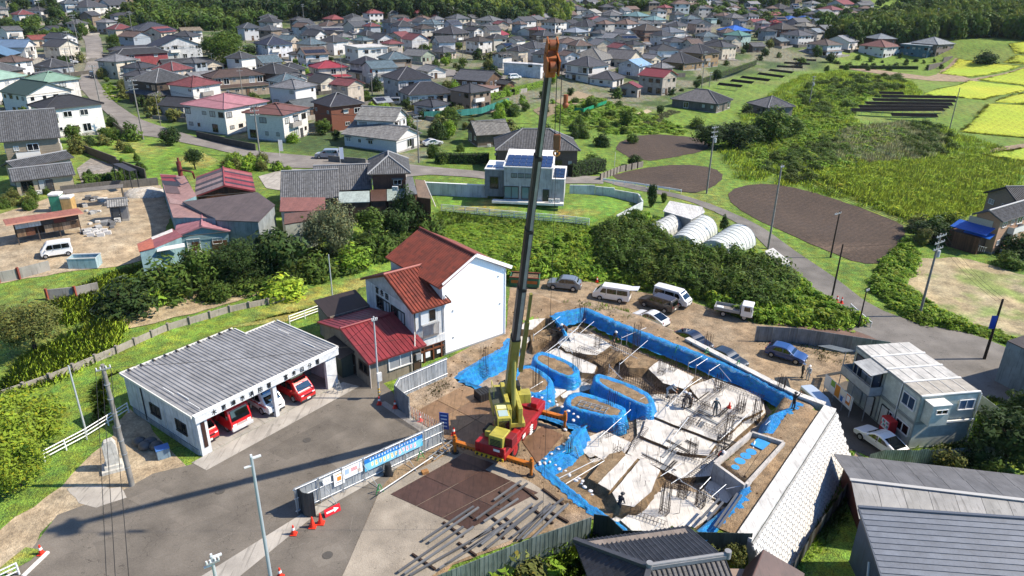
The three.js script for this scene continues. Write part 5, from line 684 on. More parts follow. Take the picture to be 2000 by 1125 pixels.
// CONSTRUCTION SITE
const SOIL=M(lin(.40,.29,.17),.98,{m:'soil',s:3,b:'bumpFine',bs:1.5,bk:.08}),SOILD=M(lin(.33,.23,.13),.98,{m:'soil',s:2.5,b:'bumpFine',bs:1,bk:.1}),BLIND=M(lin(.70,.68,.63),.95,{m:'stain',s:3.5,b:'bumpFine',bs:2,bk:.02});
const TARP=new THREE.MeshPhysicalMaterial({color:new THREE.Color().setRGB(.012,.44,.96),roughness:.4,map:rep(T.tarp,3.4),bumpMap:rep(T.wrinkle,1.3),bumpScale:.14,sheen:.3,sheenColor:new THREE.Color(.2,.5,1),side:THREE.DoubleSide});
const REBAR=M('#3b302b',.8,{metalness:.4}),PIPE=M('#c3c8cb',.4,{metalness:.5});
const stuff=(o)=>{o.userData.kind='stuff';return o;};
function ringGeo(rings){
const pos=[],uv=[],idx=[],n=rings[0].length;let L=[0];for(let i=1;i<n;i++)L.push(L[i-1]+rings[0][i].distanceTo(rings[0][i-1]));
rings.forEach((r,j)=>{let v=0;r.forEach((p,i)=>{pos.push(p.x,p.y,p.z);uv.push(L[i],j*.45);});});
for(let j=0;j<rings.length-1;j++)for(let i=0;i<n-1;i++){const a=j*n+i;idx.push(a,a+n,a+1,a+1,a+n,a+n+1);}
const g=new THREE.BufferGeometry();g.setAttribute('position',new THREE.Float32BufferAttribute(pos,3));g.setAttribute('uv',new THREE.Float32BufferAttribute(uv,2));g.setIndex(idx);g.computeVertexNormals();return g;
}
function resample(pts,step,closed){const o=[],n=pts.length;for(let i=0;i<(closed?n:n-1);i++){const a=pts[i],b=pts[(i+1)%n],L=Math.hypot(b[0]-a[0],b[1]-a[1]),k=Math.max(1,Math.round(L/step));for(let j=0;j<k;j++)o.push([mix(a[0],b[0],j/k),mix(a[1],b[1],j/k)]);}if(!closed)o.push(pts[n-1]);return o;}
const area=(p)=>{let s=0;for(let i=0;i<p.length;i++){const a=p[i],b=p[(i+1)%p.length];s+=a[0]*b[1]-b[0]*a[1];}return s/2;};
function tarpStrip(path,out,depth,label,seed){
const w=path.map(([x,y])=>{const q=P(x,y,0);return[q.x,q.z];});
const p=resample(w,.17),rings=[...Array(14)].map(()=>[]);
p.forEach(([x,z],i)=>{const a=p[Math.max(0,i-2)],b=p[Math.min(p.length-1,i+2)],L=Math.hypot(b[0]-a[0],b[1]-a[1])||1;let nx=(b[1]-a[1])/L,nz=-(b[0]-a[0])/L;if(inPoly(x+nx*.6,z+nz*.6,PIT)){nx=-nx;nz=-nz;}
const f=fbm(i*.33,seed,3,31)-.5,g=fbm(i*.9,seed+7,2,33)-.5,e=Math.min(1,i/3,(p.length-1-i)/3);
const prof=[[out*(1+.5*f),.05],[out*.55,.12+.12*g],[.12,.20+.22*f+.1*g],[-.12,-.05+.2*g],[-.3-.2*f,-.42],[-.45-.25*g,-.85],[-.75-.3*f,-depth*.78]];
const fine=[];for(let q=0;q<14;q++){const s=q/13*6,k0=Math.min(5,Math.floor(s)),u=s-k0,cr=(Math.abs(fbm(i*.42+q*.1,q*.55+seed*3,3,35)-.5)*2-.35)*(q<7?.28:.16)*Math.sin(Math.PI*Math.min(1,q/4+.2));fine.push([mix(prof[k0][0],prof[k0+1][0],u)+cr,mix(prof[k0][1],prof[k0+1][1],u)+(q>1&&q<9?cr*.9:0),s<2.6]);}
fine.forEach(([d,y,onTop],k)=>{const gh=onTop?Math.max(hgt(x+nx*d,z+nz*d),-1.2):0;rings[k].push(V3(x+nx*d+g*.12,Math.max(gh,onTop?0:-9)+y*(onTop?e:1),z+nz*d+f*.12));});});
return solo('blue_tarp',ringGeo(rings),TARP,label,'tarpaulin',undefined,true);
}
tarpStrip([[1083,622],[1100,616],[1142,607],[1205,636],[1330,684],[1460,735],[1520,768],[1548,784]],.8,1.15,'long blue tarpaulin along the rear lip of the excavation',1);
tarpStrip([[1550,782],[1542,797],[1506,812],[1494,846]],1.0,1.7,'blue tarpaulin over the corner bank beside the white retaining wall',2);
tarpStrip([[1456,948],[1440,976],[1352,1046]],.9,1.7,'blue tarpaulin bunched over the bank beside stacked steel channels',3);
tarpStrip([[1142,836],[1120,872],[1062,912],[1150,984],[1238,1044]],.75,1.75,'pale blue tarpaulin weighted with sandbags between crane and pit',4);
tarpStrip([[896,742],[935,714],[990,685],[1004,662]],.7,1.75,'blue tarpaulin along the pit edge below the white hall',5);
tarpStrip([[1142,838],[1062,812],[990,780],[902,740]],.55,1.75,'blue tarpaulin along the pit edge behind the crane',6);
tarpStrip([[1083,622],[1098,640],[1108,656]],.3,1.75,'short blue tarpaulin hanging in the rear corner of the pit',7);
function island(px,label){
let w=smoothPoly(pixPoly(px,.1),1);if(area(w)<0)w=w.reverse();const p=resample(w,.16,true),n=p.length,c=p.reduce((a,q)=>[a[0]+q[0]/n,a[1]+q[1]/n],[0,0]);
const t=thing('earth_mound',label,'earth mound',V3(c[0],0,c[1]));const rings=[[],[],[],[],[],[],[]];
for(let i=0;i<=n;i++){const[x,z]=p[i%n],a=p[(i-1+n)%n],b=p[(i+1)%n],L=Math.hypot(b[0]-a[0],b[1]-a[1]),nx=(b[1]-a[1])/L,nz=-(b[0]-a[0])/L,f=fbm((i%n)*.37,c[0],3,41)-.5,s=(Math.abs(fbm((i%n)*.5,c[0]+3,3,45)-.5)*2-.3)*.22;[[-.45+.3*f,.02],[-.18,.14+.1*f],[.06,.05],[.14+s,-.4],[.22+s*1.4,-.8],[.34+s*1.8+.15*f,-1.15],[.46+s*2+.2*f,-1.45]].forEach(([d,y],k)=>rings[k].push(V3(x+nx*d-c[0],.05+y,z+nz*d-c[1])));}
part('blue_sheet',ringGeo(rings),TARP,t,true);
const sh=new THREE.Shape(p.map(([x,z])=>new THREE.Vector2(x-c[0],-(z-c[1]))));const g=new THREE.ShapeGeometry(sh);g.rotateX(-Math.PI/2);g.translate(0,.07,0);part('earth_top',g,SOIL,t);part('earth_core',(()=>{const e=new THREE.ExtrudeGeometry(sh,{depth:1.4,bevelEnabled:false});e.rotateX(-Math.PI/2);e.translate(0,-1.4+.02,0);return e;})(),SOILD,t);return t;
}
island([[1000,724],[1030,711],[1060,726],[1078,742],[1080,758],[1058,772],[1004,768]],'round earth mound wrapped in blue sheet beside the crane boom');
island([[1046,691],[1062,686],[1112,706],[1132,722],[1126,736],[1104,738],[1052,713],[1040,702]],'long narrow earth mound wrapped in blue sheet nearest the white hall');
island([[1160,733],[1174,730],[1260,762],[1280,786],[1270,797],[1243,789],[1162,750]],'long earth mound wrapped in blue sheet in the middle of the pit');
const isl4=island([[1103,782],[1115,768],[1140,766],[1210,791],[1224,801],[1215,817],[1188,816],[1108,797]],'broad earth mound wrapped in blue sheet with a ladder frame on top');
{const q=P(1158,795,.15),t=thing('scaffold_panel','grey steel frame lying on the blue-wrapped earth mound','frame',q,-.45);part('rail',[B(2.6,.06,.06,0,.05,.4),B(2.6,.06,.06,0,.05,-.4),B(2.6,.05,.05,0,.16,0)],GALV,t);for(let i=0;i<6;i++)part('rung',B(.06,.06,.8,-1.2+i*.48,.06,0),GALV,t);}
function bench(px,top0,spread=.45,soilTop){const top=top0*.78,FL=-1.55;
let w=ragged(pixPoly(px,top),.09,.35);if(area(w)<0)w=w.reverse();const n=w.length,rings=[[],[],[]];
for(let i=0;i<=n;i++){const[x,z]=w[i%n],a=w[(i-1+n)%n],b=w[(i+1)%n],L=Math.hypot(b[0]-a[0],b[1]-a[1])||1,nx=(b[1]-a[1])/L,nz=-(b[0]-a[0])/L,f=fbm(x*1.1,z*1.1,3,43)-.5;rings[0].push(V3(x,top-.02,z));rings[1].push(V3(x+nx*spread*(.5+f),mix(top,FL,.45),z+nz*spread*(.5+f)));rings[2].push(V3(x+nx*spread*(1.1+f),FL,z+nz*spread*(1.1+f)));}
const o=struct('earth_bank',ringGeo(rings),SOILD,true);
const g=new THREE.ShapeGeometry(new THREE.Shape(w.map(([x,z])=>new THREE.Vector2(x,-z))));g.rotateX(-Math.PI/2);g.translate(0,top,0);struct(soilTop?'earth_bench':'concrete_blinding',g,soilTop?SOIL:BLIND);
}
bench([[1240,772],[1330,768],[1400,736],[1492,774],[1494,806],[1440,852],[1396,902],[1392,936],[1300,926],[1222,892],[1244,850]],-1.4,.25);bench([[1196,1014],[1288,952],[1380,964],[1404,990],[1350,1044],[1236,1044]],-1.4,.25);bench([[1076,926],[1102,906],[1150,882],[1182,900],[1160,940],[1204,1002],[1180,1008]],-1.25,.3,1);
bench([[1088,668],[1104,650],[1160,652],[1196,674],[1165,694],[1105,686]],-.85);bench([[1160,704],[1198,682],[1216,690],[1180,720]],-1.0,.4,1);bench([[1214,700],[1240,686],[1284,703],[1264,720],[1226,718]],-.7,.5,1);bench([[1266,720],[1288,704],[1356,736],[1336,760],[1296,748]],-.75);bench([[1060,694],[1086,679],[1165,714],[1162,730],[1138,728]],-1.1);
bench([[1346,756],[1392,738],[1486,774],[1490,800],[1452,818],[1372,788]],-1.1,.16);bench([[1332,766],[1450,820],[1436,836],[1404,862],[1272,812]],-1.15,.16);bench([[1262,818],[1398,868],[1384,890],[1330,884],[1250,850]],-1.1,.16);bench([[1238,858],[1330,892],[1400,898],[1388,930],[1330,934],[1288,914],[1226,886]],-1.12,.16);
bench([[1196,962],[1252,896],[1288,918],[1272,960],[1238,990],[1206,984]],-.35,.7);bench([[1168,944],[1222,886],[1246,894],[1192,958]],-.38,.7);bench([[1148,934],[1190,886],[1216,880],[1222,888],[1168,942]],-.3,.7,1);bench([[1212,1016],[1286,960],[1344,974],[1384,1012],[1340,1044],[1242,1044]],-1.0);bench([[1130,862],[1180,840],[1236,866],[1214,890],[1150,906]],-1.25);bench([[1004,604],[1066,622],[1040,644],[1000,642]],-.35);bench([[1035,652],[1075,640],[1090,652],[1040,680]],-1.0,.4,1);
bench([[1060,762],[1098,745],[1108,760],[1085,778]],-1.3);bench([[1140,745],[1165,755],[1100,778],[1086,764]],-1.4);bench([[1085,852],[1110,836],[1142,845],[1125,862]],-1.45);bench([[1385,938],[1446,948],[1420,982],[1366,964]],-1.4);bench([[1010,655],[1034,642],[1040,660],[1018,684]],-1.3);
{
const r=rng(81),g=new THREE.IcosahedronGeometry(1,0),n=1500,im=new THREE.InstancedMesh(g,M('#8a7558',.95,{m:'soil',s:1}),n),m=new THREE.Matrix4(),q=new THREE.Quaternion(),e=new THREE.Euler();let k=0;
while(k<n){const x=-8+r()*36,z=-36-r()*36;const d=distPoly(x,z,PIT);if(d>2.5){continue;}const s=.03+.10*r()**3;e.set(r()*6,r()*6,r()*6);m.compose(V3(x,hgt(x,z)+s*.4,z),q.setFromEuler(e),V3(s,s*.7,s));im.setMatrixAt(k,m);im.setColorAt(k,new THREE.Color().setHSL(.08,.35-r()*.3,.3+r()*.35));k++;}
im.name='rubble';stuff(im);shadow(im);scene.add(im);
}
function columnBars(x,y,h,w=.5,d=.5,n=4,label){const q=P(x,y,-1.25),t=thing('column_rebar',label??'upright bundle of column starter bars standing in the excavation','rebar',q,-.7,label?undefined:'column starter bars in the pit'),r=rng(x+y),g=[];for(let i=0;i<n;i++)for(let j=0;j<n;j++)if(i===0||j===0||i===n-1||j===n-1)g.push(bar(V3((i/(n-1)-.5)*w,0,(j/(n-1)-.5)*d),V3((i/(n-1)-.5)*w+(r()-.5)*.12,h*(.9+.2*r()),(j/(n-1)-.5)*d+(r()-.5)*.12),.017,4));stuff(part('bars',g,REBAR,t));const hoops=[];for(let k=0;k<4;k++){const yy=.25+k*.28;hoops.push(B(w+.04,.02,.02,0,yy,d/2),B(w+.04,.02,.02,0,yy,-d/2),B(.02,.02,d,w/2,yy,0),B(.02,.02,d,-w/2,yy,0));}stuff(part('hoops',hoops,REBAR,t));}
for(const[x,y,h,n]of[[1135,652,3.3,5],[1240,694,3.4,5],[1312,735,1.8,4],[1124,745,3.2,4],[1048,782,3.2,5],[1192,815,2.6,4],[1262,780,2.4,4],[1290,742,2.2,4],[1166,690,2,4],[1072,660,2.2,4],[1380,690,2.2,4],[1520,786,2.6,5],[1475,825,2.2,5],[1444,812,2,4],[1405,892,2.2,5],[1350,900,2,4],[1106,905,2.4,5],[1296,1012,3,5],[1330,980,1.6,5],[1366,992,1.8,5],[945,738,3.2,4],[1420,860,2.2,4],[1206,900,1.6,3],[1400,770,2,4],[1345,800,1.8,4]])columnBars(x,y,h,.55,.55,n);
function cage(a,b,label,grp){const A=P(...a,-1.3),Bq=P(...b,-1.3),t=thing('rebar_cage',label,'rebar',A,yawOf(A,Bq),grp),L=A.distanceTo(Bq),g=[],k=[];for(let i=0;i*.24<L;i++)g.push(B(.02,.8,.02,i*.24,.4,.2),B(.02,.8,.02,i*.24,.4,-.2),B(.02,.02,.4,i*.24,.8,0));for(const y of[.05,.4,.78])for(const z of[-.2,.2])k.push(bar(V3(0,y,z),V3(L,y,z),.016,4));stuff(part('stirrups',g,REBAR,t));stuff(part('long_bars',k,REBAR,t));}
cage([1120,655],[1490,790],'long rebar cage under the rear blue tarpaulin');cage([1050,672],[1200,732],'rebar cage between the narrow mound and the first blinding slab');cage([1212,738],[1330,782],'rebar cage beside the brown earth bench');cage([1330,785],[1450,835],'rebar cage through the large white blinding');cage([1205,700],[1160,752],'short cross cage beside the middle mound');cage([1090,750],[1000,800],'cross cage behind the crane');cage([1290,940],[1400,985],'rebar cage before the lower tarpaulin');cage([1180,860],[1260,830],'cross cage beside the broad mound');cage([1230,1015],[1300,1040],'rebar cage along the green fence');for(const[a,b,c,d]of[[1130,690,1205,715],[1250,760,1330,800],[1180,730,1140,760],[1290,755,1250,800],[1380,800,1330,850],[1450,800,1400,850],[1260,850,1230,890],[1340,830,1420,862],[1080,870,1150,845],[1300,890,1370,915],[1085,672,1060,700],[1420,760,1370,800],[1230,720,1200,760],[1200,1000,1260,965]])cage([a,b],[c,d],'short rebar cage among the blinding slabs','short rebar cages in the pit');cage([1395,905],[1330,960],'cross cage beside the tank enclosure');
{const r=rng(17);for(let i=0;i<52;i++){const px=1060+r()*400,py=650+r()*380,q=P(px,py,-.75);if(distPoly(q.x,q.z,PIT)>-1.2)continue;const t=solo('marker_bar',[bar(V3(0,-.6,0),V3((r()-.5)*.1,.75+r()*.4,0),.014,4),bar(V3(0,0,0),V3(-.5,-.02,.15),.012,4)],REBAR,'thin bent marker bar standing in the excavation','rebar','bent marker bars in the pit');t.position.copy(q);}}
{const r=rng(29);for(let i=0;i<26;i++){const px=[1290,1330,1420,1370,1180,1400,1120][i%7]+(r()-.5)*70,py=[905,880,880,820,690,790,655][i%7]+(r()-.5)*36,q=P(px,py,-.85);if(distPoly(q.x,q.z,PIT)>-.8)continue;const L=.8+r()*2.4,n=1+Math.floor(r()*4),g=[];for(let k=0;k<n;k++)g.push(B(L,.04,.045,0,.03+.04*(k%2),k*.09));const t=solo('steel_bundle',g,i%3?M('#4a4744',.6,{metalness:.4}):GALV,'loose bundle of steel bars lying on the blinding','steel bars','loose steel on the blinding');stuff(t);delete t.userData.label;delete t.userData.category;delete t.userData.group;t.position.copy(q);t.rotation.y=-.7+(i%2)*1.57+(r()-.5)*.35;}}
{const pr=[[1042,655,1094,618],[1050,700,1130,640],[1090,680,1144,622],[1122,660,1160,628],[1210,712,1265,665],[1214,660,1242,648],[1225,655,1262,640],[1100,640,1180,668],[1345,710,1372,695],[1360,715,1382,700],[1385,725,1408,710],[1336,760,1370,738],[1300,800,1352,745],[985,790,1060,745],[1025,785,1058,762],[1180,668,1245,700],[1400,712,1428,745],[1190,715,1215,740],[1104,660,1118,690],[1540,790,1495,830],[1310,860,1345,815],[1230,790,1260,775],[1170,855,1232,800],[1060,905,1105,880],[1090,935,1160,900],[1105,945,1180,900],[1290,930,1330,905],[1310,945,1352,918],[1362,960,1388,932],[1390,970,1418,946],[1330,940,1390,972],[1310,918,1332,940],[1270,1040,1290,1020],[1310,1040,1335,1020],[1418,955,1450,948],[1405,860,1470,800]];
for(const[a,b,c,d]of pr){const A=P(a,b,-.15),C=P(c,d,.15);solo('guard_pipe',[bar(A,C,.03,6)],PIPE,'silver scaffold pipe spanning the excavation edge','scaffold pipe','scaffold pipes around the pit');}
const r=rng(3);for(const[a,b,c,d]of pr.slice(0,24)){const A=P(a,b,-.15);const s=solo('pipe_post',[bar(V3(0,-1.55,0),V3(0,.2,0),.03,6)],PIPE,'upright scaffold post at the excavation edge','scaffold post','scaffold posts around the pit');s.position.copy(A);}}
{const bag=new THREE.SphereGeometry(.3,10,8);bag.scale(.8,.36,.6);const bp=bag.attributes.position;for(let i=0;i<bp.count;i++){const k=1+.25*(vnoise(bp.getX(i)*7+3,bp.getZ(i)*7,4)-.5);bp.setXYZ(i,bp.getX(i)*k,bp.getY(i)*k,bp.getZ(i)*k);}bag.computeVertexNormals();metricUV(bag);const wm=M('#d5d6d8',.8,{m:'stain',s:1});
const along=[[1055,905],[1066,898],[1078,888],[1090,880],[1100,872],[1110,862],[1118,852],[1126,846],[1118,838],[1106,832],[1094,826],[1084,820],[1052,915],[1062,924],[1072,932],[1082,940],[1092,948],[1102,954],[1112,962],[1122,970],[1132,978],[1140,985],[1150,992],[1070,812],[1058,806],[1128,966],[1136,972],[1155,998],[1086,815],[1104,843]];const r=rng(9);
for(const[x,y]of along){const q=G(x+(r()-.5)*5,y+(r()-.5)*4),o=shadow(new THREE.Mesh(bag,wm));o.name=numbered('sandbag');tag(o,'white sandbag weighting the blue tarpaulin edge','sandbag','sandbags along the tarpaulin');o.position.set(q.x,Math.max(q.y,0)+.14,q.z);o.rotation.set((r()-.5)*.4,r()*6,(r()-.5)*.4);o.scale.setScalar(.5+r()*.3);scene.add(o);}}
{
const c=[[1395,906],[1468,846],[1531,866],[1455,950]].map(([x,y])=>P(x,y,.25)),t=thing('tank_enclosure','concrete-walled tank enclosure with one square and four round sky-blue lids','tank enclosure',V3(0,0,0)),cm=M(lin(.55,.53,.49),.9,{m:'stain',s:2.5});
for(let i=0;i<4;i++){const a=c[i],b=c[(i+1)%4],A=a.clone().setY(-.65),Bq=b.clone().setY(-.65);part('wall',beam(A.lerp(Bq,.004),Bq.clone().lerp(a.clone().setY(-.65),.02),.22,2.1),cm,t);}
const ce=c.reduce((a,p)=>a.add(p.clone().multiplyScalar(.25)),V3(0,0,0)),inn=c.map((p)=>p.clone().lerp(ce,.07).setY(-.35));part('earth_fill',slab([inn[3],inn[2],inn[1],inn[0]].reverse(),.1).clone(),SOIL,t);
const lid=M('#3d9ee0',.5,{m:'grain'}),sideM=M('#1d1f22',.7);
for(const[x,y,r]of[[1436,914,.30],[1445,902,.40],[1456,892,.40],[1467,884,.40]]){const q=P(x,y,-.05),b=part('round_lid',[cyl(r,.09,q.x,q.y,q.z,22)],lid,t);part('shaft',[cyl(r*.97,.42,q.x,q.y-.4,q.z,20)],sideM,b);}
{const q=P(1485,867,.1),dx=c[1].clone().sub(c[0]).setY(0).normalize(),b=part('square_lid',[B(1.25,.08,1.0)],lid,t);b.position.copy(q);b.rotation.y=Math.atan2(-dx.z,dx.x);part('shaft',[B(1.2,.5,.95,0,-.29,0)],sideM,b);}
const s0=P(1474,862,.2);part('pipe',[bar(s0,P(1470,880,-.1),.07,8)],WHITE,t);for(const[x,y]of[[1430,905],[1500,884]])part('lifting_bars',B(.9,.05,.05).translate(...P(x,y,-.2).toArray()),REBAR,t);
}
{
const a=V3(26.65,.3,-51.55),b=V3(14.85,.3,-36.1),dir=b.clone().sub(a).normalize(),L=a.distanceTo(b),n=V3(.795,0,.607),t=thing('retaining_wall','white battered retaining wall of staggered concrete blocks below the site','retaining wall',a.clone().setY(0),0),bl=M('#dededb',.85,{m:'grain',s:1.3}),mortar=M('#a3a3a0',.95,{m:'stain',s:2}),top=M('#dcdcd8',.85,{m:'stain',s:4});
const at=(s,y,o)=>V3(0,y,0).addScaledVector(dir,s).addScaledVector(n,o),bat=(y)=>.95+(.3-y)*.5;
part('coping',[slab([at(L,.3,0),at(L,.3,.98),at(0,.3,.98),at(0,.3,0)],.3)],top,t);
part('core',[quad(at(0,.02,bat(.02)-.06),at(0,-4.4,bat(-4.4)-.06),at(L,-4.4,bat(-4.4)-.06),at(L,.02,bat(.02)-.06)),quad(at(0,-4.4,bat(-4.4)),at(0,0,bat(0)),at(0,0,-.3),at(0,-4.4,-.3)),quad(at(L,0,bat(0)),at(L,-4.4,bat(-4.4)),at(L,-4.4,-.3),at(L,0,-.3))],mortar,t);
const bw=.56,bh=.36,rows=13,g=RB(bw-.055,bh-.055,.16,.035);metricUV(g);const rest=[];let k=0,slope=Math.hypot(1,.5);
const yawB=Math.atan2(-dir.z,dir.x)+Math.PI;const r=rng(5);
for(let j=0;j<rows;j++)for(let i=0;i*bw<L-.2;i++){const s=(i+.5+(j%2)*.5)*bw;if(s>L-.1)continue;const y=-.1-(j+.5)*bh/slope,p=at(s,y,bat(y)-.05+r()*.02);const o=new THREE.Object3D();o.position.copy(p);o.rotation.order='YXZ';o.rotation.y=yawB;o.rotation.x=-Math.atan(.5);if(k++%2===0&&k<600){const m2=shadow(new THREE.Mesh(g,bl));m2.name='block';m2.position.copy(o.position);m2.rotation.copy(o.rotation);t.add(m2);}else{o.updateMatrix();rest.push(g.clone().applyMatrix4(o.matrix));}}
if(rest.length)stuff(part('blocks',rest,bl,t,true));
const p0=P(1338,663,.2).setY(0),p1=P(1500,745,.3).setY(0),p2=P(1562,774,.3).setY(0),p3=V3(26.6,0,-51.5),w2=thing('side_wall','pale concrete wall with flat coping along the dirt track behind the pit','retaining wall',V3(0,0,0));
for(const[u,v]of[[p0,p1],[p1,p2],[p2,p3]]){const nn=V3(-(v.z-u.z),0,v.x-u.x).normalize();if(nn.x<0)nn.negate();const U=u.clone().addScaledVector(nn,.25),Vv=v.clone().addScaledVector(nn,.25);part('wall',beam(U.clone().setY(-2.1),Vv.clone().setY(-2.1),.4,4.6),top,w2);part('coping',beam(U.clone().setY(.27),Vv.clone().setY(.27),.62,.14),M('#d5d3cd',.85,{m:'stain'}),w2);}
}
{const rust=['#574039','#5c453c','#523c34','#604a40'],tan=['#95775a','#a08262','#8a6e55','#9a7d60'];const mk=(pts,c,lab,grp,h)=>{const s=pts.map(([x,y])=>P(x,y,h));solo('steel_plate',slab(s[0].clone().sub(s[1]).cross(s[2].clone().sub(s[1])).y<0?s:s.reverse(),.022),M(c,.6,{m:'stain',s:2.2,metalness:.25}),lab,'steel plate',grp);};
const q=(u,v)=>{const A=[762,965],Bq=[892,893],C=[1052,962],D=[915,1034];return[mix(mix(A[0],D[0],u),mix(Bq[0],C[0],u),v),mix(mix(A[1],D[1],u),mix(Bq[1],C[1],u),v)];};
for(let i=0;i<3;i++)for(let j=0;j<2;j++)mk([q(i/3+.004,j/2+.004),q((i+1)/3-.004,j/2+.004),q((i+1)/3-.004,(j+1)/2-.004),q(i/3+.004,(j+1)/2-.004)],rust[(i+j)%4],'dark rusty steel plate on the ground in front of the crane','rusty steel plates in front of the crane',.075+.004*((i+j)%2));
const q2=(u,v)=>{const A=[800,810],Bq=[905,752],C=[1030,800],D=[905,880];return[mix(mix(A[0],D[0],u),mix(Bq[0],C[0],u),v),mix(mix(A[1],D[1],u),mix(Bq[1],C[1],u),v)];};
for(let i=0;i<3;i++)for(let j=0;j<2;j++)mk([q2(i/3+.004,j/2+.004),q2((i+1)/3-.004,j/2+.004),q2((i+1)/3-.004,(j+1)/2-.004),q2(i/3+.004,(j+1)/2-.004)],tan[(i+j)%4],'tan weathered steel plate behind the crane','tan steel plates behind the crane',.07+.004*((i*2+j)%3));
mk([[1020,862],[1062,830],[1100,850],[1050,905]],'#83644a','tan steel plate under the crane outriggers beside the sandbags',undefined,.07);mk([[850,920],[905,885],[965,905],[905,948]],'#74574a','brown steel plate under the rear of the crane',undefined,.062);
}
{const ch=metricUV(merge([B(1,.02,.14,.5,.09,0),B(1,.09,.015,.5,.045,.062),B(1,.09,.015,.5,.045,-.062)])),cm=[M('#77797b',.5,{metalness:.5,m:'grain'}),M('#8d9092',.5,{metalness:.5,m:'grain'})];
const rows=[[778,1118,905,1030],[790,1122,925,1030],[826,1056,925,990],[838,1060,935,992],[800,1125,960,1035],[858,1112,1010,1010],[905,1080,985,1025],[868,1105,960,1046],[930,1015,1000,965],[945,1020,1012,975],[975,985,1030,945],[965,978,1018,940],[1010,1055,1075,985],[1020,1055,1085,990],[1000,1050,1100,975],[1030,1062,1110,985],[985,1040,1060,980],[940,1065,1040,985],[950,1072,1050,992],[920,1060,1005,995]];
rows.forEach(([x0,y0,x1,y1],i)=>{const a=P(x0,y0,.18),b=P(x1,y1,.18),o=shadow(new THREE.Mesh(ch,cm[i%2]));o.name=numbered('steel_channel');tag(o,'long grey steel channel laid on timber sleepers','steel channel','steel channels on the sleepers');o.position.copy(a);o.rotation.y=yawOf(a,b);o.scale.x=a.distanceTo(b);scene.add(o);});
for(const[x0,y0,x1,y1]of[[908,998,925,1012],[866,1020,905,1048],[805,1082,850,1112],[950,1002,990,1032],[975,960,1000,980],[985,1010,1020,1040],[1010,945,1050,975],[1035,990,1080,1022],[895,1060,930,1085],[960,1030,985,1052],[1060,955,1100,985],[1075,1000,1110,1020]]){const a=P(x0,y0,.11),b=P(x1,y1,.11);solo('timber_sleeper',[beam(a,b,.14,.12)],M('#3a2b22',.9,{m:'wood',s:1}),'dark timber sleeper under the steel channels','timber','timber sleepers under the channels');}
for(const[x0,y0,x1,y1]of[[1395,1030,1440,965],[1402,1033,1448,968],[1368,1015,1405,975],[1380,1018,1412,982]]){const a=P(x0,y0,.45),b=P(x1,y1,.45),o=shadow(new THREE.Mesh(ch,cm[0]));o.name=numbered('steel_channel');tag(o,'steel channel stacked beside the lower blue tarpaulin','steel channel','steel channels beside the tarpaulin');o.position.copy(a);o.rotation.y=yawOf(a,b);o.scale.x=a.distanceTo(b);scene.add(o);}
const bk=thing('black_pallet_stack','stack of black plastic trays beside the blue tarpaulin edge','tray stack',G(945,778),.6);for(let i=0;i<5;i++)part('tray',B(.22,.75,1.1,-.55+i*.26,.42,0),M('#191a1c',.6),bk);
const tb=solo('timber_block',[RB(.5,.28,.35,.02,0,.14,0)],M('#b98f5a',.9,{m:'wood',s:1}),'pale timber block on the rusty steel plate','timber');tb.position.copy(G(830,925));tb.rotation.y=.5;
}
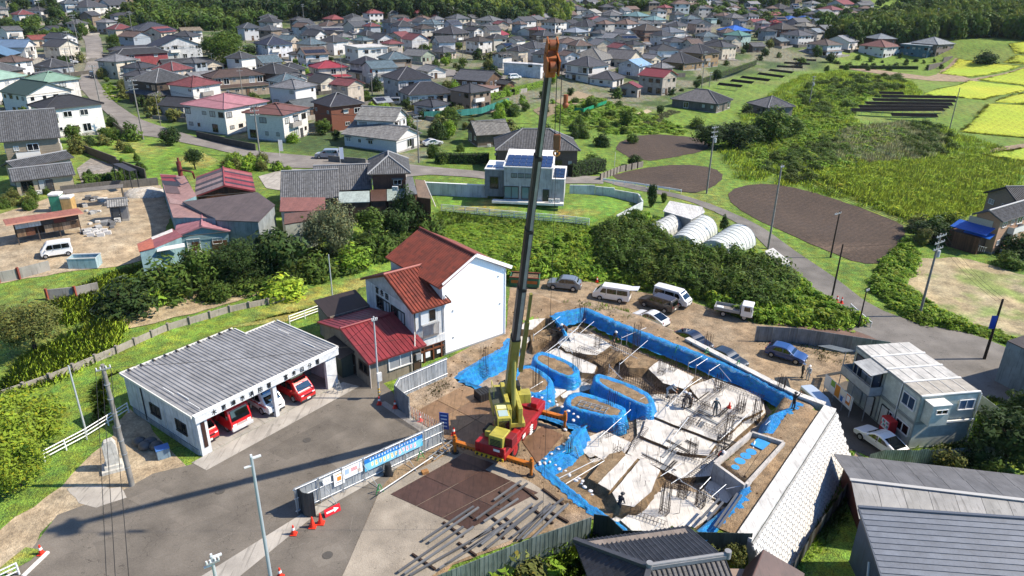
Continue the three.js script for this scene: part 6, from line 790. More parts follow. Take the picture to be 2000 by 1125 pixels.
// VEHICLES (front towards +x, origin on the ground at the middle)
const CAR={
van:{L:4.7,W:1.7,wb:2.57,fo:1.0,r:.32,belt:1.1,th:.10,side:[[.06,.28],[0,.55],[.06,.92],[.3,1.05],[.85,1.62],[1.2,1.9],[1.5,1.97],[4.4,1.97],[4.62,1.8],[4.7,1.0],[4.7,.45],[4.64,.28]],ws:[3,5],rs:[8,9],wins:[[[.95,1.12],[1.3,1.68],[1.75,1.7],[1.75,1.12]],[[1.85,1.12],[1.85,1.7],[3.05,1.7],[3.05,1.12]],[[3.15,1.12],[3.15,1.7],[4.4,1.7],[4.48,1.12]]]},
kei:{L:3.4,W:1.48,wb:2.4,fo:.5,r:.28,belt:1.05,th:.08,side:[[.05,.26],[0,.5],[.05,.95],[.2,1.08],[.62,1.66],[.9,1.84],[1.1,1.88],[3.2,1.88],[3.36,1.7],[3.4,.95],[3.4,.4],[3.36,.26]],ws:[3,5],rs:[8,9],wins:[[[.62,1.1],[.95,1.62],[1.4,1.64],[1.4,1.1]],[[1.48,1.1],[1.48,1.64],[2.3,1.64],[2.3,1.1]],[[2.38,1.1],[2.38,1.64],[3.14,1.62],[3.2,1.1]]]},
hatch:{L:4.25,W:1.72,wb:2.6,fo:.85,r:.31,belt:.92,th:.2,side:[[.08,.24],[0,.5],[.1,.7],[.5,.84],[1.15,.95],[1.8,1.36],[2.2,1.48],[2.9,1.48],[3.5,1.38],[4.02,1.0],[4.2,.85],[4.25,.5],[4.18,.26]],ws:[4,6],rs:[8,9],wins:[[[1.45,.98],[1.95,1.33],[2.3,1.38],[2.35,.98]],[[2.42,.98],[2.42,1.38],[3.1,1.34],[3.45,.98]]]},
sedan:{L:4.55,W:1.75,wb:2.7,fo:.9,r:.32,belt:.95,th:.22,side:[[.08,.24],[0,.5],[.1,.7],[.5,.82],[1.2,.95],[1.95,1.36],[2.4,1.47],[2.9,1.44],[3.6,1.25],[4.3,1.02],[4.5,.9],[4.55,.5],[4.48,.26]],ws:[4,6],rs:[7,9],wins:[[[1.55,.98],[2.1,1.32],[2.5,1.37],[2.55,.98]],[[2.62,.98],[2.62,1.36],[3.2,1.27],[3.6,1.0]]]},
suv:{L:4.4,W:1.78,wb:2.62,fo:.85,r:.34,belt:1.02,th:.18,side:[[.08,.3],[0,.6],[.1,.85],[.5,.98],[1.15,1.06],[1.7,1.5],[2.1,1.64],[3.5,1.6],[4.05,1.2],[4.35,1.05],[4.4,.6],[4.32,.3]],ws:[4,6],rs:[7,8],wins:[[[1.45,1.08],[1.85,1.48],[2.3,1.52],[2.35,1.08]],[[2.42,1.08],[2.42,1.52],[3.4,1.48],[3.7,1.1]]]},
mpv:{L:4.75,W:1.74,wb:2.85,fo:.9,r:.33,belt:1.08,th:.14,side:[[.08,.28],[0,.6],[.1,.88],[.55,1.02],[1.1,1.12],[1.75,1.66],[2.1,1.78],[4.2,1.78],[4.55,1.6],[4.72,1.0],[4.75,.5],[4.68,.28]],ws:[4,6],rs:[8,9],wins:[[[1.5,1.14],[1.95,1.6],[2.3,1.64],[2.3,1.14]],[[2.38,1.14],[2.38,1.64],[3.35,1.64],[3.35,1.14]],[[3.43,1.14],[3.43,1.64],[4.3,1.62],[4.45,1.14]]]},
};
const TYRE=(()=>{const g=new THREE.CylinderGeometry(1,1,.62,18);g.rotateX(Math.PI/2);return g;})(),RIM=(()=>{const a=new THREE.CylinderGeometry(.62,.62,.64,10);a.rotateX(Math.PI/2);const g=[a];for(let i=0;i<5;i++){const b=new THREE.BoxGeometry(.14,.56,.68);b.translate(0,.3,0);b.rotateZ(i*1.2566);g.push(b);}return merge(g);})();
function wheel(t,x,y,z,r,rimM=M('#a9acb0',.4,{metalness:.6})){const w=shadow(new THREE.Mesh(TYRE,RUBBER));w.name='wheel';w.position.set(x,y,z);w.scale.set(r,r,r);const m=shadow(new THREE.Mesh(RIM,rimM));m.name='rim';w.add(m);t.add(w);return w;}
function paint(c){const k='paint'+c;if(!mats.has(k))mats.set(k,new THREE.MeshPhysicalMaterial({color:new THREE.Color(c),roughness:.38,metalness:.1,clearcoat:.8,clearcoatRoughness:.08}));return mats.get(k);}
const HEADL=new THREE.MeshPhysicalMaterial({color:0xd8dde0,roughness:.08,clearcoat:1}),TAIL=M('#8a1116',.2),PLATE=M('#e2e2da',.5);
function carGeom(k,t,color){
const c=CAR[k],{L,W,belt,th}=c,taper=(g)=>{const p=g.attributes.position;for(let i=0;i<p.count;i++){const y=p.getY(i),x=p.getX(i);let s=y>belt?1-(y-belt)*th/(W/2)*1.1:1-Math.max(0,.45-y)*.12;const e=Math.abs(x)/(L/2);if(e>.8)s*=1-(e-.8)*.45;p.setZ(i,p.getZ(i)*s);}g.computeVertexNormals();return g;};
const sh=new THREE.Shape(new THREE.SplineCurve(c.side.map(([x,y])=>new THREE.Vector2(L/2-x,y))).getPoints(3*c.side.length));const bt=.09;
const body=new THREE.ExtrudeGeometry(sh,{depth:W-2*bt,steps:1,bevelEnabled:true,bevelSize:bt*.8,bevelThickness:bt,bevelOffset:-bt*.8,bevelSegments:3});body.translate(0,0,-(W-2*bt)/2);
part('body',taper(body),paint(color),t);
const seg=(i,j,inset)=>{const a=c.side[i],b=c.side[j],ax=L/2-a[0],bx=L/2-b[0],dx=bx-ax,dy=b[1]-a[1],l=Math.hypot(dx,dy),nx=-dy/l,ny=dx/l;const s=(nx*(ax+bx)>0||ny>0)&&(ny>0||Math.abs(ny)<.3&&nx*(ax+bx)>0)?1:-1,o=.035*s;const m=(t2)=>[ax+dx*t2+nx*o,a[1]+dy*t2+ny*o];const p0=m(.1),p1=m(.5),p2=m(.93),w0=W/2*.88,w1=W/2*.8;const q=(p,z)=>V3(p[0],p[1],z);return merge([quad(q(p0,w0),q(p0,-w0),q(p1,-(w0+w1)/2),q(p1,(w0+w1)/2)),quad(q(p1,(w0+w1)/2),q(p1,-(w0+w1)/2),q(p2,-w1),q(p2,w1))]);};
part('windscreen',taper(seg(c.ws[0],c.ws[1])),CARGLASS,t);part('rear_window',taper(seg(c.rs[0],c.rs[1])),CARGLASS,t);
for(const w of c.wins)for(const s of[1,-1]){const g=new THREE.ExtrudeGeometry(new THREE.Shape(w.map(([x,y])=>new THREE.Vector2(L/2-x,y))),{depth:.02,bevelEnabled:false});g.translate(0,0,s>0?W/2+.0:-W/2-.02);part('side_window',taper(g),CARGLASS,t);}
for(const s of[1,-1]){for(const x of[L/2-c.fo,L/2-c.fo-c.wb]){const ar=new THREE.TorusGeometry(c.r*1.16,.035,5,14,Math.PI);ar.translate(x,c.r+.02,s*(W/2-.01));part('wheel_arch',ar,paint(color),t);wheel(t,x,c.r,s*(W/2-c.r*.2),c.r);}
part('headlight',taper(RB(.16,.16,.34,.04,L/2-.1,c.side[2][1]-.12,s*W*.36)),HEADL,t);part('tail_light',taper(RB(.1,.3,.16,.03,-L/2+.06,c.side[c.side.length-3][1]-.05,s*W*.4)),TAIL,t);part('mirror',RB(.12,.14,.2,.04,L/2-c.wins[0][0][0]-.05,belt+.06,s*(W/2+.08)),paint(color),t);part('door_handle',B(.14,.03,.03,L/2-c.wins[0][2][0]+.02,belt-.12,s*(W/2+.008)),DARK,t);}
part('number_plate',B(.02,.16,.34,L/2+.015,.45,0),PLATE,t);part('number_plate',B(.02,.16,.34,-L/2-.015,.6,0),PLATE,t);part('bumper',[RB(.14,.18,W*.86,.05,L/2-.06,.34,0),RB(.14,.2,W*.86,.05,-L/2+.06,.36,0)],M('#26282a',.6),t);part('grille',B(.04,.1,W*.5,L/2+.0,c.side[2][1]-.14,0),DARK,t);
}
function place(t,fw,rw,wb,W){const gd=(q)=>q.length>2?P(...q):G(...q),a=gd(fw),b=gd(rw),d=a.clone().sub(b).setY(0).normalize(),n=V3(-d.z,0,d.x);const mid=a.clone().add(b).multiplyScalar(.5);if(n.dot(mid)<0)n.negate();mid.addScaledVector(n,W/2*.9);mid.y=fw.length>2?fw[2]:hgt(mid.x,mid.z)+.03;t.position.copy(mid);t.rotation.y=Math.atan2(-d.z,d.x);}
function car(kind,color,label,fw,rw,cat='car'){const t=thing(kind==='van'||kind==='kei'?'parked_van':'parked_car',label,cat);carGeom(kind,t,color);place(t,fw,rw,CAR[kind].wb,CAR[kind].W);return t;}
car('suv','#6f7880','grey SUV parked beside the green bank behind the white hall',[1081,566],[1119,571]);
{const v=car('van','#e6e7e6','white van with raised tailgate on the dirt track',[1173,586],[1210,593],'van');part('raised_tailgate',[B(1.1,.06,1.4,-2.8,1.95,0,0,0,-.15)],paint('#e6e7e6'),v);}
car('van','#dfe2e4','white van parked behind the dark minivan',[1326,602],[1288,590],'van');car('mpv','#3f3a38','dark brown minivan between two white vans',[1259,599],[1298,613]);car('sedan','#dfe2e5','white hatchback half hidden by the spoil bank',[1244,626,-4.2],[1281,641,-4.2]);
car('sedan','#1c2436','navy sedan parked below the concrete kerb',[1362,686,-4.25],[1326,668,-4.25]);car('hatch','#2a3138','dark car with only its roof showing above the kerb',[1430,722,-4.25],[1394,706,-4.25]);car('hatch','#2a4a80','blue hatchback parked beside the grey panel fence',[1554,712],[1506,698]);
car('kei','#aebccb','silver-blue minivan beside the white retaining wall',[1598,824,-4.1],[1556,786,-4.1],'van');car('sedan','#e9ebec','white hatchback parked in front of the site cabins',[1687,864],[1722,888]);car('kei','#e8e9e8','small white van parked in the stone yard',[92,507],[134,501],'van');
car('mpv','#15171a','black minivan in the driveway of the brick-trimmed white house',[182,230],[164,226]);car('hatch','#2d6fb8','blue car beside the house with the grey tiled roof',[6,246],[26,240]);car('kei','#33373b','dark van on the sloping street',[186,157],[186,146],'van');car('van','#dcdddc','white van on the lane at the forest edge',[577,62],[590,60],'van');
{const r=rng(88),cs=['#e4e6e6','#2a2d31','#8f959b','#c9ccd0','#3a4a66','#7a1f24'];let k=0;for(const[x,y]of[[330,175],[565,250],[700,240],[640,310],[845,285],[420,240],[480,100],[590,110],[955,130],[1005,155],[1200,180],[770,205],[140,125],[1130,118],[860,115],[1330,130],[1560,128]]){const q=G(x,y);if(insideHouse(q.x,q.z,2.2))continue;const c=cs[k%6],kd=['kei','hatch','mpv','sedan'][k%4],t=thing('parked_car',`small ${hueWord(c)} ${{ kei: 'van', hatch: 'hatchback', mpv: 'minivan', sedan: 'sedan' }[kd]} parked between the town houses`,'car',q.clone().add(V3(0,.16,0)),.6+(k%3)*1.3,'cars parked in the town');carGeom(kd,t,c);k++;}}
{const t=thing('flatbed_truck','white flatbed truck with empty load bed on the dirt track','truck');const pw=paint('#e4e6e6');
part('cab',RB(1.35,1.5,1.7,.12,1.55,1.25,0),pw,t);part('windscreen',B(.04,.7,1.5,2.22,1.5,0,0,0,.0),CARGLASS,t);for(const s of[1,-1]){part('side_window',B(.7,.55,.03,1.6,1.55,s*.85),CARGLASS,t);part('headlight',B(.05,.15,.3,2.22,.75,s*.6),HEADL,t);for(const x of[1.35,-1.1])wheel(t,x,.36,s*.66,.36);part('bed_side',B(2.95,.36,.05,-.75,1.0,s*.87),GALV,t);part('mirror',B(.06,.3,.14,2.1,1.5,s*1.0),DARK,t);}
part('bumper',B(.12,.25,1.65,2.22,.48,0),M('#3a3c3e',.6),t);part('chassis',B(4.2,.16,.8,0,.62,0),DARK,t);part('bed_floor',B(2.95,.08,1.7,-.75,.8,0),M('#8a8680',.7,{m:'stain'}),t);part('headboard',B(.06,.9,1.7,.76,1.2,0),GALV,t);part('tailboard',B(.05,.36,1.7,-2.22,1.0,0),GALV,t);part('bundle',[RB(.8,.35,.6,.1,-1.6,1.0,.4)],M('#c9cfd6',.8),t);place(t,[1450,627],[1409,619],2.5,1.7);}
function garageVehicle(px,py,build,name,label,len){const q=P(px,py,.1),t=thing(name,label,name.replace(/_/g,' '));build(t);const f=V3(Math.sin(GYAW),0,Math.cos(GYAW));t.position.copy(q).addScaledVector(f,-len/2+.55);t.position.y=.06;t.rotation.y=GYAW-Math.PI/2;}
const RED='#c20d14';
function fireTruck(t){const r=paint(RED);const cab=new THREE.Shape([[2.75,.4],[2.8,.9],[2.75,1.15],[2.45,2.05],[2.3,2.2],[.9,2.25],[.9,.4]].map(([x,y])=>new THREE.Vector2(x,y)));const g=new THREE.ExtrudeGeometry(cab,{depth:1.7,bevelEnabled:true,bevelSize:.06,bevelThickness:.08,bevelOffset:-.06,bevelSegments:3});g.translate(0,0,-.85);part('cab',g,r,t);part('windscreen',quad(V3(2.80,1.2,.78),V3(2.80,1.2,-.78),V3(2.53,2.0,-.72),V3(2.53,2.0,.72)),CARGLASS,t);
part('pump_body',[RB(3.4,1.7,1.85,.06,-.95,1.35,0)],r,t);part('shutter',[B(1.2,1.0,.03,-.2,1.4,.94),B(1.2,1.0,.03,-1.6,1.4,.94),B(1.2,1.0,.03,-.2,1.4,-.94)],GALV,t);part('light_bar',RB(.3,.16,1.2,.05,1.9,2.35,0),M('#7a0b10',.2),t);for(const s of[1,-1]){part('headlight',RB(.08,.2,.36,.03,2.8,.82,s*.62),HEADL,t);part('side_window',B(.8,.6,.03,1.75,1.65,s*.93),CARGLASS,t);for(const x of[1.9,-1.5])wheel(t,x,.4,s*.75,.4);part('mirror',RB(.1,.3,.16,.04,2.55,1.6,s*1.08),DARK,t);}part('bumper',RB(.2,.3,1.85,.05,2.82,.5,0),M('#d9dadb',.3,{metalness:.4}),t);part('number_plate',B(.02,.16,.34,2.93,.5,0),PLATE,t);part('grille',B(.03,.16,.8,2.82,.82,0),M('#b9bcbf',.3,{metalness:.6}),t);}
garageVehicle(405,862,(t)=>carGeom('van',t,RED),'fire_van','red fire service van half hidden by the left garage pier',4.7);garageVehicle(468,836,fireTruck,'fire_engine','red fire engine with chrome bumper in the second garage bay',5.7);
garageVehicle(536,804,(t)=>{carGeom('van',t,'#e6e8e8');part('light_bar',RB(.35,.18,1.3,.05,1.0,2.05,0),M('#a3121a',.2),t);part('blue_band',B(.02,.16,1.2,1.42,1.86,0,0,0,.8),M('#6f9fd0',.5),t);part('red_band',[B(4.3,.1,.02,-.1,.9,.87),B(4.3,.1,.02,-.1,.9,-.87)],M('#b3131b',.4),t);},'ambulance','white ambulance with red band behind the middle garage pier',4.8);garageVehicle(596,780,(t)=>{carGeom('van',t,RED);part('light_bar',RB(.3,.16,1.2,.05,.9,2.05,0),M('#d9cf9a',.3),t);},'fire_van','red fire service van with pale roof light in the right garage bay',4.7);
{const t=thing('skip_container','green open skip full of rubble beside the crane boom','skip',G(1025,558),-.12);const g=M('#2f6a50',.7,{m:'stain',s:2});part('box',[B(3.8,1.3,.08,0,.85,.9),B(3.8,1.3,.08,0,.85,-.9),B(.08,1.3,1.72,1.86,.85,0),B(.08,1.3,1.72,-1.86,.85,0),B(3.7,.1,1.8,0,.25,0)],g,t);part('stripe',B(3.4,.4,.02,0,.9,.955),M('#b0682c',.8,{m:'stain'}),t);part('rubble_load',[RB(3.5,.5,1.6,.2,0,1.15,0)],SOILD,t);part('rim',[B(3.9,.1,.14,0,1.5,.92),B(3.9,.1,.14,0,1.5,-.92)],M('#7a3a2c',.8),t);}
// MOBILE CRANE
{
const w1=P(1007,896),w2=P(1048,842),dir=w2.clone().sub(w1).setY(0).normalize(),lat=V3(dir.z,0,-dir.x);if(lat.x>0)lat.negate();
const mid=w1.clone().add(w2).multiplyScalar(.5).addScaledVector(lat,1.28),yaw=Math.atan2(-dir.z,dir.x);
const t=thing('mobile_crane','red and yellow mobile crane with tall raised telescopic boom and outriggers','crane',mid,yaw);
const red=M('#a8161f',.45,{m:'stain',s:3}),yel=M('#b9b04a',.5,{m:'stain',s:3}),ora=M('#c8741a',.55,{m:'stain'}),blk=M('#1c1c1d',.7);
const inv=(p)=>t.worldToLocal(p.clone());t.updateMatrixWorld(true);
const ca=part('carrier',[RB(7.6,.55,2.45,.06,0,1.25,0),RB(1.7,.8,2.4,.08,-3.0,1.6,0),RB(1.5,.45,2.4,.08,3.2,1.5,0)],red,t);part('deck',[B(3.0,.04,2.2,1.4,1.55,0),B(1.2,.04,.8,3.3,1.75,.5)],M('#8d1f22',.6,{m:'stain',s:1.5}),ca);part('black_hatch',B(1.1,.06,.8,2.0,1.58,-.6),blk,ca);
for(const s of[1,-1]){part('fender',[RB(1.75,.12,.6,.04,1.85,1.45,s*1.02),RB(1.75,.12,.6,.04,-1.85,1.45,s*1.02),B(1.5,.6,.1,0,1.15,s*1.26)],red,ca);for(const x of[1.85,-1.85])wheel(t,x,.66,s*1.0,.66,M('#9a1a20',.5));for(let k=0;k<4;k++)part('step',B(.5,.05,.12,.75,.6+k*.22,s*1.33),M('#d9d9d4',.5),ca);}
const en=part('engine_hood',[RB(1.3,.95,1.15,.06,-3.1,2.35,.45),RB(.9,.5,1.3,.06,-2.5,2.2,-.2)],yel,t);for(let k=0;k<5;k++)part('louvre',B(.03,.06,.85,-3.77,2.05+k*.12,.45),blk,en);part('exhaust',[bar(V3(-2.6,2.2,-.95),V3(-1.8,2.2,-.95),.25,12)],blk,t);part('radiator_box',[RB(.9,.75,.9,.05,-2.9,2.3,-.0+1.15+.0)],M('#6e1218',.6),t);part('cooler',RB(.5,.4,.5,.05,-2.2,1.8,-1.0),M('#77787c',.6),t);
part('number_sign',B(.03,.18,.5,-3.87,1.75,.6),PLATE,t);for(const s of[1,-1])part('tail_lamp',B(.03,.14,.3,-3.87,1.35,s*.9),TAIL,t);part('tow_bumper',B(.1,.25,2.3,-3.88,1.05,0),M('#c9a21e',.6),t);part('bumper_stripe',[...Array(6)].map((_,i)=>B(.02,.24,.16,-3.94,1.05,-.95+i*.38,0,.5)),blk,t);
for(const[x,s,px,py]of[[-3.35,-1,1043,950],[-3.35,1,884,902],[3.35,-1,1104,854],[3.35,1,957,812]]){
const z1=s*3.15,o=part('outrigger',[B(.34,.34,2.1,x,.95,s*2.1)],ora,t);part('stripe',[...Array(6)].map((_,i)=>B(.36,.12,.16,x,.86,s*(1.35+i*.3),0,s*.7)),blk,o);part('jack',[bar(V3(x,.12,z1),V3(x,1.6,z1),.11,10),B(.26,.7,.26,x,1.05,z1)],ora,o);part('float',[cyl(.28,.08,x,.04,z1,14)],blk,o);
}
part('beacon',[cyl(.14,.55,3.6,1.75,-1.05,10)],M('#b86a22',.5),t);
const tipW=(()=>{const d=rayOf(1075,112),k=(mid.z+9.3)/d.z;return V3(d.x*k,CAM_H+d.y*k,d.z*k);})();const tip=inv(tipW),sc=V3(.15,0,0),fw=tip.clone().sub(sc).setY(0).normalize(),sd=V3(fw.z,0,-fw.x);
const at=(f,u,s)=>sc.clone().addScaledVector(fw,f).addScaledVector(sd,s).setY(u),ob=(w,h,l,f,u,s)=>{const g=RB(w,h,l,.06);g.rotateY(Math.atan2(fw.x,fw.z));const p=at(f,u,s);g.translate(p.x,p.y,p.z);return g;};
const chk=at(0,2,1).project?1:1;const L0=t.localToWorld(at(0,2,1)),sL=L0.x<mid.x?1:-1;
part('turntable',[cyl(.95,.35,sc.x,1.5,sc.z,24)],M('#3a3a3c',.6),t);
const su=part('superstructure',[ob(.35,1.5,4.0,-.9,2.75,sL*.42),ob(.35,1.5,4.0,-.9,2.75,-sL*.42),ob(1.6,.4,3.6,-.7,2.0,0)],yel,t);part('counterweight',[ob(2.2,.9,.8,-2.9,2.6,0)],yel,su);part('winch_box',[ob(1.0,.85,.9,-1.6,2.85,-sL*1.15)],yel,su);part('deck_plate',[ob(.9,.06,2.6,-1.5,3.1,sL*1.05)],M('#4c5040',.7,{m:'stain'}),su);part('side_box',[ob(.9,1.0,2.6,-1.5,2.55,sL*1.05)],yel,su);
const cb=part('operator_cab',[ob(1.0,1.75,2.1,1.05,2.55,sL*.98)],yel,t);part('front_window',[ob(.8,.85,.06,2.1,2.75,sL*.98)],CARGLASS,cb);part('roof_window',[ob(.72,.05,.8,1.45,3.44,sL*.98)],M('#9fb4b4',.1),cb);part('roof_window',[ob(.72,.05,.55,.6,3.44,sL*.98)],M('#cfcf9a',.4),cb);part('side_window',[ob(.05,.8,1.3,1.1,2.85,sL*1.5)],CARGLASS,cb);part('side_window',[ob(.05,.8,1.3,1.1,2.85,sL*.46)],CARGLASS,cb);
part('hand_rail',[[-1.2,1.3],[-2.6,1.3]].flatMap(([f,s])=>[bar(at(f,3.1,sL*s),at(f,3.9,sL*s),.025)]).concat([bar(at(-1.2,3.9,sL*1.3),at(-2.6,3.9,sL*1.3),.025)]),M('#c9c25a',.5),su);
part('cab_pillar',[ob(.06,1.5,.1,2.12,2.6,sL*.5),ob(.06,1.5,.1,2.12,2.6,sL*1.46),ob(1.0,.08,.1,2.12,2.25,sL*.98)],M('#8f8838',.5),cb);part('wiper',[ob(.03,.6,.03,2.17,2.7,sL*.9)],blk,cb);part('seat',[ob(.5,.8,.4,1.3,2.5,sL*.98)],blk,cb);
part('hose',[bar(at(-.2,2.3,.5),at(-1.6,3.1,.3),.05),bar(at(.1,2.3,-.5),at(-1.4,3.0,-.3),.05),bar(at(-2.3,2.2,.2),at(-1.2,2.9,.2),.04)],blk,t);part('white_plate',[B(.5,.3,.02,-.6,1.2,1.325),B(.5,.3,.02,-.6,1.2,-1.325),B(.3,.25,.02,1.1,1.25,-1.325)],PLATE,ca);part('tool_box',[RB(.8,.4,.5,.04,2.9,1.92,.75),RB(.6,.35,.5,.04,-1.2,1.72,.9)],red,ca);
part('tie_rod',[bar(V3(-3.8,1.9,-1.15),V3(3.6,1.9,-1.15),.02),...[-3.6,2.6,3.6].map((x)=>bar(V3(x,1.5,-1.15),V3(x,1.92,-1.15),.02))],M('#7a1a1e',.5),ca);
const foot=at(-1.9,3.15,0),ax=tip.clone().sub(foot),BL=ax.length();ax.normalize();
const q=new THREE.Quaternion().setFromRotationMatrix(new THREE.Matrix4().makeBasis(sd.clone(),ax.clone(),sd.clone().cross(ax)));
const sec=(a,b,w,h,n=1)=>{const s=new THREE.Shape();const c=.1*Math.min(w,h);s.moveTo(-w/2+c,-h/2);s.lineTo(w/2-c,-h/2);s.lineTo(w/2,-h/2+c);s.lineTo(w/2,h/2-c);s.lineTo(w/2-c,h/2);s.lineTo(-w/2+c,h/2);s.lineTo(-w/2,h/2-c);s.lineTo(-w/2,-h/2+c);s.closePath();const g=new THREE.ExtrudeGeometry(s,{depth:b-a,bevelEnabled:false});g.rotateX(-Math.PI/2);g.translate(0,a,0);return g;};
const bm=new THREE.Group();bm.name='boom';bm.position.copy(foot);bm.quaternion.copy(q);t.add(bm);
const dark=M('#34343a',.5,{m:'grain',metalness:.2}),drk2=M('#2b2b30',.5,{m:'grain',metalness:.2}),lite=M('#a6a8aa',.45,{m:'grain',metalness:.3});
part('base_section',[sec(-.4,BL*.235,.66,.86)],M('#8f8a3e',.5,{m:'stain',s:4}),bm);
[[.235,.42,.56,.72],[.42,.60,.48,.62],[.60,.79,.41,.53],[.79,.985,.34,.44]].forEach(([a,b,w,h],i)=>{part('telescopic_section',[sec(BL*a,BL*b,w,h)],i%2?drk2:dark,bm);part('collar',[sec(BL*a-.12,BL*a+.1,w+.1,h+.1)],M('#222226',.6),bm);part('wear_strip',[B(w*.42,BL*(b-a)-.3,.02,w*.16*-sL,BL*(a+b)/2,h/2+.012),B(w*.42,BL*(b-a)-.3,.02,w*.16*-sL,BL*(a+b)/2,-h/2-.012),B(.02,BL*(b-a)-.3,h*.5,-sL*(w/2+.012),BL*(a+b)/2,0)],lite,bm);});
const hd=part('boom_head',[RB(.5,1.1,.8,.05,0,BL-.3,.1),B(.07,1.3,.5,.24,BL+.35,.0,0,.2),B(.07,1.3,.5,-.24,BL+.35,0,0,.2),B(.07,.8,.9,.3,BL-.1,.5),B(.07,.8,.9,-.3,BL-.1,.5)],M('#a65a26',.7,{m:'stain',s:.8}),bm);for(const[y,z]of[[BL+.7,.1],[BL-.1,.75],[BL-.35,-.45]]){const g=new THREE.CylinderGeometry(.26,.26,.32,16);g.rotateZ(Math.PI/2);g.translate(0,y,z);part('sheave',g,M('#7a3f1c',.6),hd);}
part('stowed_jib',[B(.3,BL*.20,.3,-sL*.66,BL*.20,.1),B(.2,BL*.14,.2,-sL*.66,BL*.33,.1)],M('#7d7a38',.55,{m:'stain'}),bm);part('lift_cylinder',[bar(at(.4,2.2,0),foot.clone().addScaledVector(ax,BL*.18),.17,12)],M('#8d8a45',.5),t);part('hose_reel',[ob(.3,.9,.9,-2.2,3.3,-sL*.75)],blk,t);
const world=(p)=>t.localToWorld(p.clone()),headW=world(foot.clone().addScaledVector(ax,BL)).add(V3(.45,-.3,.5)),hookW=headW.clone().add(V3(0,-4.1,0));
part('hoist_rope',[-.12,.12].map((d)=>bar(inv(headW.clone().add(V3(d,0,0))),inv(hookW.clone().add(V3(d,.6,0))),.02,5)),blk,t);
const hk=part('hook_block',[RB(.42,.95,.32,.06)],M('#7d4a20',.6,{m:'stain',s:.6}),t);hk.position.copy(inv(hookW.clone().add(V3(0,.3,0))));hk.rotation.y=-yaw;hk.scale.setScalar(.85);{const g=new THREE.TorusGeometry(.17,.055,8,16,4.4);g.rotateZ(2.2);g.translate(0,-.68,0);part('hook',g,M('#b8752a',.5),hk);}part('swivel',cyl(.09,.25,0,-.62,0,8),M('#b8752a',.5),hk);
const ball=part('auxiliary_hook',[cyl(.12,.5,0,0,0,10),new THREE.SphereGeometry(.16,10,8)],M('#8a451f',.6),t);ball.position.copy(inv(headW.clone().add(V3(.35,-1.9,.2))));
part('tag_line',[bar(inv(hookW.clone().add(V3(0,-.9,0))),inv(V3(hookW.x,.4,hookW.z)),.012,4)],blk,t);
}
// PEOPLE (one continuous skin per figure, meshed from joined tapered capsules)
function capsules(list,cell,k=.06){
const lo=V3(1e9,1e9,1e9),hi=V3(-1e9,-1e9,-1e9);for(const[a,b,r,s]of list)for(const[p,q]of[[a,r],[b,s]]){lo.min(p.clone().subScalar(q+.1));hi.max(p.clone().addScalar(q+.1));}
const size=hi.clone().sub(lo),S=Math.max(size.x,size.y,size.z),n=Math.min(120,Math.ceil(S/cell)),mc=new MarchingCubes(n,new THREE.MeshBasicMaterial(),false,false,200000),half=S/2,c=lo.clone().add(hi).multiplyScalar(.5),p=V3(0,0,0),ba=V3(0,0,0),pa=V3(0,0,0);
mc.isolation=0;for(let z=0;z<n;z++)for(let y=0;y<n;y++)for(let x=0;x<n;x++){p.set((x-n/2)/(n/2),(y-n/2)/(n/2),(z-n/2)/(n/2)).multiplyScalar(half).add(c);let e=0;for(const[a,b,r,s]of list){ba.copy(b).sub(a);pa.copy(p).sub(a);const h=clamp(pa.dot(ba)/Math.max(1e-6,ba.lengthSq()));e+=Math.exp(-(pa.addScaledVector(ba,-h).length()-mix(r,s,h))/k*3);}mc.field[x+y*n+z*n*n]=e>0?Math.log(e)*k/3:-1;}
mc.update();const g=new THREE.BufferGeometry();g.setAttribute('position',new THREE.BufferAttribute(mc.positionArray.slice(0,mc.count*3),3));g.scale(half,half,half);g.translate(c.x,c.y,c.z);const m=mergeVertices(g,1e-4);m.computeVertexNormals();m.setAttribute('uv',new THREE.Float32BufferAttribute(new Float32Array(m.attributes.position.count*2),2));return m;
}
function hand(w,d){const x=V3(d.z,0,-d.x);if(x.lengthSq()<.01)x.set(1,0,0);x.normalize();const o=[[w,w.clone().addScaledVector(d,.08),.034,.036]];for(let i=0;i<4;i++){const b=w.clone().addScaledVector(d,.08).addScaledVector(x,(i-1.5)*.02),m=b.clone().addScaledVector(d,.04+(i===1||i===2?.01:0)).add(V3(0,-.008,0));o.push([b,m,.011,.010],[m,m.clone().addScaledVector(d,.03).add(V3(0,-.015,0)),.010,.008]);}const th=w.clone().addScaledVector(d,.02).addScaledVector(x,-.035);o.push([th,th.clone().addScaledVector(d,.045).addScaledVector(x,-.02),.013,.010]);return o;}
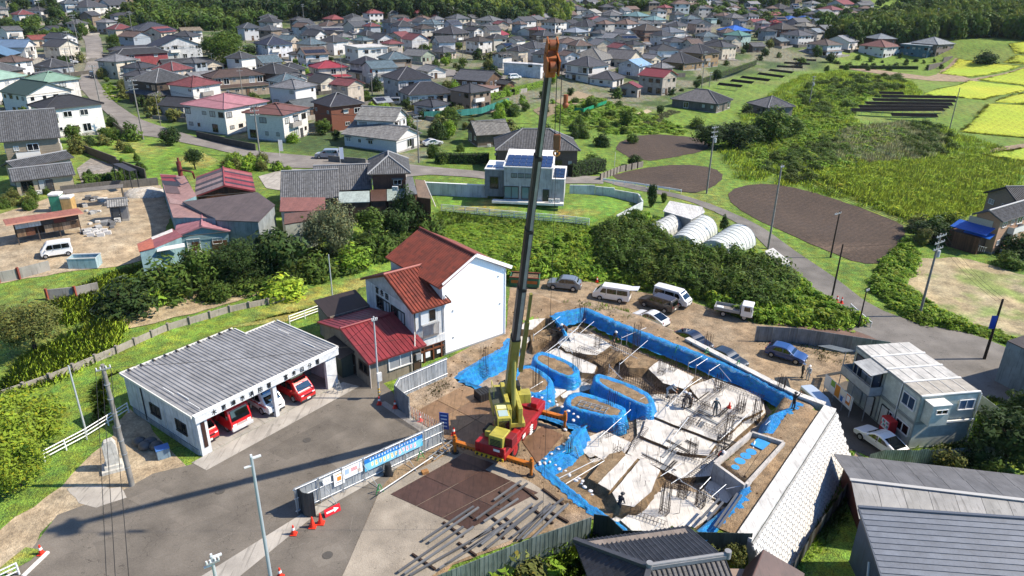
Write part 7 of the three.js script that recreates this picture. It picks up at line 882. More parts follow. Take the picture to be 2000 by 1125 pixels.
function person(pos,yaw,label,o={}){
const t=thing('person',label,'person',pos,yaw),H=1.68,lean=o.lean??0,hip=V3(0,(o.crouch?.62:.88),0),fwd=(y,f)=>V3(0,y*Math.cos(lean)-0,y*Math.sin(lean)+f),up=(d,s=0,f=0)=>hip.clone().add(V3(s,d*Math.cos(lean)-f*Math.sin(lean),d*Math.sin(lean)+f*Math.cos(lean)));
const L=[],sp=o.spread??.12,st=o.stride??0;const feet=[];
for(const s of[-1,1]){const h=hip.clone().add(V3(s*.09,-.02,0)),f=V3(s*sp,.07,s*st),kn=h.clone().lerp(f,.5).add(V3(s*.01,.02,o.crouch?.26:.04+Math.abs(st)*.3));L.push([h,kn,.085,.06],[kn,f,.058,.042],[f.clone().add(V3(0,-.03,-.04)),f.clone().add(V3(0,-.035,.15)),.045,.038]);feet.push(f);}
L.push([up(.02),up(.2),.135,.125],[up(.2),up(.42),.13,.155],[up(.46,-.14),up(.46,.14),.085,.085],[up(.5),up(.6),.055,.05]);
const arms=o.arms??[[.2,.15,.3],[.2,.15,.3]],tips=[];
arms.forEach(([sw,out,el],i)=>{const s=i?1:-1,sh=up(.46,s*.18),d1=V3(s*Math.sin(out),-Math.cos(sw)*Math.cos(out),Math.sin(sw)).normalize(),e=sh.clone().addScaledVector(d1,.28),d2=V3(s*Math.sin(out)*.4,-Math.cos(sw+el),Math.sin(sw+el)).normalize(),w=e.clone().addScaledVector(d2,.24);L.push([sh,e,.058,.046],[e,w,.045,.034]);tips.push([w,d2]);});
part('clothing',capsules(L,.026,.05),M(o.cloth??'#3b4650',.9),t,true);
const hd=up(.72,0,.02+(o.look??0)),skin=M('#b98a6a',.7),hl=[[hd.clone().add(V3(0,-.06,.01)),hd.clone().add(V3(0,.05,-.01)),.082,.098],[hd.clone().add(V3(0,-.02,.085)),hd.clone().add(V3(0,-.045,.105)),.014,.018],[hd.clone().add(V3(-.092,0,0)),hd.clone().add(V3(-.1,-.03,0)),.018,.016],[hd.clone().add(V3(.092,0,0)),hd.clone().add(V3(.1,-.03,0)),.018,.016]];
part('head',capsules(hl,.014,.012),skin,t,true);for(const s of[-1,1]){const g=new THREE.SphereGeometry(.012,6,5);g.translate(hd.x+s*.034,hd.y+.005,hd.z+.09);part('eye',g,DARK,t);}part('mouth',B(.045,.01,.012,hd.x,hd.y-.062,hd.z+.085),M('#7a4238',.7),t);
tips.forEach(([w,d])=>part('hand',capsules(hand(w,d),.008,.006),o.glove?M(o.glove,.8):skin,t,true));
const hel=new THREE.SphereGeometry(.135,16,9,0,6.2832,0,1.6);hel.scale(.95,.95,1.1);hel.translate(hd.x,hd.y+.03,hd.z);const brim=new THREE.CylinderGeometry(.155,.16,.02,16);brim.scale(.95,1,1.15);brim.translate(hd.x,hd.y+.03,hd.z+.02);part('helmet',[hel,brim],M(o.helmet??'#d8dadb',.4),t);
const boots=feet.map((f)=>RB(.1,.11,.27,.04,f.x,.055,f.z+.05));boots.forEach((g)=>part('boot',g,DARK,t));
if(o.vest){const a=up(.1),b=up(.44);part('safety_vest',[bar(a,b,.155,10,.175)],M(o.vest,.8),t);}
}
const onPit=(x,y,h=-.84)=>P(x,y,h);
person(onPit(1396,811),-.4,'worker in grey overalls standing on the white blinding near a red marker post',{cloth:'#4b5558',helmet:'#8d9496',arms:[[.1,.35,.3],[.1,.6,.2]]});
person(onPit(1334,798),2.2,'worker bending over the rebar beside another bending worker',{cloth:'#2d2a2c',lean:1.0,arms:[[.9,.1,.2],[1.0,.1,.2]]});person(onPit(1347,797),-2.4,'worker bending over rebar with back to the blue tarpaulin',{cloth:'#35302e',lean:.9,arms:[[1.0,.1,.1],[.9,.1,.3]]});
person(onPit(1302,776),1.2,'worker in pale jacket leaning over the rebar cage',{cloth:'#8d9498',lean:.8,helmet:'#c9ced2',arms:[[.9,.2,.2],[.9,.2,.2]]});person(P(1548,800,.1),1.9,'worker in black reaching up at the tarpaulin corner beside the retaining wall',{cloth:'#202225',helmet:'#2d3033',arms:[[2.6,.3,.2],[.3,.2,.5]]});
person(onPit(1198,674),.6,'worker in dark clothes standing against the rear blue tarpaulin',{cloth:'#25282c',helmet:'#c9cccd',lean:.3});person(onPit(1106,655),-1.2,'worker in brown clothes crouching in the rear corner of the pit',{cloth:'#4a2f24',lean:.9,arms:[[.9,.1,.3],[.9,.1,.3]]});person(onPit(1208,1003,-1.1),2.4,'worker in dark navy climbing beside the big earth bench',{cloth:'#181c26',helmet:'#1c1f26',lean:.4,stride:.2});
person(G(1565,738),.9,'worker in black clothes talking beside the blue hatchback',{cloth:'#1f2023',helmet:'#e6e7e8'});person(G(1577,742),-.8,'worker in pale work clothes talking beside the blue hatchback',{cloth:'#aeb6bf',helmet:'#e6e7e8'});person(P(1402,908,-.9),.4,'worker with orange vest stooping beside the tank enclosure',{cloth:'#3a3a3e',vest:'#d9541e',lean:.6,helmet:'#e0dede'});
// FENCES, POLES, SIGNS
const proj=proj0;
const panelGeo=new Map();
function panelG(w,h,kind){const k=w.toFixed(2)+h+kind;if(!panelGeo.has(k)){const g=kind==='flat'?merge([B(w-.03,h,.03,w/2,h/2,0),B(.05,h,.07,.025,h/2,0),B(.05,h,.07,w-.025,h/2,0),B(w*.1,h,.05,w*.5,h/2,.01)]):roofPlane(V3(0,0,0),V3(1,0,0),V3(0,1,0),w,()=>h,'corr');metricUV(g);panelGeo.set(k,g);}return panelGeo.get(k);}
function fence(name,label,pts,h,pw,colors,kind='flat',o={}){
const t=thing(name,label,'fence'),w=pts.map(([x,y,z])=>P(x,y,z));let k=0;
for(let i=0;i<w.length-1;i++){const a=w[i],b=w[i+1],L=Math.hypot(b.x-a.x,b.z-a.z),n=Math.max(1,Math.round(L/pw)),yaw=yawOf(a,b);for(let j=0;j<n;j++){const p=a.clone().lerp(b,j/n),m=shadow(new THREE.Mesh(panelG(L/n,h,kind),M(colors[k++%colors.length],.55,{m:'stain',s:3+k%3,metalness:.15})));m.name='panel';m.position.set(p.x,p.y-h-(o.jit?hash2(k,4)*o.jit:0),p.z);m.rotation.y=yaw;t.add(m);if(o.posts&&j%2===0)part('post',[bar(V3(p.x,p.y-h,p.z),V3(p.x,p.y+.05,p.z),.03)],GALV,t).position.add(V3(Math.sin(yaw)*.08*o.posts,0,Math.cos(yaw)*.08*o.posts));}
if(o.rails)for(const y of o.rails){const d=V3(Math.sin(yaw)*.1,0,Math.cos(yaw)*.1);part('rail',[bar(a.clone().add(d).add(V3(0,y-h,0)),b.clone().add(d).add(V3(0,y-h,0)),.035)],M('#d9dcde',.45,{metalness:.3}),t);}}
return t;
}
const LG=['#aeb6bc','#a6aeb4','#b4bbc0'],DG=['#3e4a46','#424e49','#38433f','#46524c'];
{
const A=P(580,1002,0),Bq=P(864,868,0),yaw=yawOf(A,Bq),L=A.distanceTo(Bq),t=thing('site_hoarding','pale grey steel hoarding with blue banner along the site entrance','fence',A,yaw),n=14;
for(let i=0;i<n;i++){const m=shadow(new THREE.Mesh(panelG(L/n,2,'flat'),M(LG[i%3],.5,{m:'grain',s:2+i%3,metalness:.2})));m.name='panel';m.position.set(i*L/n,.05,0);t.add(m);}
for(const y of[.25,1.25,2.0])part('rail',[bar(V3(-.1,y,.09),V3(L+.1,y,.09),.035)],M('#d9dcde',.45,{metalness:.3}),t);for(let i=0;i<=7;i++)part('post',[bar(V3(i*L/7,0,.16),V3(i*L/7,2.15,.16),.03)],GALV,t);for(let i=0;i<4;i++)part('brace',[bar(V3(1.8+i*3.1,2.0,.2),V3(2.4+i*3.1,.05,1.5),.025),bar(V3(2.4+i*3.1,.05,1.5),V3(2.2+i*3.1,.05,.2),.02)],GALV,t);
const cv=document.createElement('canvas');cv.width=1024;cv.height=192;const c=cv.getContext('2d');c.fillStyle='#7fc4e6';c.fillRect(0,0,1024,192);c.fillStyle='#1573c0';c.fillRect(0,0,1024,66);const r=rng(77);c.fillStyle='#eaf6ff';for(let i=0;i<17;i++){const x=90+i*50;c.fillRect(x,18,26,6);c.fillRect(x+10,12,6,36);c.fillRect(x+2,34,24,6);if(i%2)c.fillRect(x,24,6,18);}
for(let i=0;i<12;i++){const x=110+i*68;c.strokeStyle='#fff';c.lineWidth=26;const draw=()=>{c.beginPath();c.moveTo(x,96);c.lineTo(x+40,96);c.moveTo(x+20,82);c.lineTo(x+20,150);c.moveTo(x+2,126);c.lineTo(x+40,122);if(i%2){c.moveTo(x+4,150);c.quadraticCurveTo(x+40,160,x+36,128);}c.stroke();};draw();c.lineWidth=10;c.strokeStyle=i<7?'#e2b630':'#e58a9c';draw();}c.fillStyle='#4fb8dc';c.beginPath();c.moveTo(0,192);c.lineTo(0,120);c.lineTo(70,192);c.fill();c.beginPath();c.moveTo(1024,192);c.lineTo(1024,110);c.lineTo(960,192);c.fill();
const ct=new THREE.CanvasTexture(cv);ct.colorSpace=THREE.SRGBColorSpace;const bn=thing('banner','blue and white safety banner tied to the site hoarding','banner',A.clone(),yaw);const x0=L*.43,x1=L*.84,g=new THREE.PlaneGeometry(x1-x0,1.0,40,6),gp2=g.attributes.position;for(let i=0;i<gp2.count;i++)gp2.setZ(i,.03*Math.sin(gp2.getX(i)*5)*Math.cos(gp2.getY(i)*3));g.computeVertexNormals();g.translate((x0+x1)/2,1.42,.2);part('cloth',g,new THREE.MeshStandardMaterial({map:ct,roughness:.7,side:THREE.DoubleSide}),bn,true);part('tie',[...Array(6)].map((_,i)=>B(.03,.16,.03,x0+(x1-x0)*i/5,1.98,.17)),M('#d8d8d8',.6),bn);
const ps=(x,y,w,h,col,lab,marks)=>{const q=thing('site_poster',lab,'poster',A.clone(),yaw);part('sheet',B(w,h,.02,x,y,.15),M(col,.6),q);for(const[dx,dy,mw,mh,mc]of marks)part('print',B(mw,mh,.008,x+dx,y+dy,.166),M(mc,.7),q);};
ps(L*.355,1.5,1.5,.9,'#e4e8ea','wide white notice poster with red lines beside the banner',[[.1,.2,.5,.05,'#c8494c'],[.1,.1,.45,.05,'#c8494c'],[.1,0,.5,.05,'#c8494c'],[-.45,.1,.3,.4,'#9fb8d8'],[.5,-.2,.3,.3,'#d8c8b8']]);ps(L*.265,1.35,.8,1.1,'#eceeee','white warning poster with orange triangle on the hoarding',[[0,0,.3,.34,'#e08a2e'],[0,.36,.5,.06,'#c2a03a'],[0,-.3,.5,.05,'#777']]);ps(L*.19,1.6,.6,.5,'#eef0f0','small white notice on the hoarding near its end',[[0,.08,.4,.03,'#888'],[0,-.04,.36,.03,'#888']]);
const bg=solo('black_hose_rack',[cyl(.3,.9,0,.1,0,12,.22),RB(.7,.08,.5,.02,0,.06,0)],M('#1b1c1f',.6),'black machine standing against the hoarding under the banner','machine');bg.position.copy(A).add(V3(Math.cos(yaw),0,-Math.sin(yaw)).multiplyScalar(L*.57)).add(V3(Math.sin(yaw)*.5,0,Math.cos(yaw)*.5));
}
fence('corner_hoarding','dark curved end panels of the site hoarding beside the traffic cones',[[580,952,2],[590,962,2],[601,964,2],[612,962,2]],2,.5,['#3c4246','#454b4f']);fence('hall_hoarding','pale steel panels in front of the hall shopfront',[[770,752,2],[778,738,2],[872,698,2]],2,.62,LG,'flat',{rails:[.4,1.9]});fence('end_hoarding','grey steel panels closing the corner beside the folding gate',[[770,752,2],[799,776,2]],2,.6,['#8d949a','#979ea3']);
fence('green_hoarding','dark green-grey steel hoarding along the bottom of the excavation',[[1160,1004,.9],[1188,1008,.9],[1216,1036,.75],[1470,1042,.6]],2.3,.62,DG);fence('pale_green_hoarding','pale green-grey steel hoarding beside the steel channels',[[845,1128,.9],[920,1098,.9],[1040,1050,.9],[1155,1010,.9]],2.3,.62,['#77857f','#6d7b75','#7f8c87']);
fence('rusty_fence','weathered corrugated fence between the retaining wall and the long shed',[[1690,890,-2.3],[1672,918,-2.4],[1640,968,-2.5],[1600,1020,-2.5],[1556,1090,-2.5]],1.9,.7,['#5b5048','#7d7d7b','#4a423d','#8d9092','#635a52'],'corr',{jit:.35});fence('pale_sheet_fence','pale corrugated sheet fence behind the long shed roof',[[1700,886,-2.4],[1730,878,-2.4],[1850,876,-2.5],[1975,866,-2.5]],1.8,.75,['#a9b2a8','#9aa49a','#b9c0b8'],'corr',{jit:.15});
fence('yard_hoarding','grey steel hoarding beside the blue hatchback',[[1478,637,-2.3],[1560,641,-2.3],[1740,668,-2.3]],2,.9,['#8f979c','#868e93','#9aa1a5'],'flat',{posts:1});fence('road_hoarding','pale steel hoarding between the site cabins and the road',[[1812,700,-2.2],[1916,770,-2.2],[2010,842,-2.2]],2,.9,['#b4bab4','#a9b0aa'],'flat');
fence('water_fence','teal mesh fence along the edge of the town gardens',[[828,218,2.4],[900,214,2.4],[940,210,2.4],[994,191,2.4]],1.6,1.2,['#3f8f85','#47978d'],'flat');fence('net_fence','bright green net fence around the vegetable plot',[[1122,210,.9],[1140,212,.9],[1185,196,.9]],.9,1,['#1f9a6e','#25a376'],'flat');
{const a=P(800,818),b=P(862,852),t=thing('folding_gate','folding lattice gate with red and white bars across the site entrance','gate',a,yawOf(a,b)),L=a.distanceTo(b),n=16;for(let i=0;i<n;i++){const x=i*L/n,m=M(i%2?'#c9a29c':'#c4c8ca',.5);part('bar',[bar(V3(x,.1,0),V3(x+L/n,1.3,0),.018),bar(V3(x+L/n,.1,.03),V3(x,1.3,.03),.018)],m,t);}part('post',[bar(V3(0,0,0),V3(0,1.5,0),.04),bar(V3(L,0,0),V3(L,1.5,0),.04)],GALV,t);const sg=thing('blue_sign_board','tall blue information board at the site entrance','sign',P(868,846),-.2);part('board',B(.75,1.5,.05,0,1.15,0),M('#2a4f9a',.5),sg);for(let i=0;i<4;i++)part('print',B(.5,.12,.01,0,1.65-i*.32,.032),M(i%2?'#e8ecef':'#c9d4e6',.6),sg);part('leg',[bar(V3(-.3,0,0),V3(-.3,.5,0),.03),bar(V3(.3,0,0),V3(.3,.5,0),.03)],GALV,sg);}
function guard(label,pts,h,rails,top){const t=thing('guard_fence',label,'guard fence'),w=pts.map(([x,y,z])=>z===undefined?G(x,y):P(x,y,z));const wm=M('#dfe2e3',.45,{metalness:.15});for(let i=0;i<w.length-1;i++){const a=w[i],b=w[i+1],L=a.distanceTo(b),n=Math.max(1,Math.round(L/2));for(let j=0;j<=n;j++){const p=a.clone().lerp(b,j/n);part('post',[bar(p,p.clone().add(V3(0,h,0)),.06,8)],wm,t);}for(const y of rails)part('rail',top?[beam(a.clone().add(V3(0,y,0)),b.clone().add(V3(0,y,0)),.08,.3)]:[bar(a.clone().add(V3(0,y,0)),b.clone().add(V3(0,y,0)),.045,8)],wm,t);}}
guard('white pipe guard fence beside the roadside bush and garage',[[88,902,0],[170,858,0],[252,806,0]],.95,[.35,.65,.92]);guard('white pipe guard fence between the garage and the hall annex',[[566,634,0],[625,612,0],[690,586,0]],1.0,[.35,.65,.95]);guard('short white guard fence beside the grass verge',[[-20,1150,0],[38,1122,0]],.9,[.3,.6,.88]);guard('white road guard rail below the small ploughed field',[[1178,356],[1240,364],[1330,378]],.8,[.6],1);guard('white guard rail at the corner of the dirt track',[[1660,604],[1700,640]],.8,[.6],1);guard('low white mesh fence along the lawn of the modern house',[[862,412],[980,424],[1100,434],[1150,440]],1.1,[.1,.35,.6,.85,1.08]);
function wallRun(name,label,pts,h,th,m,cat='wall',o={}){const t=thing(name,label,cat),w=pts.map(([x,y,z])=>z===undefined?G(x,y):P(x,y,z));for(let i=0;i<w.length-1;i++){const a=w[i],b=w[i+1],L=a.distanceTo(b),n=o.seg?Math.max(1,Math.round(L/o.seg)):1;for(let j=0;j<n;j++){const p=a.clone().lerp(b,j/n),q=a.clone().lerp(b,(j+1)/n-(o.seg?.02:0));const s=(o.step?Math.floor(j):0);p.y=q.y=(p.y+q.y)/2;part('wall_panel',beam(p.clone().add(V3(0,h/2-.3,0)),q.clone().add(V3(0,h/2-.3,0)),th,h+.6),m,t);if(o.post)part('post',B(.22,h+.5,.26).translate(p.x,p.y+h/2-.1,p.z+.1),o.post,t);}if(o.cap)part('coping',beam(a.clone().add(V3(0,h+.05,0)),b.clone().add(V3(0,h+.05,0)),th+.12,.1),o.cap,t);}}
const WW=M('#cfd6d8',.8,{m:'stain',s:5});wallRun('garden_wall','white rendered wall between the town road and the lawn',[[832,376,.2],[952,382,.3]],1.7,.25,WW,'wall',{cap:M('#eceeee',.6)});wallRun('garden_wall','white stepped wall curving round the lawn beside the road',[[1112,378],[1162,380],[1200,386],[1246,398],[1254,410]],1.6,.25,WW,'wall',{seg:5});wallRun('garden_wall','white ramp wall descending beside the dark shrubs',[[1254,410],[1204,432]],1.2,.2,WW);
wallRun('panel_wall','low concrete panel wall with posts along the grass field',[[-60,800],[100,745],[230,690],[330,645],[450,610],[560,588]],.75,.12,M(lin(.40,.37,.33),.95,{m:'stain',s:2.5}),'wall',{seg:2.2,post:M(lin(.30,.27,.24),.95,{m:'stain',s:2})});wallRun('panel_wall','grey concrete panel wall with rusty posts below the stone yard',[[-40,560],[40,545],[100,528]],1.3,.12,CONC,'wall',{seg:2.4,post:M('#7a3a30',.9)});wallRun('panel_wall','weathered concrete panel wall with rusty posts under the laurel bushes',[[95,585],[150,580],[195,570]],1.2,.12,CONC,'wall',{seg:2.4,post:M('#8a4434',.9)});
wallRun('block_wall','dark block wall between the walled garden and the meadow',[[162,296],[230,326],[286,350]],1.6,.18,M('#5f5a54',.95,{m:'stain',s:3}));wallRun('block_wall','grey block wall along the back of the stone yard',[[120,378],[240,368],[310,362]],1.3,.18,M('#6b6862',.95,{m:'stain',s:3}));wallRun('block_wall','grey block wall along the driveway beside the town road',[[642,316],[715,322]],1.2,.18,M('#77756f',.95,{m:'stain',s:3}));wallRun('block_wall','block wall with dark posts above the small ploughed field',[[1172,352],[1210,336],[1256,326]],1.2,.15,M('#8d857a',.95,{m:'stain'}),'wall',{seg:1.8,post:M('#3d332c',.9)});wallRun('roadside_wall','long grey retaining wall below the junction garden',[[212,240],[240,262],[262,275]],1.2,.2,M('#57544e',.95,{m:'stain',s:3}));wallRun('block_wall','dark block wall below the pink-roofed white house',[[385,268],[440,282],[500,295]],1.4,.2,M('#4f4d49',.95,{m:'stain',s:3}));wallRun('rice_wall','grey retaining wall below the boxy houses beside the rice fields',[[1812,138],[1840,126],[1860,112]],2,.3,M('#6b6560',.95,{m:'stain',s:3}));
const CONE=(()=>{const a=new THREE.CylinderGeometry(.045,.16,.68,14);a.translate(0,.38,0);return merge([a,B(.4,.05,.4,0,.025,0)]);})(),BAND=(()=>{const a=new THREE.CylinderGeometry(.085,.115,.16,14);a.translate(0,.46,0);return a;})();metricUV(CONE);
function cone(x,y,label,plain,s=1,z){const t=thing('traffic_cone',label,'traffic cone',z===undefined?G(x,y):P(x,y,z));part('cone',CONE,M('#d8331c',.55),t,true);if(!plain)part('white_band',BAND,M('#e9e9e6',.5),t,true);t.scale.setScalar(s);t.position.y+=.03;}
cone(574,1044,'orange cone with white band in front of the curved hoarding end');cone(611,1030,'plain red cone beside the curved hoarding end',1,1.15);cone(627,1023,'plain red cone beside the arrow sign',1,1.15);cone(82,1083,'orange cone with white band at the kerb end beside the grass verge');cone(741,790,'banded cone at the foot of the striped pole');cone(772,797,'banded cone beside the end hoarding');cone(821,823,'banded cone behind the folding gate');cone(886,850,'banded cone beside the blue information board');cone(548,1128,'orange banded cone beside the lamp post');cone(1634,590,'orange cone beside the wooden pole on the road edge',0,1.2);cone(1643,593,'second orange cone on the road edge',0,1.2);cone(1166,551,'orange cone behind the van with raised tailgate');cone(1424,797,'red cone on the white blinding',1,.8,-.84);
{const t=thing('arrow_sign','red sign with white arrow leaning on the ground beside cones','sign',G(650,1004),yawOf(P(580,1002),P(864,868)));part('board',B(1.15,.55,.04,0,.32,0,0,-.25),M('#c41f2c',.5),t);const s=new THREE.Shape([[-.45,-.06],[.1,-.06],[.1,-.17],[.45,0],[.1,.17],[.1,.06],[-.45,.06]].map(([x,y])=>new THREE.Vector2(x,y))),g=new THREE.ExtrudeGeometry(s,{depth:.01,bevelEnabled:false});g.rotateX(-.25);g.translate(0,.33,.03);part('arrow',g,M('#eeeeec',.5),t);part('stand',[B(1.1,.04,.3,0,.03,-.12)],DARK,t);}
for(const[x,y]of[[742,964],[822,898],[1322,688],[1380,694],[1441,718]]){const t=thing('green_trestle','small green steel trestle on the site','trestle',G(x,y),.6,'green trestles on the site');const g=M('#1f8a4a',.5);part('leg',[bar(V3(-.3,0,0),V3(-.05,.8,0),.03),bar(V3(.3,0,0),V3(.05,.8,0),.03),bar(V3(0,0,-.4),V3(0,.8,0),.03),bar(V3(-.2,.3,0),V3(.2,.3,0),.025)],g,t);}
solo('long_pipe',[bar(P(742,960,.7),P(845,892,.7),.04,8)],WHITE,'long pale pipe resting on green trestles','pipe');{const t=thing('aluminium_ladder','aluminium ladder standing in the blue-lined pit corner','ladder',V3(0,0,0));const a=P(1128,900,-1.5),b=P(1118,868,.7);for(const d of[-.18,.18])part('rail',[bar(a.clone().add(V3(d,0,d)),b.clone().add(V3(d,0,d)),.03)],STEEL,t);for(let i=1;i<8;i++){const p=a.clone().lerp(b,i/8);part('rung',[bar(p.clone().add(V3(-.18,0,-.18)),p.clone().add(V3(.18,0,.18)),.02)],STEEL,t);}}
{const t=thing('ladder_truss','grey lattice truss lying beside the hoarding','truss',P(842,898,.1),yawOf(P(842,898),P(885,866)));for(const z of[-.25,.25])part('chord',B(3.2,.06,.06,1.6,.1,z),GALV,t);for(let i=0;i<8;i++)part('rung',B(.05,.05,.5,.2+i*.4,.1,0),GALV,t);const s=thing('step_ladder','aluminium step ladder beside the garage pier','ladder',P(660,765,.05),.8);for(const d of[-.22,.22])part('leg',[bar(V3(d,0,.35),V3(d*.7,1.1,0),.025),bar(V3(d,0,-.35),V3(d*.7,1.1,0),.025)],STEEL,s);for(let i=1;i<4;i++)part('rung',B(.4,.03,.08,0,i*.28,.35-i*.09),STEEL,s);}
{const t=thing('stone_monument','tall pale stone monument on a stepped base beside the garage','monument',P(224,915,0),.5);t.scale.setScalar(.82);const sm=M('#d3d1c8',.85,{m:'stain',s:2});part('base',[B(1.9,.3,1.5,0,.15,0)],sm,t);part('plinth',[B(1.4,.3,1.0,0,.45,0)],sm,t);const s=new THREE.Shape([[-.5,0],[.5,0],[.5,2.0],[.3,2.45],[-.3,2.35],[-.5,2.0]].map(([x,y])=>new THREE.Vector2(x,y))),g=new THREE.ExtrudeGeometry(s,{depth:.5,bevelEnabled:true,bevelSize:.04,bevelThickness:.04,bevelSegments:2});g.translate(0,.6,-.25);part('stone',g,sm,t);const bx=thing('blue_bin','blue lidded bin beside the garage wall','bin',P(320,892,0),.6);part('box',RB(.9,.8,.7,.04,0,.4,0),M('#7f97a8',.6,{m:'stain'}),bx);part('lid',RB(.96,.08,.76,.03,0,.84,0),M('#3f6fae',.5),bx);for(let i=0;i<4;i++){const g2=new THREE.IcosahedronGeometry(.45,2),p=g2.attributes.position;for(let k=0;k<p.count;k++)p.setXYZ(k,p.getX(k)*(1+.2*vnoise(p.getY(k)*6,p.getZ(k)*6,i)),p.getY(k)*.75,p.getZ(k));const b=solo('rubbish_bag',g2,M('#4a4c50',.5),'grey rubbish bag beside the garage wall','bag','rubbish bags beside the garage');b.position.copy(P(272+i*11,862+(i%2)*8,.3));}}
wallRun('kerb','white concrete kerb beside the grass verge',[[45,1128,0],[95,1080,0]],.16,.18,WHITE,'kerb');
function tunnel(a,b,w,h,label,plastic){const t=thing('greenhouse',label,'greenhouse',a,yawOf(a,b)),L=Math.hypot(b.x-a.x,b.z-a.z),n=14,rg=[[],[]];for(let i=0;i<=n;i++){const f=Math.PI*i/n,y=Math.sin(f)*h,z=-Math.cos(f)*w/2;rg[0].push(V3(0,y,z));rg[1].push(V3(L,y,z));}part('film',ringGeo([rg[0],rg[0].map((p,i)=>p.clone().lerp(rg[1][i],.5)),rg[1]]),plastic,t,true);for(let k=0;k<=8;k++){const pts=rg[0].map((p)=>V3(k*L/8,p.y*1.015,p.z*1.01));part('hoop',new THREE.TubeGeometry(new THREE.CatmullRomCurve3(pts),16,.03,5),GALV,t);}part('purlin',[bar(V3(0,h*1.01,0),V3(L,h*1.01,0),.03),bar(V3(0,h*.7,w*.36),V3(L,h*.7,w*.36),.03)],GALV,t);part('end_film',[polyG(rg[0]),polyG(rg[1])],plastic,t);}
{const pl=new THREE.MeshPhysicalMaterial({color:0xd5dad6,roughness:.35,transmission:.25,side:THREE.DoubleSide,bumpMap:rep(T.wrinkle,3),bumpScale:.05}),pl2=M('#c9cdca',.6,{m:'stain',s:2,b:'wrinkle',bs:2,bk:.08,side:THREE.DoubleSide});tunnel(G(1330,492),G(1372,452),4.6,2.5,'translucent plastic tunnel greenhouse beside the road',pl);tunnel(G(1392,506),G(1442,478),5.2,2.7,'wide translucent plastic tunnel greenhouse nearest the road bend',pl);tunnel(G(1276,466),G(1326,438),3.6,2.2,'torn white plastic tunnel overgrown with vines',pl2);
const s=thing('tarp_shed','shed under a crumpled white sheet beside the greenhouses','shed',V3(0,0,0));outlineBuilding(s,[[1295,412],[1350,428],[1377,414],[1372,404],[1308,392]].map(([x,y],i)=>P(x,y,.2+(i>2?.6:0))),M('#8a8d8c',.8,{m:'stain'}),M('#d9dad8',.7,{m:'stain',s:2,b:'wrinkle',bs:2,bk:.08}));const w=thing('roadside_tank','white concrete box with sloping top among the roadside shrubs','tank',V3(0,0,0));outlineBuilding(w,[[1494,490],[1520,520],[1547,514],[1510,484]].map(([x,y])=>P(x,y,-1.6)),M('#c4c6c3',.8,{m:'stain'}),M('#d6d6d2',.7,{m:'stain'}));const bt=solo('blue_sheet',[RB(2.4,.8,1.2,.3,0,.4,0)],M('#3fa0dc',.5,{b:'wrinkle',bs:1,bk:.1}),'light blue sheeted pile in front of the torn tunnel','tarpaulin');bt.position.copy(G(1278,466)).add(V3(-2,.1,1.5));}
const SOLARM=new THREE.MeshPhysicalMaterial({color:0x090b0e,roughness:.8,specularIntensity:.08});
function solarRow(a,b,label,grp){const A=G(...a),Bq=G(...b),t=thing('solar_array',label,'solar array',A,yawOf(A,Bq),grp),L=A.distanceTo(Bq),n=Math.max(1,Math.round(L/1.7));for(let i=0;i<n;i++){const p=part('solar_panel',B(L/n-.02,.05,1.7),SOLARM,t);p.position.set((i+.5)*L/n,1.5,-.5);p.rotation.x=.38;}part('purlin',[bar(V3(0,1.85,-1.3),V3(L,1.85,-1.3),.05),bar(V3(0,1.2,.3),V3(L,1.2,.3),.05)],DARK,t);for(let i=0;i<=n;i+=2)part('post',[bar(V3(i*L/n,0,-.5),V3(i*L/n,1.5,-.5),.05)],GALV,t);}
for(let i=0;i<7;i++)solarRow([[1716,1722,1704,1690,1677,1663,1740][i],190+i*7+(i>5?2:0)],[[1764,1868,1866,1860,1852,1842,1830][i],192+i*7.5+(i>5?1:0)],'long dark solar panel row on posts in the weed field','solar rows in the weed field');for(let i=0;i<8;i++)solarRow([[1548,1530,1516,1500,1478,1445,1425,1400][i],122+i*7.2],[[1592,1580,1566,1546,1528,1500,1468,1446][i],127+i*7.4],'narrow dark solar panel row beside the hedge','solar rows beside the hedge');
const POLEC=M('#8d8a84',.85,{m:'stain',s:2}),POLED=M('#3a3430',.9,{m:'wood',s:1}),INS=M('#cfd2d2',.4),TOPS={};
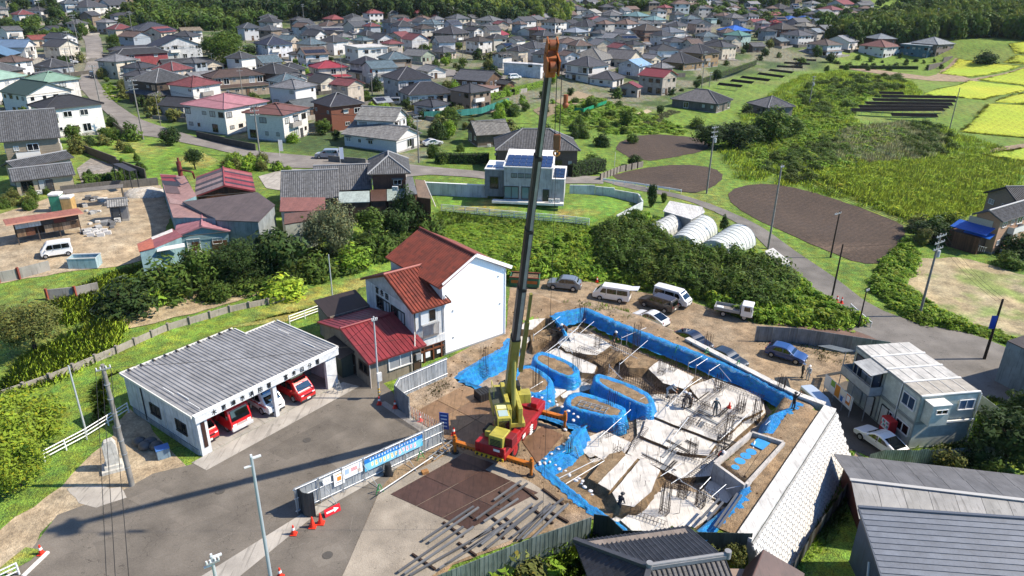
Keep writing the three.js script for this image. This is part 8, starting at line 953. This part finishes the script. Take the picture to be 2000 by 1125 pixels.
function pole(id,base,topY,o={}){const b=o.z===undefined?G(...base):P(base[0],base[1],o.z);let lo=1,hi=40;for(let i=0;i<40;i++){const m=(lo+hi)/2;if(proj(b.clone().add(V3(0,m,0)))[1]>topY)lo=m;else hi=m;}const h=clamp(lo,3,16),far=b.length()>150,t=thing(o.name??'utility_pole',o.label??'slim concrete utility pole with crossarms among the houses',o.cat??'utility pole',b,o.yaw??.6,o.label?undefined:'utility poles among the houses');part('shaft',[bar(V3(0,-.3,0),V3(0,h,0),o.r??.17,10,(o.r??.17)*.65)],o.dark?POLED:o.m??POLEC,t);
for(let k=0;k<(o.arms??2);k++){const y=h-.3-k*.8,a=part('crossarm',[B(o.aw??1.7,.09,.09,o.off??0,y,.12)],GALV,t);if(!far||k===0)for(const x of[-.75,-.3,.3,.75])part('insulator',[cyl(.05,.16,x*(o.aw??1.7)/1.7+(o.off??0),y+.05,.12,6)],INS,a);}if(o.trans)for(const s of[1]){const g=part('transformer',[cyl(.28,.8,.45,h-3,0,12)],M('#a9adb0',.5),t);part('bushing',[cyl(.04,.2,.4,h-2.2,0,6),cyl(.04,.2,.55,h-2.2,0,6)],INS,g);}
if(o.lamp)part('lamp_head',[B(.42,.07,.13,.24,h-.1,0),B(.1,.24,.1,0,h,0),B(.4,.06,.1,-.2,h-.5,0)],M('#c9ccce',.5),t);if(o.bands)part('band',[...Array(7)].map((_,i)=>cyl((o.r??.17)*1.02,.05,0,1.6+i*(h-2)/7,0,10)),GALV,t);if(o.stripe)part('hazard_stripe',[...Array(3)].map((_,i)=>cyl(.11,.12,0,.3+i*.3,0,10)),M('#c9a21e',.6),t);if(o.box)part('meter_box',[B(.4,.8,.2,.05,2.2,.2)],WHITE,t);TOPS[id]=b.clone().add(V3(0,h-.25,0));return t;}
pole('a',[258,948],712,{z:0,r:.2,bands:1,arms:1,label:'thick concrete pole with brackets beside the stone monument',aw:.9});pole('b',[546,1235],892,{z:0,lamp:1,arms:0,r:.11,m:M('#a9b4bd',.5,{metalness:.3}),label:'grey steel lamp post at the edge of the station yard',name:'lamp_post',cat:'lamp post'});pole('c',[462,1330],1086,{z:0,lamp:1,arms:1,r:.12,aw:.6,m:M('#b9c0c4',.5,{metalness:.3}),label:'steel post with coiled cables in front of the yard strip',name:'steel_post',cat:'post'});pole('d',[172,858],714,{z:-.5,arms:0,r:.09,m:M('#b9c0c4',.5,{metalness:.3}),label:'slim steel post by the pipe fence left of the garage',name:'steel_post',cat:'post'});pole('e',[652,606],497,{z:-.3,arms:0,r:.08,m:M('#b9c0c4',.5,{metalness:.3}),label:'slim steel post by the fence behind the annex',name:'steel_post',cat:'post'});pole('f',[741,778],618,{z:0,arms:1,aw:.5,r:.09,stripe:1,box:1,m:M('#a9aeb0',.5),label:'service pole with hazard stripes at the corner of the hall annex',name:'service_pole',cat:'pole'});
pole('g',[1380,378],246,{trans:1,arms:3,label:'concrete utility pole with transformer beside the small ploughed field'});pole('h',[1500,486],322,{arms:1,aw:.8,label:'tall bare utility pole beside the road and white tank'});pole('i',[1622,503],412,{dark:1,arms:1,r:.13,aw:1.6,off:-.6,label:'dark wooden pole with offset arm at the field edge'});pole('j',[1622,594],477,{dark:1,arms:0,r:.13,label:'dark wooden pole beside the orange cones'});pole('k',[1795,618],456,{trans:1,arms:3,aw:2.2,label:'utility pole with three arms and transformer beside the bare lot'});pole('l',[1922,702],584,{dark:1,arms:0,r:.17,label:'dark utility pole with blue sign beside the warehouse'});pole('m',[1676,640],562,{dark:1,arms:1,aw:.6,r:.1,label:'short dark pole at the track corner'});pole('n',[1854,254],171,{arms:0,r:.15,label:'leaning grey pole beside the solar rows'});pole('o',[1580,206],148,{trans:1,arms:3,label:'utility pole with transformer in the reed field'});pole('p',[1200,326],297,{arms:0,r:.06,label:'thin white sign post beside the curved garden wall',m:WHITE,name:'sign_post',cat:'post'});
pole('q',[280,273],155,{arms:3,label:'concrete utility pole with braced arms at the road junction'});pole('r',[201,228],127,{arms:2,label:'leaning concrete pole beside the sloping street'});pole('s',[508,306],205,{arms:3,label:'concrete utility pole beside the town road'});pole('t',[314,245],180,{arms:0,r:.08,label:'thin pole beside the dark timber house'});pole('aa',[818,318],225,{arms:2,label:'concrete pole beside the pale tiled range'});
for(const[i,x,y,ty]of[['u',140,160,95],['v',148,148,60],['w',160,118,28],['x',84,48,0],['y',670,176,106],['z',727,186,142],['A',826,140,80],['B',904,115,40],['C',595,55,8],['D',713,35,8],['E',1050,125,70],['F',1218,98,55],['G',1370,172,100],['H',1822,66,16],['I',475,195,130],['J',263,85,22],['K',1385,170,140],['L',1276,78,20],['M',1135,70,10],['N',1474,70,28],['O',803,78,40],['Q',1766,88,58]])pole(i,[x,y],ty,{arms:2,r:.14});
function cable(a,b,dx,sag,label){const A=TOPS[a].clone().add(V3(dx,0,0)),Bq=(typeof b==='string'?TOPS[b].clone():b).add(V3(dx,0,0)),m=A.clone().add(Bq).multiplyScalar(.5);m.y-=sag;const g=new THREE.TubeGeometry(new THREE.QuadraticBezierCurve3(A,m,Bq),14,.016,4);solo('power_cable',g,M('#1f1f20',.7),label??'thin overhead power cable between utility poles','cable','overhead power cables',true);}
for(const[a,b]of[['q','s'],['s','aa'],['q','r'],['r','u'],['u','v'],['v','w'],['g','h'],['h','k'],['g','o'],['k','l'],['y','z'],['I','y'],['aa','g'],['z','aa'],['O','B']])for(const d of[-.6,0,.6])cable(a,b,d,1.2);for(const d of[-.5,-.1,.5])cable('a',V3(-13,8.5,-16),d,.8,'thick overhead cable running from the concrete pole over the yard');cable('k','j',0,.8);cable('a',wl(-3.1,3.2,.5),0,.8);cable('f',gl(13,3.5,0),0,.2);
{const q=TOPS.l.clone().add(V3(-.35,-2.4,.1));const s=solo('blue_sign',[B(.6,1.5,.08)],M('#2448a0',.5),'blue sign on the dark pole beside the warehouse','sign');s.position.copy(q);for(const[x,y,c]of[[547,306,'#d8d6d0'],[665,322,'#c9cfe0']]){const t=thing('roadside_banner',c==='#d8d6d0'?'plain white banner flag beside the town road':'blue and white banner flag beside the driveway','banner',G(x,y),.2);part('mast',[bar(V3(0,0,0),V3(0,3.4,0),.04)],WHITE,t);part('flag',B(.7,2.2,.03,.38,2.2,0),M(c,.7),t);}}
// VEGETATION
function crownG(seed,o){
const r=rng(seed),pos=[],nor=[],col=[],clumps=[];const nC=o.clumps??26,leaf=o.leaf??.05;
for(let i=0;i<nC;i++){let x,y,z;do{x=r()*2-1;y=r()*2-1;z=r()*2-1;}while(x*x+y*y+z*z>1);let wy=(y+1)/2,w=o.shape==='cone'?1.02-wy*.95:o.shape==='tall'?.55+.45*Math.sin(wy*2.6):1;const k=o.shape==='cone'||o.shape==='tall'?w:1;clumps.push([x*.36*k,o.shape==='dome'?.06+Math.abs(y)*.68:.15+wy*.68,z*.36*k,(o.cr??.2)*(.7+.6*r())*(o.shape==='cone'?.5+.6*w:1),r()]);}
for(const[cx,cy,cz,cr,tone]of clumps)for(let k=0;k<(o.per??46);k++){
let a,b,c,l;do{a=r()*2-1;b=r()*2-1;c=r()*2-1;l=Math.hypot(a,b,c);}while(l>1||l<.05);a/=l;b/=l;c/=l;const d=cr*(.55+.5*Math.sqrt(r())),px=cx+a*d,py=cy+b*d*.85,pz=cz+c*d;if(py<.01)continue;
const n=V3(a+(r()-.5)*1.1,b+(r()-.5)*1.1+.25,c+(r()-.5)*1.1).normalize(),u=V3(r()-.5,r()-.5,r()-.5).cross(n).normalize(),v=n.clone().cross(u),s=leaf*(.6+.8*r()),ll=s*(o.long??1.5);const t=(.72+.36*tone+.3*(r()-.5)),yl=r()<.12?1.35:1;
const P4=[[-ll,0],[0,-s*.6],[ll,0],[0,s*.6]].map(([p,q])=>[px+u.x*p+v.x*q,py+u.y*p+v.y*q,pz+u.z*p+v.z*q]);for(const i of[0,1,2,0,2,3]){pos.push(...P4[i]);const m=n.clone().multiplyScalar(.55).add(V3(a,b+.15,c).multiplyScalar(.6)).normalize();nor.push(m.x,m.y,m.z);col.push(t*yl,t,t*(yl>1?.7:1));}
}
const g=new THREE.BufferGeometry();g.setAttribute('position',new THREE.Float32BufferAttribute(pos,3));g.setAttribute('normal',new THREE.Float32BufferAttribute(nor,3));g.setAttribute('color',new THREE.Float32BufferAttribute(col,3));g.setAttribute('uv',new THREE.Float32BufferAttribute(new Float32Array(pos.length/3*2),2));return g;
}
const CROWN={round:[1,2,3].map((s)=>crownG(s,{clumps:34,per:52,leaf:.036,cr:.19})),fine:[11,12].map((s)=>crownG(s,{clumps:60,per:60,leaf:.024,cr:.15})),cone:[21,22].map((s)=>crownG(s,{shape:'cone',clumps:34,per:44,leaf:.034,cr:.2})),tall:[31,32].map((s)=>crownG(s,{shape:'tall',clumps:34,per:44,leaf:.034,long:2.2,cr:.18})),xfine:[15,16].map((s)=>crownG(s,{clumps:95,per:95,leaf:.014,cr:.13})),dome:[41,42,43].map((s)=>crownG(s,{shape:'dome',clumps:34,per:54,leaf:.036,cr:.2})),low:[51,52].map((s)=>crownG(s,{shape:'dome',clumps:12,per:26,leaf:.075,cr:.24})),far:[61,62].map((s)=>crownG(s,{clumps:16,per:26,leaf:.075,cr:.24}))};
const leafMs=new Map();function leafM(r,g,b){const k=[r,g,b].join();if(!leafMs.has(k))leafMs.set(k,new THREE.MeshPhysicalMaterial({color:new THREE.Color().setRGB(r,g,b),roughness:.85,vertexColors:true,side:THREE.DoubleSide,specularIntensity:.3,transmission:.3,thickness:0}));return leafMs.get(k);}
const GRN={dark:[.040,.080,.018],mid:[.085,.150,.022],bright:[.21,.36,.034],olive:[.15,.175,.045],grey:[.16,.19,.095],lime:[.38,.54,.05],leafy:[.24,.34,.03],bamboo:[.20,.28,.045],straw:[.33,.46,.05],silver:[.34,.38,.22],rice:[.52,.58,.045]};
const BARK=M('#4a3b2e',.95,{m:'wood',s:1}),vr=rng(2024);
const TRUNKG=[1,2].map((s)=>{const r=rng(s),g=[bar(V3(0,0,0),V3(.02,.55,.01),.035,7,.022)];for(let i=0;i<6;i++){const a=i*1.05+r()*.4,y=.3+r()*.25;g.push(bar(V3(.01,y,.005),V3(Math.cos(a)*(.2+.1*r()),y+.2+r()*.2,Math.sin(a)*(.2+.1*r())),.016,5,.006));}return metricUV(merge(g));});
function plant(pos,w,h,kind,tone,name,label,cat,grp,o={}){const t=thing(name,label,cat,pos.clone().add(V3(0,-.1,0)),vr()*6.28,grp),cs=CROWN[kind],cr=shadow(new THREE.Mesh(cs[Math.floor(vr()*cs.length)],leafM(...GRN[tone])));cr.name='crown';const lift=o.lift??0;cr.scale.set(w*.92,(h-lift)*.95,w*.92);cr.position.y=lift;t.add(cr);const tr=shadow(new THREE.Mesh(TRUNKG[Math.floor(vr()*2)],BARK));tr.name=kind==='dome'||kind==='low'?'stem':'trunk';tr.scale.set(Math.min(w,h)*.9,h*.85,Math.min(w,h)*.9);t.add(tr);return t;}
const treeAt=(px,py,w,h,kind,tone,label,o={})=>plant(G(px,py),w,h,kind,tone,o.name??(kind==='dome'||kind==='low'?'shrub':'tree'),label,o.cat??(kind==='dome'||kind==='low'?'shrub':'tree'),o.grp,o);
treeAt(440,132,20,15,'xfine','mid','large spreading broadleaf tree between the red-walled and beige houses');treeAt(382,332,4.4,4.8,'fine','dark','round clipped tree standing alone in the meadow',{lift:1});
treeAt(650,505,8.5,9.5,'xfine','grey','tall grey-green tree in front of the long tiled house');treeAt(722,470,5,5.2,'round','mid','slim green tree on the bank below the verandas',{lift:1.6});treeAt(800,455,6.5,8,'fine','dark','dark tree below the brown lean-to');treeAt(770,470,5,5.5,'round','dark','small dark tree on the wooded bank');treeAt(740,500,6,5,'dome','mid','green bush above the red roof ridge');treeAt(596,478,4,5,'cone','dark','dark conifer beside the low veranda store');treeAt(840,470,5,5,'dome','mid','leafy bush at the lawn corner');treeAt(690,520,6,4,'dome','bright','bright leafy bush under the grey-green tree');treeAt(620,540,6,4,'dome','mid','leafy bush at the foot of the grey-green tree');
treeAt(-20,930,9,7.5,'xfine','leafy','big yellow-green bush overhanging the station yard',{});treeAt(40,950,6,4.5,'xfine','leafy','yellow-green bush at the bare earth corner');treeAt(55,880,8,6,'xfine','leafy','yellow-green bush behind the pipe fence');treeAt(70,690,8,6.5,'xfine','olive','olive tree with bare pale stem above the panel wall',{lift:.8});treeAt(250,610,7.5,5,'dome','dark','dense dark laurel bush above the dry bank');treeAt(330,580,8,6,'dome','mid','rounded green laurel bush next to the dark laurel');treeAt(395,565,7,6.5,'fine','mid','green tree with bare twigs on the wooded bank');treeAt(470,552,9,6.5,'xfine','dark','broad dark evergreen above the dry bank');treeAt(545,540,8,7,'round','dark','dark evergreen beside the store with brown roof');treeAt(555,580,6,3.5,'dome','lime','bright green bush at the edge of the grass field');treeAt(430,585,4,3,'dome','mid','low green bush at the foot of the evergreens');treeAt(300,600,4,3,'low','bright','small bright shrub on the dry bank');
treeAt(1272,405,2.2,5.2,'tall','dark','narrow columnar evergreen at the end of the white wall');treeAt(1412,455,2.4,3.8,'cone','dark','small cone evergreen beside the wide greenhouse');treeAt(1296,396,1.4,2.4,'tall','mid','slim young evergreen beside the road bend');
treeAt(1505,278,14,10,'fine','mid','large round tree beside the small grey tiled house');treeAt(1440,290,13,8,'fine','dark','dark spreading tree behind the concrete pole');treeAt(1385,288,11,7,'fine','dark','dark tree in front of the grey bungalow');treeAt(1540,268,10,7,'fine','mid','bushy green tree beside the reed field');treeAt(1360,250,5,4,'dome','mid','green shrub at the bungalow corner');treeAt(1925,125,14,8,'dome','dark','dark rounded thicket between rice fields',{cat:'tree',name:'tree'});
for(const[x,y,w,h,k,t]of[[1815,470,8,5,'dome','dark'],[1850,455,7,4.5,'dome','mid'],[1880,470,6,4,'dome','dark'],[1790,450,5,3.5,'dome','olive'],[1990,500,7,4.5,'dome','dark'],[1970,520,5,3,'dome','mid'],[1800,480,3,3.6,'tall','olive']])treeAt(x,y,w,h,k,t,'dark leafy shrub around the tan house beside the bare lot',{grp:'shrubs around the tan house'});
for(const[x,y,w,h,k,t]of[[1010,1150,5,4,'dome','olive'],[960,1170,5,3.5,'dome','bright'],[1060,1130,4,2.5,'low','bright'],[1432,1100,2,2.2,'fine','olive'],[1335,1078,3,2.5,'low','mid'],[1385,1088,2,1.6,'dome','olive']])treeAt(x,y,w,h,k,t,'garden shrub between the green hoarding and the tiled roof',{grp:'garden shrubs below the hoarding'});
for(const[x,y,w,h,k,t]of[[1960,905,8,6.5,'fine','dark'],[1900,905,4,3,'dome','dark'],[1850,912,3.4,2.6,'dome','olive'],[1935,935,3.5,2.5,'dome','mid'],[2010,860,7,6,'fine','dark']])treeAt(x,y,w,h,k,t,'dark garden tree or shrub behind the long shed',{grp:'dark shrubs behind the long shed'});
const TONE={mid:'green',dark:'dark green',olive:'olive',bright:'bright green'};
function garden(n,x0,x1,y0,y1,kinds,tones,w0,w1,place,seed){const r=rng(seed);let k=0;for(let i=0;i<n*6&&k<n;i++){const px=x0+r()*(x1-x0),py=y0+r()*(y1-y0),q=G(px,py),w=w0+r()*(w1-w0);if(insideHouse(q.x,q.z,w*.35))continue;if(ROADS.some((p)=>distPoly(q.x,q.z,p)<w*.35))continue;const tn=tones[Math.floor(r()*tones.length)],nm=w>4.2?'tree':'shrub';plant(q,w,w*(.75+.5*r()),kinds[Math.floor(r()*kinds.length)],tn,nm,`${TONE[tn]} garden ${nm} ${place}`,nm,`${TONE[tn]} ${nm}s ${place}`);k++;}}
const ROADS=[gp([[270,228],[330,248],[400,270],[520,294],[640,304],[840,322],[1180,342],[1178,362],[960,354],[840,344],[700,344],[560,330],[420,294],[255,264]]),gp([[250,262],[205,218],[146,166],[172,128],[166,78],[206,70],[206,120],[186,150],[240,215],[320,256]]),...RICE.map(gp)];
garden(44,20,330,110,300,['dome','round','low'],['mid','dark','olive'],2,5,'between the houses by the sloping street',501);garden(110,330,1000,90,285,['dome','round','low','far'],['mid','dark','olive','bright'],2,5.5,'between houses in the middle town',502);garden(60,700,1650,45,130,['far','low'],['dark','mid','olive'],3,6,'among the dense far houses',503);garden(34,960,1480,125,240,['dome','low','round'],['mid','dark','bright'],1.6,4.6,'around the vegetable plots',504);garden(26,820,1250,240,330,['dome','round'],['dark','mid'],2.5,5.5,'behind the modern house',505);garden(22,440,600,300,335,['dome','low'],['mid','olive','bright'],1.6,3,'beside the meadow road',506);garden(16,150,290,318,362,['dome','cone'],['dark','mid'],1.3,2.6,'in the walled garden',507);garden(10,0,100,375,420,['dome'],['mid','olive'],1.4,2.4,'in front of the beige traditional house',508);garden(28,1590,1860,110,140,['dome','low'],['dark','mid'],2,4,'before the houses beside the bamboo wood',509);garden(20,420,520,20,110,['far','round'],['dark','mid'],4,8,'at the forest edge behind the red-walled house',510);garden(20,30,230,60,130,['round','far'],['mid','dark'],3,7,'on the slope above the sloping street',511);garden(30,0,300,5,70,['round','far'],['mid','dark'],5,9,'on the hill above the sloping street',512);
function hedge(a,b,w,h,tone,label){const A=G(...a),Bq=G(...b),L=A.distanceTo(Bq),r=rng(Math.round(a[0]*7+a[1])),pos=[],nor=[],col=[],n=Math.min(2600,Math.round(L*110));for(let i=0;i<n;i++){const f=r(),x=r()*L;let p,m;if(f<.4){p=[x,h*(.97+.08*r()),(r()-.5)*w];m=V3(0,1,0);}else{const s=f<.7?1:-1;p=[x,r()*h,s*w/2*(.94+.1*r())];m=V3(0,.2,s);}const nn=m.add(V3(r()-.5,r()-.5,r()-.5)).normalize(),u=V3(r()-.5,r()-.5,r()-.5).cross(nn).normalize(),v=nn.clone().cross(u),s=.1+.08*r(),t=.7+.6*r();for(const[c,d]of[[-1.4,0],[0,-.8],[1.4,0],[-1.4,0],[1.4,0],[0,.8]]){pos.push(p[0]+u.x*c*s+v.x*d*s,p[1]+u.y*c*s+v.y*d*s,p[2]+u.z*c*s+v.z*d*s);nor.push(nn.x,nn.y,nn.z);col.push(t,t,t);}}const g=new THREE.BufferGeometry();g.setAttribute('position',new THREE.Float32BufferAttribute(pos,3));g.setAttribute('normal',new THREE.Float32BufferAttribute(nor,3));g.setAttribute('color',new THREE.Float32BufferAttribute(col,3));g.setAttribute('uv',new THREE.Float32BufferAttribute(new Float32Array(pos.length/3*2),2));const t=thing('hedge',label,'hedge',A,yawOf(A,Bq));part('foliage',g,leafM(...GRN[tone]),t,true);part('branches',B(L,h*.92,w*.82,L/2,h*.46,0),M('#1d2412',1),t);}
hedge([850,318],[955,322],1.6,1.8,'dark','dark clipped hedge beside the town road');hedge([1110,345],[1175,338],2.4,2.4,'dark','dark hedge behind the small ploughed field');hedge([880,212],[985,190],1.4,1.6,'bright','bright clipped hedge beside the white annex');hedge([1365,165],[1475,128],1.2,1.7,'mid','long clipped hedge beside the solar rows');hedge([1000,185],[1062,165],2,1.8,'bright','bright hedge in front of the white hall wall');hedge([1640,134],[1790,140],1.6,1.4,'dark','dark hedge below the houses beside the bamboo wood');hedge([690,196],[740,200],1.3,1.4,'mid','garden hedge before the crimson-roofed house');hedge([165,360],[245,352],1.0,1.3,'mid','clipped hedge along the walled garden');
const tuft=new THREE.Matrix4(),tq=new THREE.Quaternion(),te=new THREE.Euler();
function mass(name,spots,geos,tone,seed,jit=.25){const r=rng(seed);geos.forEach((g,gi)=>{const mine=spots.filter((_,i)=>i%geos.length===gi),im=new THREE.InstancedMesh(g,leafM(...GRN[tone]),mine.length),c=new THREE.Color();mine.forEach(([p,w,h],i)=>{te.set(0,r()*6.28,0);tuft.compose(p,tq.setFromEuler(te),V3(w,h,w));im.setMatrixAt(i,tuft);const k=1-jit+2*jit*r(),y=1+(r()-.5)*jit;im.setColorAt(i,c.setRGB(Math.min(1,k*y*.9),Math.min(1,k*.9),Math.min(1,k*.8)));});im.name=numbered(name);stuff(im);shadow(im);scene.add(im);});}
function woods(poly,n,w0,w1,h0,h1,seed,mode){const r=rng(seed),out=[],xs=poly.map((p)=>p[0]),zs=poly.map((p)=>p[1]),X0=Math.min(...xs),X1=Math.max(...xs),Z0=Math.min(...zs),Z1=Math.max(...zs);let guard2=0;while(out.length<n&&guard2++<n*40){const x=X0+r()*(X1-X0),z=Z0+r()*(Z1-Z0);if(!inPoly(x,z,poly)||insideHouse(x,z,2))continue;const w=w0+r()*(w1-w0);out.push([V3(x,hgt(x,z)-.3,z),w,h0+r()*(h1-h0)]);}return out;}
const wpoly=(list)=>list;
mass('forest',woods([[-215,-455],[-130,-425],[-60,-415],[0,-440],[30,-480],[30,-600],[-330,-600],[-330,-480]],1300,8,13,9,15,601),CROWN.far,'dark',1,.3);mass('forest',woods([[-80,-440],[20,-450],[40,-480],[30,-560],[-80,-560]],380,6,9,11,16,602),CROWN.tall,'bamboo',2);mass('forest',woods([[60,-520],[420,-520],[560,-660],[-60,-700]],420,8,12,6,10,603),CROWN.far,'mid',3);mass('bamboo_wood',woods([[168,-402],[205,-398],[250,-402],[278,-376],[302,-350],[345,-338],[450,-450],[400,-560],[260,-520],[180,-450]],1200,7,11,11,15,604),CROWN.far,'mid',4,.35);mass('bamboo_wood',woods([[170,-405],[250,-405],[300,-360],[420,-450],[270,-480],[190,-440]],600,5,8,12,16,605),CROWN.tall,'bamboo',5,.3);mass('forest',woods([[-420,-640],[700,-640],[900,-1000],[-700,-1000]],2600,14,26,12,20,606),CROWN.far,'mid',6,.3);mass('forest',woods([[-215,-455],[-130,-425],[-150,-385],[-185,-370],[-215,-395]],110,7,11,7,11,609),CROWN.far,'mid',9,.3);mass('forest',woods([[340,-350],[450,-350],[720,-660],[440,-580]],600,9,14,10,15,607),CROWN.far,'dark',7,.3);mass('forest',woods([[-400,-400],[-260,-470],[-330,-540],[-480,-540]],300,8,13,9,13,608),CROWN.far,'dark',8,.3);
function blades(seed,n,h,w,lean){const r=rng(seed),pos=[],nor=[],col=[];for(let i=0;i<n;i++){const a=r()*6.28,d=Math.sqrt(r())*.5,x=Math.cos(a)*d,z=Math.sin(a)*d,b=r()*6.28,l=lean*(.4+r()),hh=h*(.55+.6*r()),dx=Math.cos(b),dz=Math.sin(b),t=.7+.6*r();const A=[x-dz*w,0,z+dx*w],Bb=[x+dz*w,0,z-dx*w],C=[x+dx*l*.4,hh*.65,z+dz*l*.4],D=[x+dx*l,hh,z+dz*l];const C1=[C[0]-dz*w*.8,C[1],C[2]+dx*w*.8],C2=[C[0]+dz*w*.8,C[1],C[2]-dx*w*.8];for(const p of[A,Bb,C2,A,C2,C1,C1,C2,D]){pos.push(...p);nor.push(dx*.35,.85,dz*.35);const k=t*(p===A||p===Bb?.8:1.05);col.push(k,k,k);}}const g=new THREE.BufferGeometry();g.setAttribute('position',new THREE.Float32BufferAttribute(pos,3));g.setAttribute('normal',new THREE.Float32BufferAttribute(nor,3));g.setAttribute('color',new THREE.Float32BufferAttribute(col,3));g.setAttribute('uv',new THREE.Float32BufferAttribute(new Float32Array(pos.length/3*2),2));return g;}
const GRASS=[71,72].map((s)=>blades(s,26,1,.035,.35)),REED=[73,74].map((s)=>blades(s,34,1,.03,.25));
const pz=(l)=>gp(l);
mass('undergrowth',woods(pz([[1000,505],[1120,470],[1180,445],[1240,425],[1290,440],[1300,480],[1400,520],[1470,500],[1540,540],[1620,600],[1690,640],[1600,640],[1480,625],[1340,580],[1180,545],[1060,538],[990,545],[950,530]]),1700,1.8,3.2,1.0,2.4,611),CROWN.low,'bright',11,.35);mass('undergrowth',woods(pz([[1160,470],[1250,440],[1320,500],[1480,520],[1540,560],[1500,610],[1300,560],[1180,530]]),200,3.5,5.5,2.6,4.4,612),CROWN.dome,'mid',12,.3);mass('undergrowth',woods(pz([[400,590],[560,560],[690,530],[760,500],[850,480],[860,440],[760,472],[620,500],[520,520],[420,545]]),460,1.8,3.2,1,2.2,613),CROWN.low,'mid',13,.35);mass('undergrowth',woods(pz([[858,440],[1000,438],[1150,450],[1120,480],[1000,520],[930,515],[870,490]]),900,1.5,2.6,.35,.8,614),CROWN.low,'bright',14,.3);mass('undergrowth',woods(pz([[1160,190],[1330,250],[1350,262],[1200,262],[1080,240],[1090,205]]),420,1.8,3.4,.6,1.6,615),CROWN.low,'bright',15,.35);mass('undergrowth',woods(pz([[1700,560],[1740,500],[1770,470],[1790,505],[1760,560],[1900,650],[1780,628]]),420,1.5,2.6,.8,1.8,616),CROWN.low,'bright',16,.35);mass('undergrowth',woods(pz([[1740,600],[1880,640],[1990,680],[1990,660],[1890,635],[1800,600]]),160,1.2,2,.5,1.1,617),CROWN.low,'bright',17,.3);
mass('undergrowth',woods(pz([[1560,350],[1700,320],[1900,300],[1990,330],[1960,390],[1800,440],[1680,390]]),500,1.6,3,.7,1.5,625),CROWN.low,'lime',25,.4);mass('weeds',woods(pz([[1400,290],[1440,230],[1560,150],[1640,138],[1780,160],[1800,185],[1700,190],[1650,225],[1690,245],[1840,245],[1880,265],[1990,300],[2000,380],[1960,380],[1870,420],[1790,450],[1740,420],[1640,390],[1560,365],[1440,350]]),4200,1.6,2.6,.7,1.4,621),REED,'lime',21,.4);mass('weeds',woods(pz([[1600,350],[1720,320],[1900,310],[1990,320],[1960,400],[1800,440],[1680,390]]),2400,1.6,2.6,.8,1.4,622),REED,'straw',22,.3);mass('weeds',woods(pz([[1640,260],[1760,240],[1840,270],[1820,310],[1700,320],[1600,310]]),1200,1.8,2.6,.9,1.7,623),REED,'silver',23,.5);mass('undergrowth',woods(pz([[1440,300],[1480,250],[1560,180],[1700,160],[1780,170],[1690,190],[1650,240],[1780,260],[1640,330],[1500,345]]),1100,2,4,.8,1.9,624),CROWN.low,'bright',24,.4);
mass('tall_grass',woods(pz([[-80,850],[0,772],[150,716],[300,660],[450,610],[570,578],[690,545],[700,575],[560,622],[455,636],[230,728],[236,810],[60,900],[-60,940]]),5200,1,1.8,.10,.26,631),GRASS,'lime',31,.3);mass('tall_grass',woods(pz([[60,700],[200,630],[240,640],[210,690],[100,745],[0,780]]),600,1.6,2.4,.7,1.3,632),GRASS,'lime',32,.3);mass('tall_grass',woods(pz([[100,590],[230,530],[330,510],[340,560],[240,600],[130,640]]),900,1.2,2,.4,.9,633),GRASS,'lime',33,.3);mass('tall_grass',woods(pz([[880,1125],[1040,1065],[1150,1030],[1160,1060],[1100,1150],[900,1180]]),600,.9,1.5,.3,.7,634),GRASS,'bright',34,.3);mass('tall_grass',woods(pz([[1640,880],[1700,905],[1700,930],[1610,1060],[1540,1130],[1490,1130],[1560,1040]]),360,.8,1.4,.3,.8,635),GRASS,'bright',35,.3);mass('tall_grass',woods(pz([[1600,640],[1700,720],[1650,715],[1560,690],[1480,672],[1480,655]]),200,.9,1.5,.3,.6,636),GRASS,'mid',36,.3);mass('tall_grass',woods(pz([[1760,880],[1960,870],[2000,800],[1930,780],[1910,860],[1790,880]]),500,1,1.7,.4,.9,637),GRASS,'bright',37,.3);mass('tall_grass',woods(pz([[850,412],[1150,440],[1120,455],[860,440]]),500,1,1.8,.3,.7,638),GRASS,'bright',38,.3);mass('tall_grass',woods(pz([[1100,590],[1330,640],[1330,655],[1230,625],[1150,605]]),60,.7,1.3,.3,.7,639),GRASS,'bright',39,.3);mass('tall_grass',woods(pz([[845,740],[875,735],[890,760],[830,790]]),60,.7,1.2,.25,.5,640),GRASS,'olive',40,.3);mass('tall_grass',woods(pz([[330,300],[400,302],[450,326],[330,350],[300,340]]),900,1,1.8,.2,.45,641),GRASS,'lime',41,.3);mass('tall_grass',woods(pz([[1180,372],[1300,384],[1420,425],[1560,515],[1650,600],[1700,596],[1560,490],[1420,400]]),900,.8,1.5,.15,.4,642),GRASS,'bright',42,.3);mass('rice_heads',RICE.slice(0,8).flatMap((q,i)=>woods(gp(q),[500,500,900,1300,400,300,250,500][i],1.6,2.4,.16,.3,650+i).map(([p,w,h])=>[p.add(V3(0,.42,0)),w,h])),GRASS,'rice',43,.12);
mass('thicket',woods(pz([[1560,175],[1640,150],[1760,150],[1775,175],[1690,190],[1650,235],[1570,245]]),90,3,6,1.8,3.4,670),CROWN.dome,'mid',61,.35);mass('thicket',woods(pz([[1480,330],[1540,290],[1640,270],[1660,300],[1600,350],[1540,360]]),60,3,5,1.6,3,671),CROWN.dome,'mid',62,.35);mass('thicket',woods(pz([[1780,240],[1850,250],[1870,290],[1800,310],[1760,290]]),40,3,5,1.8,3,672),CROWN.dome,'mid',63,.3);
mass('vegetable_rows',woods(pz([[1255,240],[1310,215],[1330,218],[1275,245]]),200,.9,1.4,.5,.9,661),CROWN.low,'grey',51,.3);mass('vegetable_rows',woods(pz([[200,165],[255,158],[262,190],[228,200],[205,190]]),160,1.2,1.8,.6,1,662),CROWN.low,'bright',52,.3);
renderer.render(scene,camera);
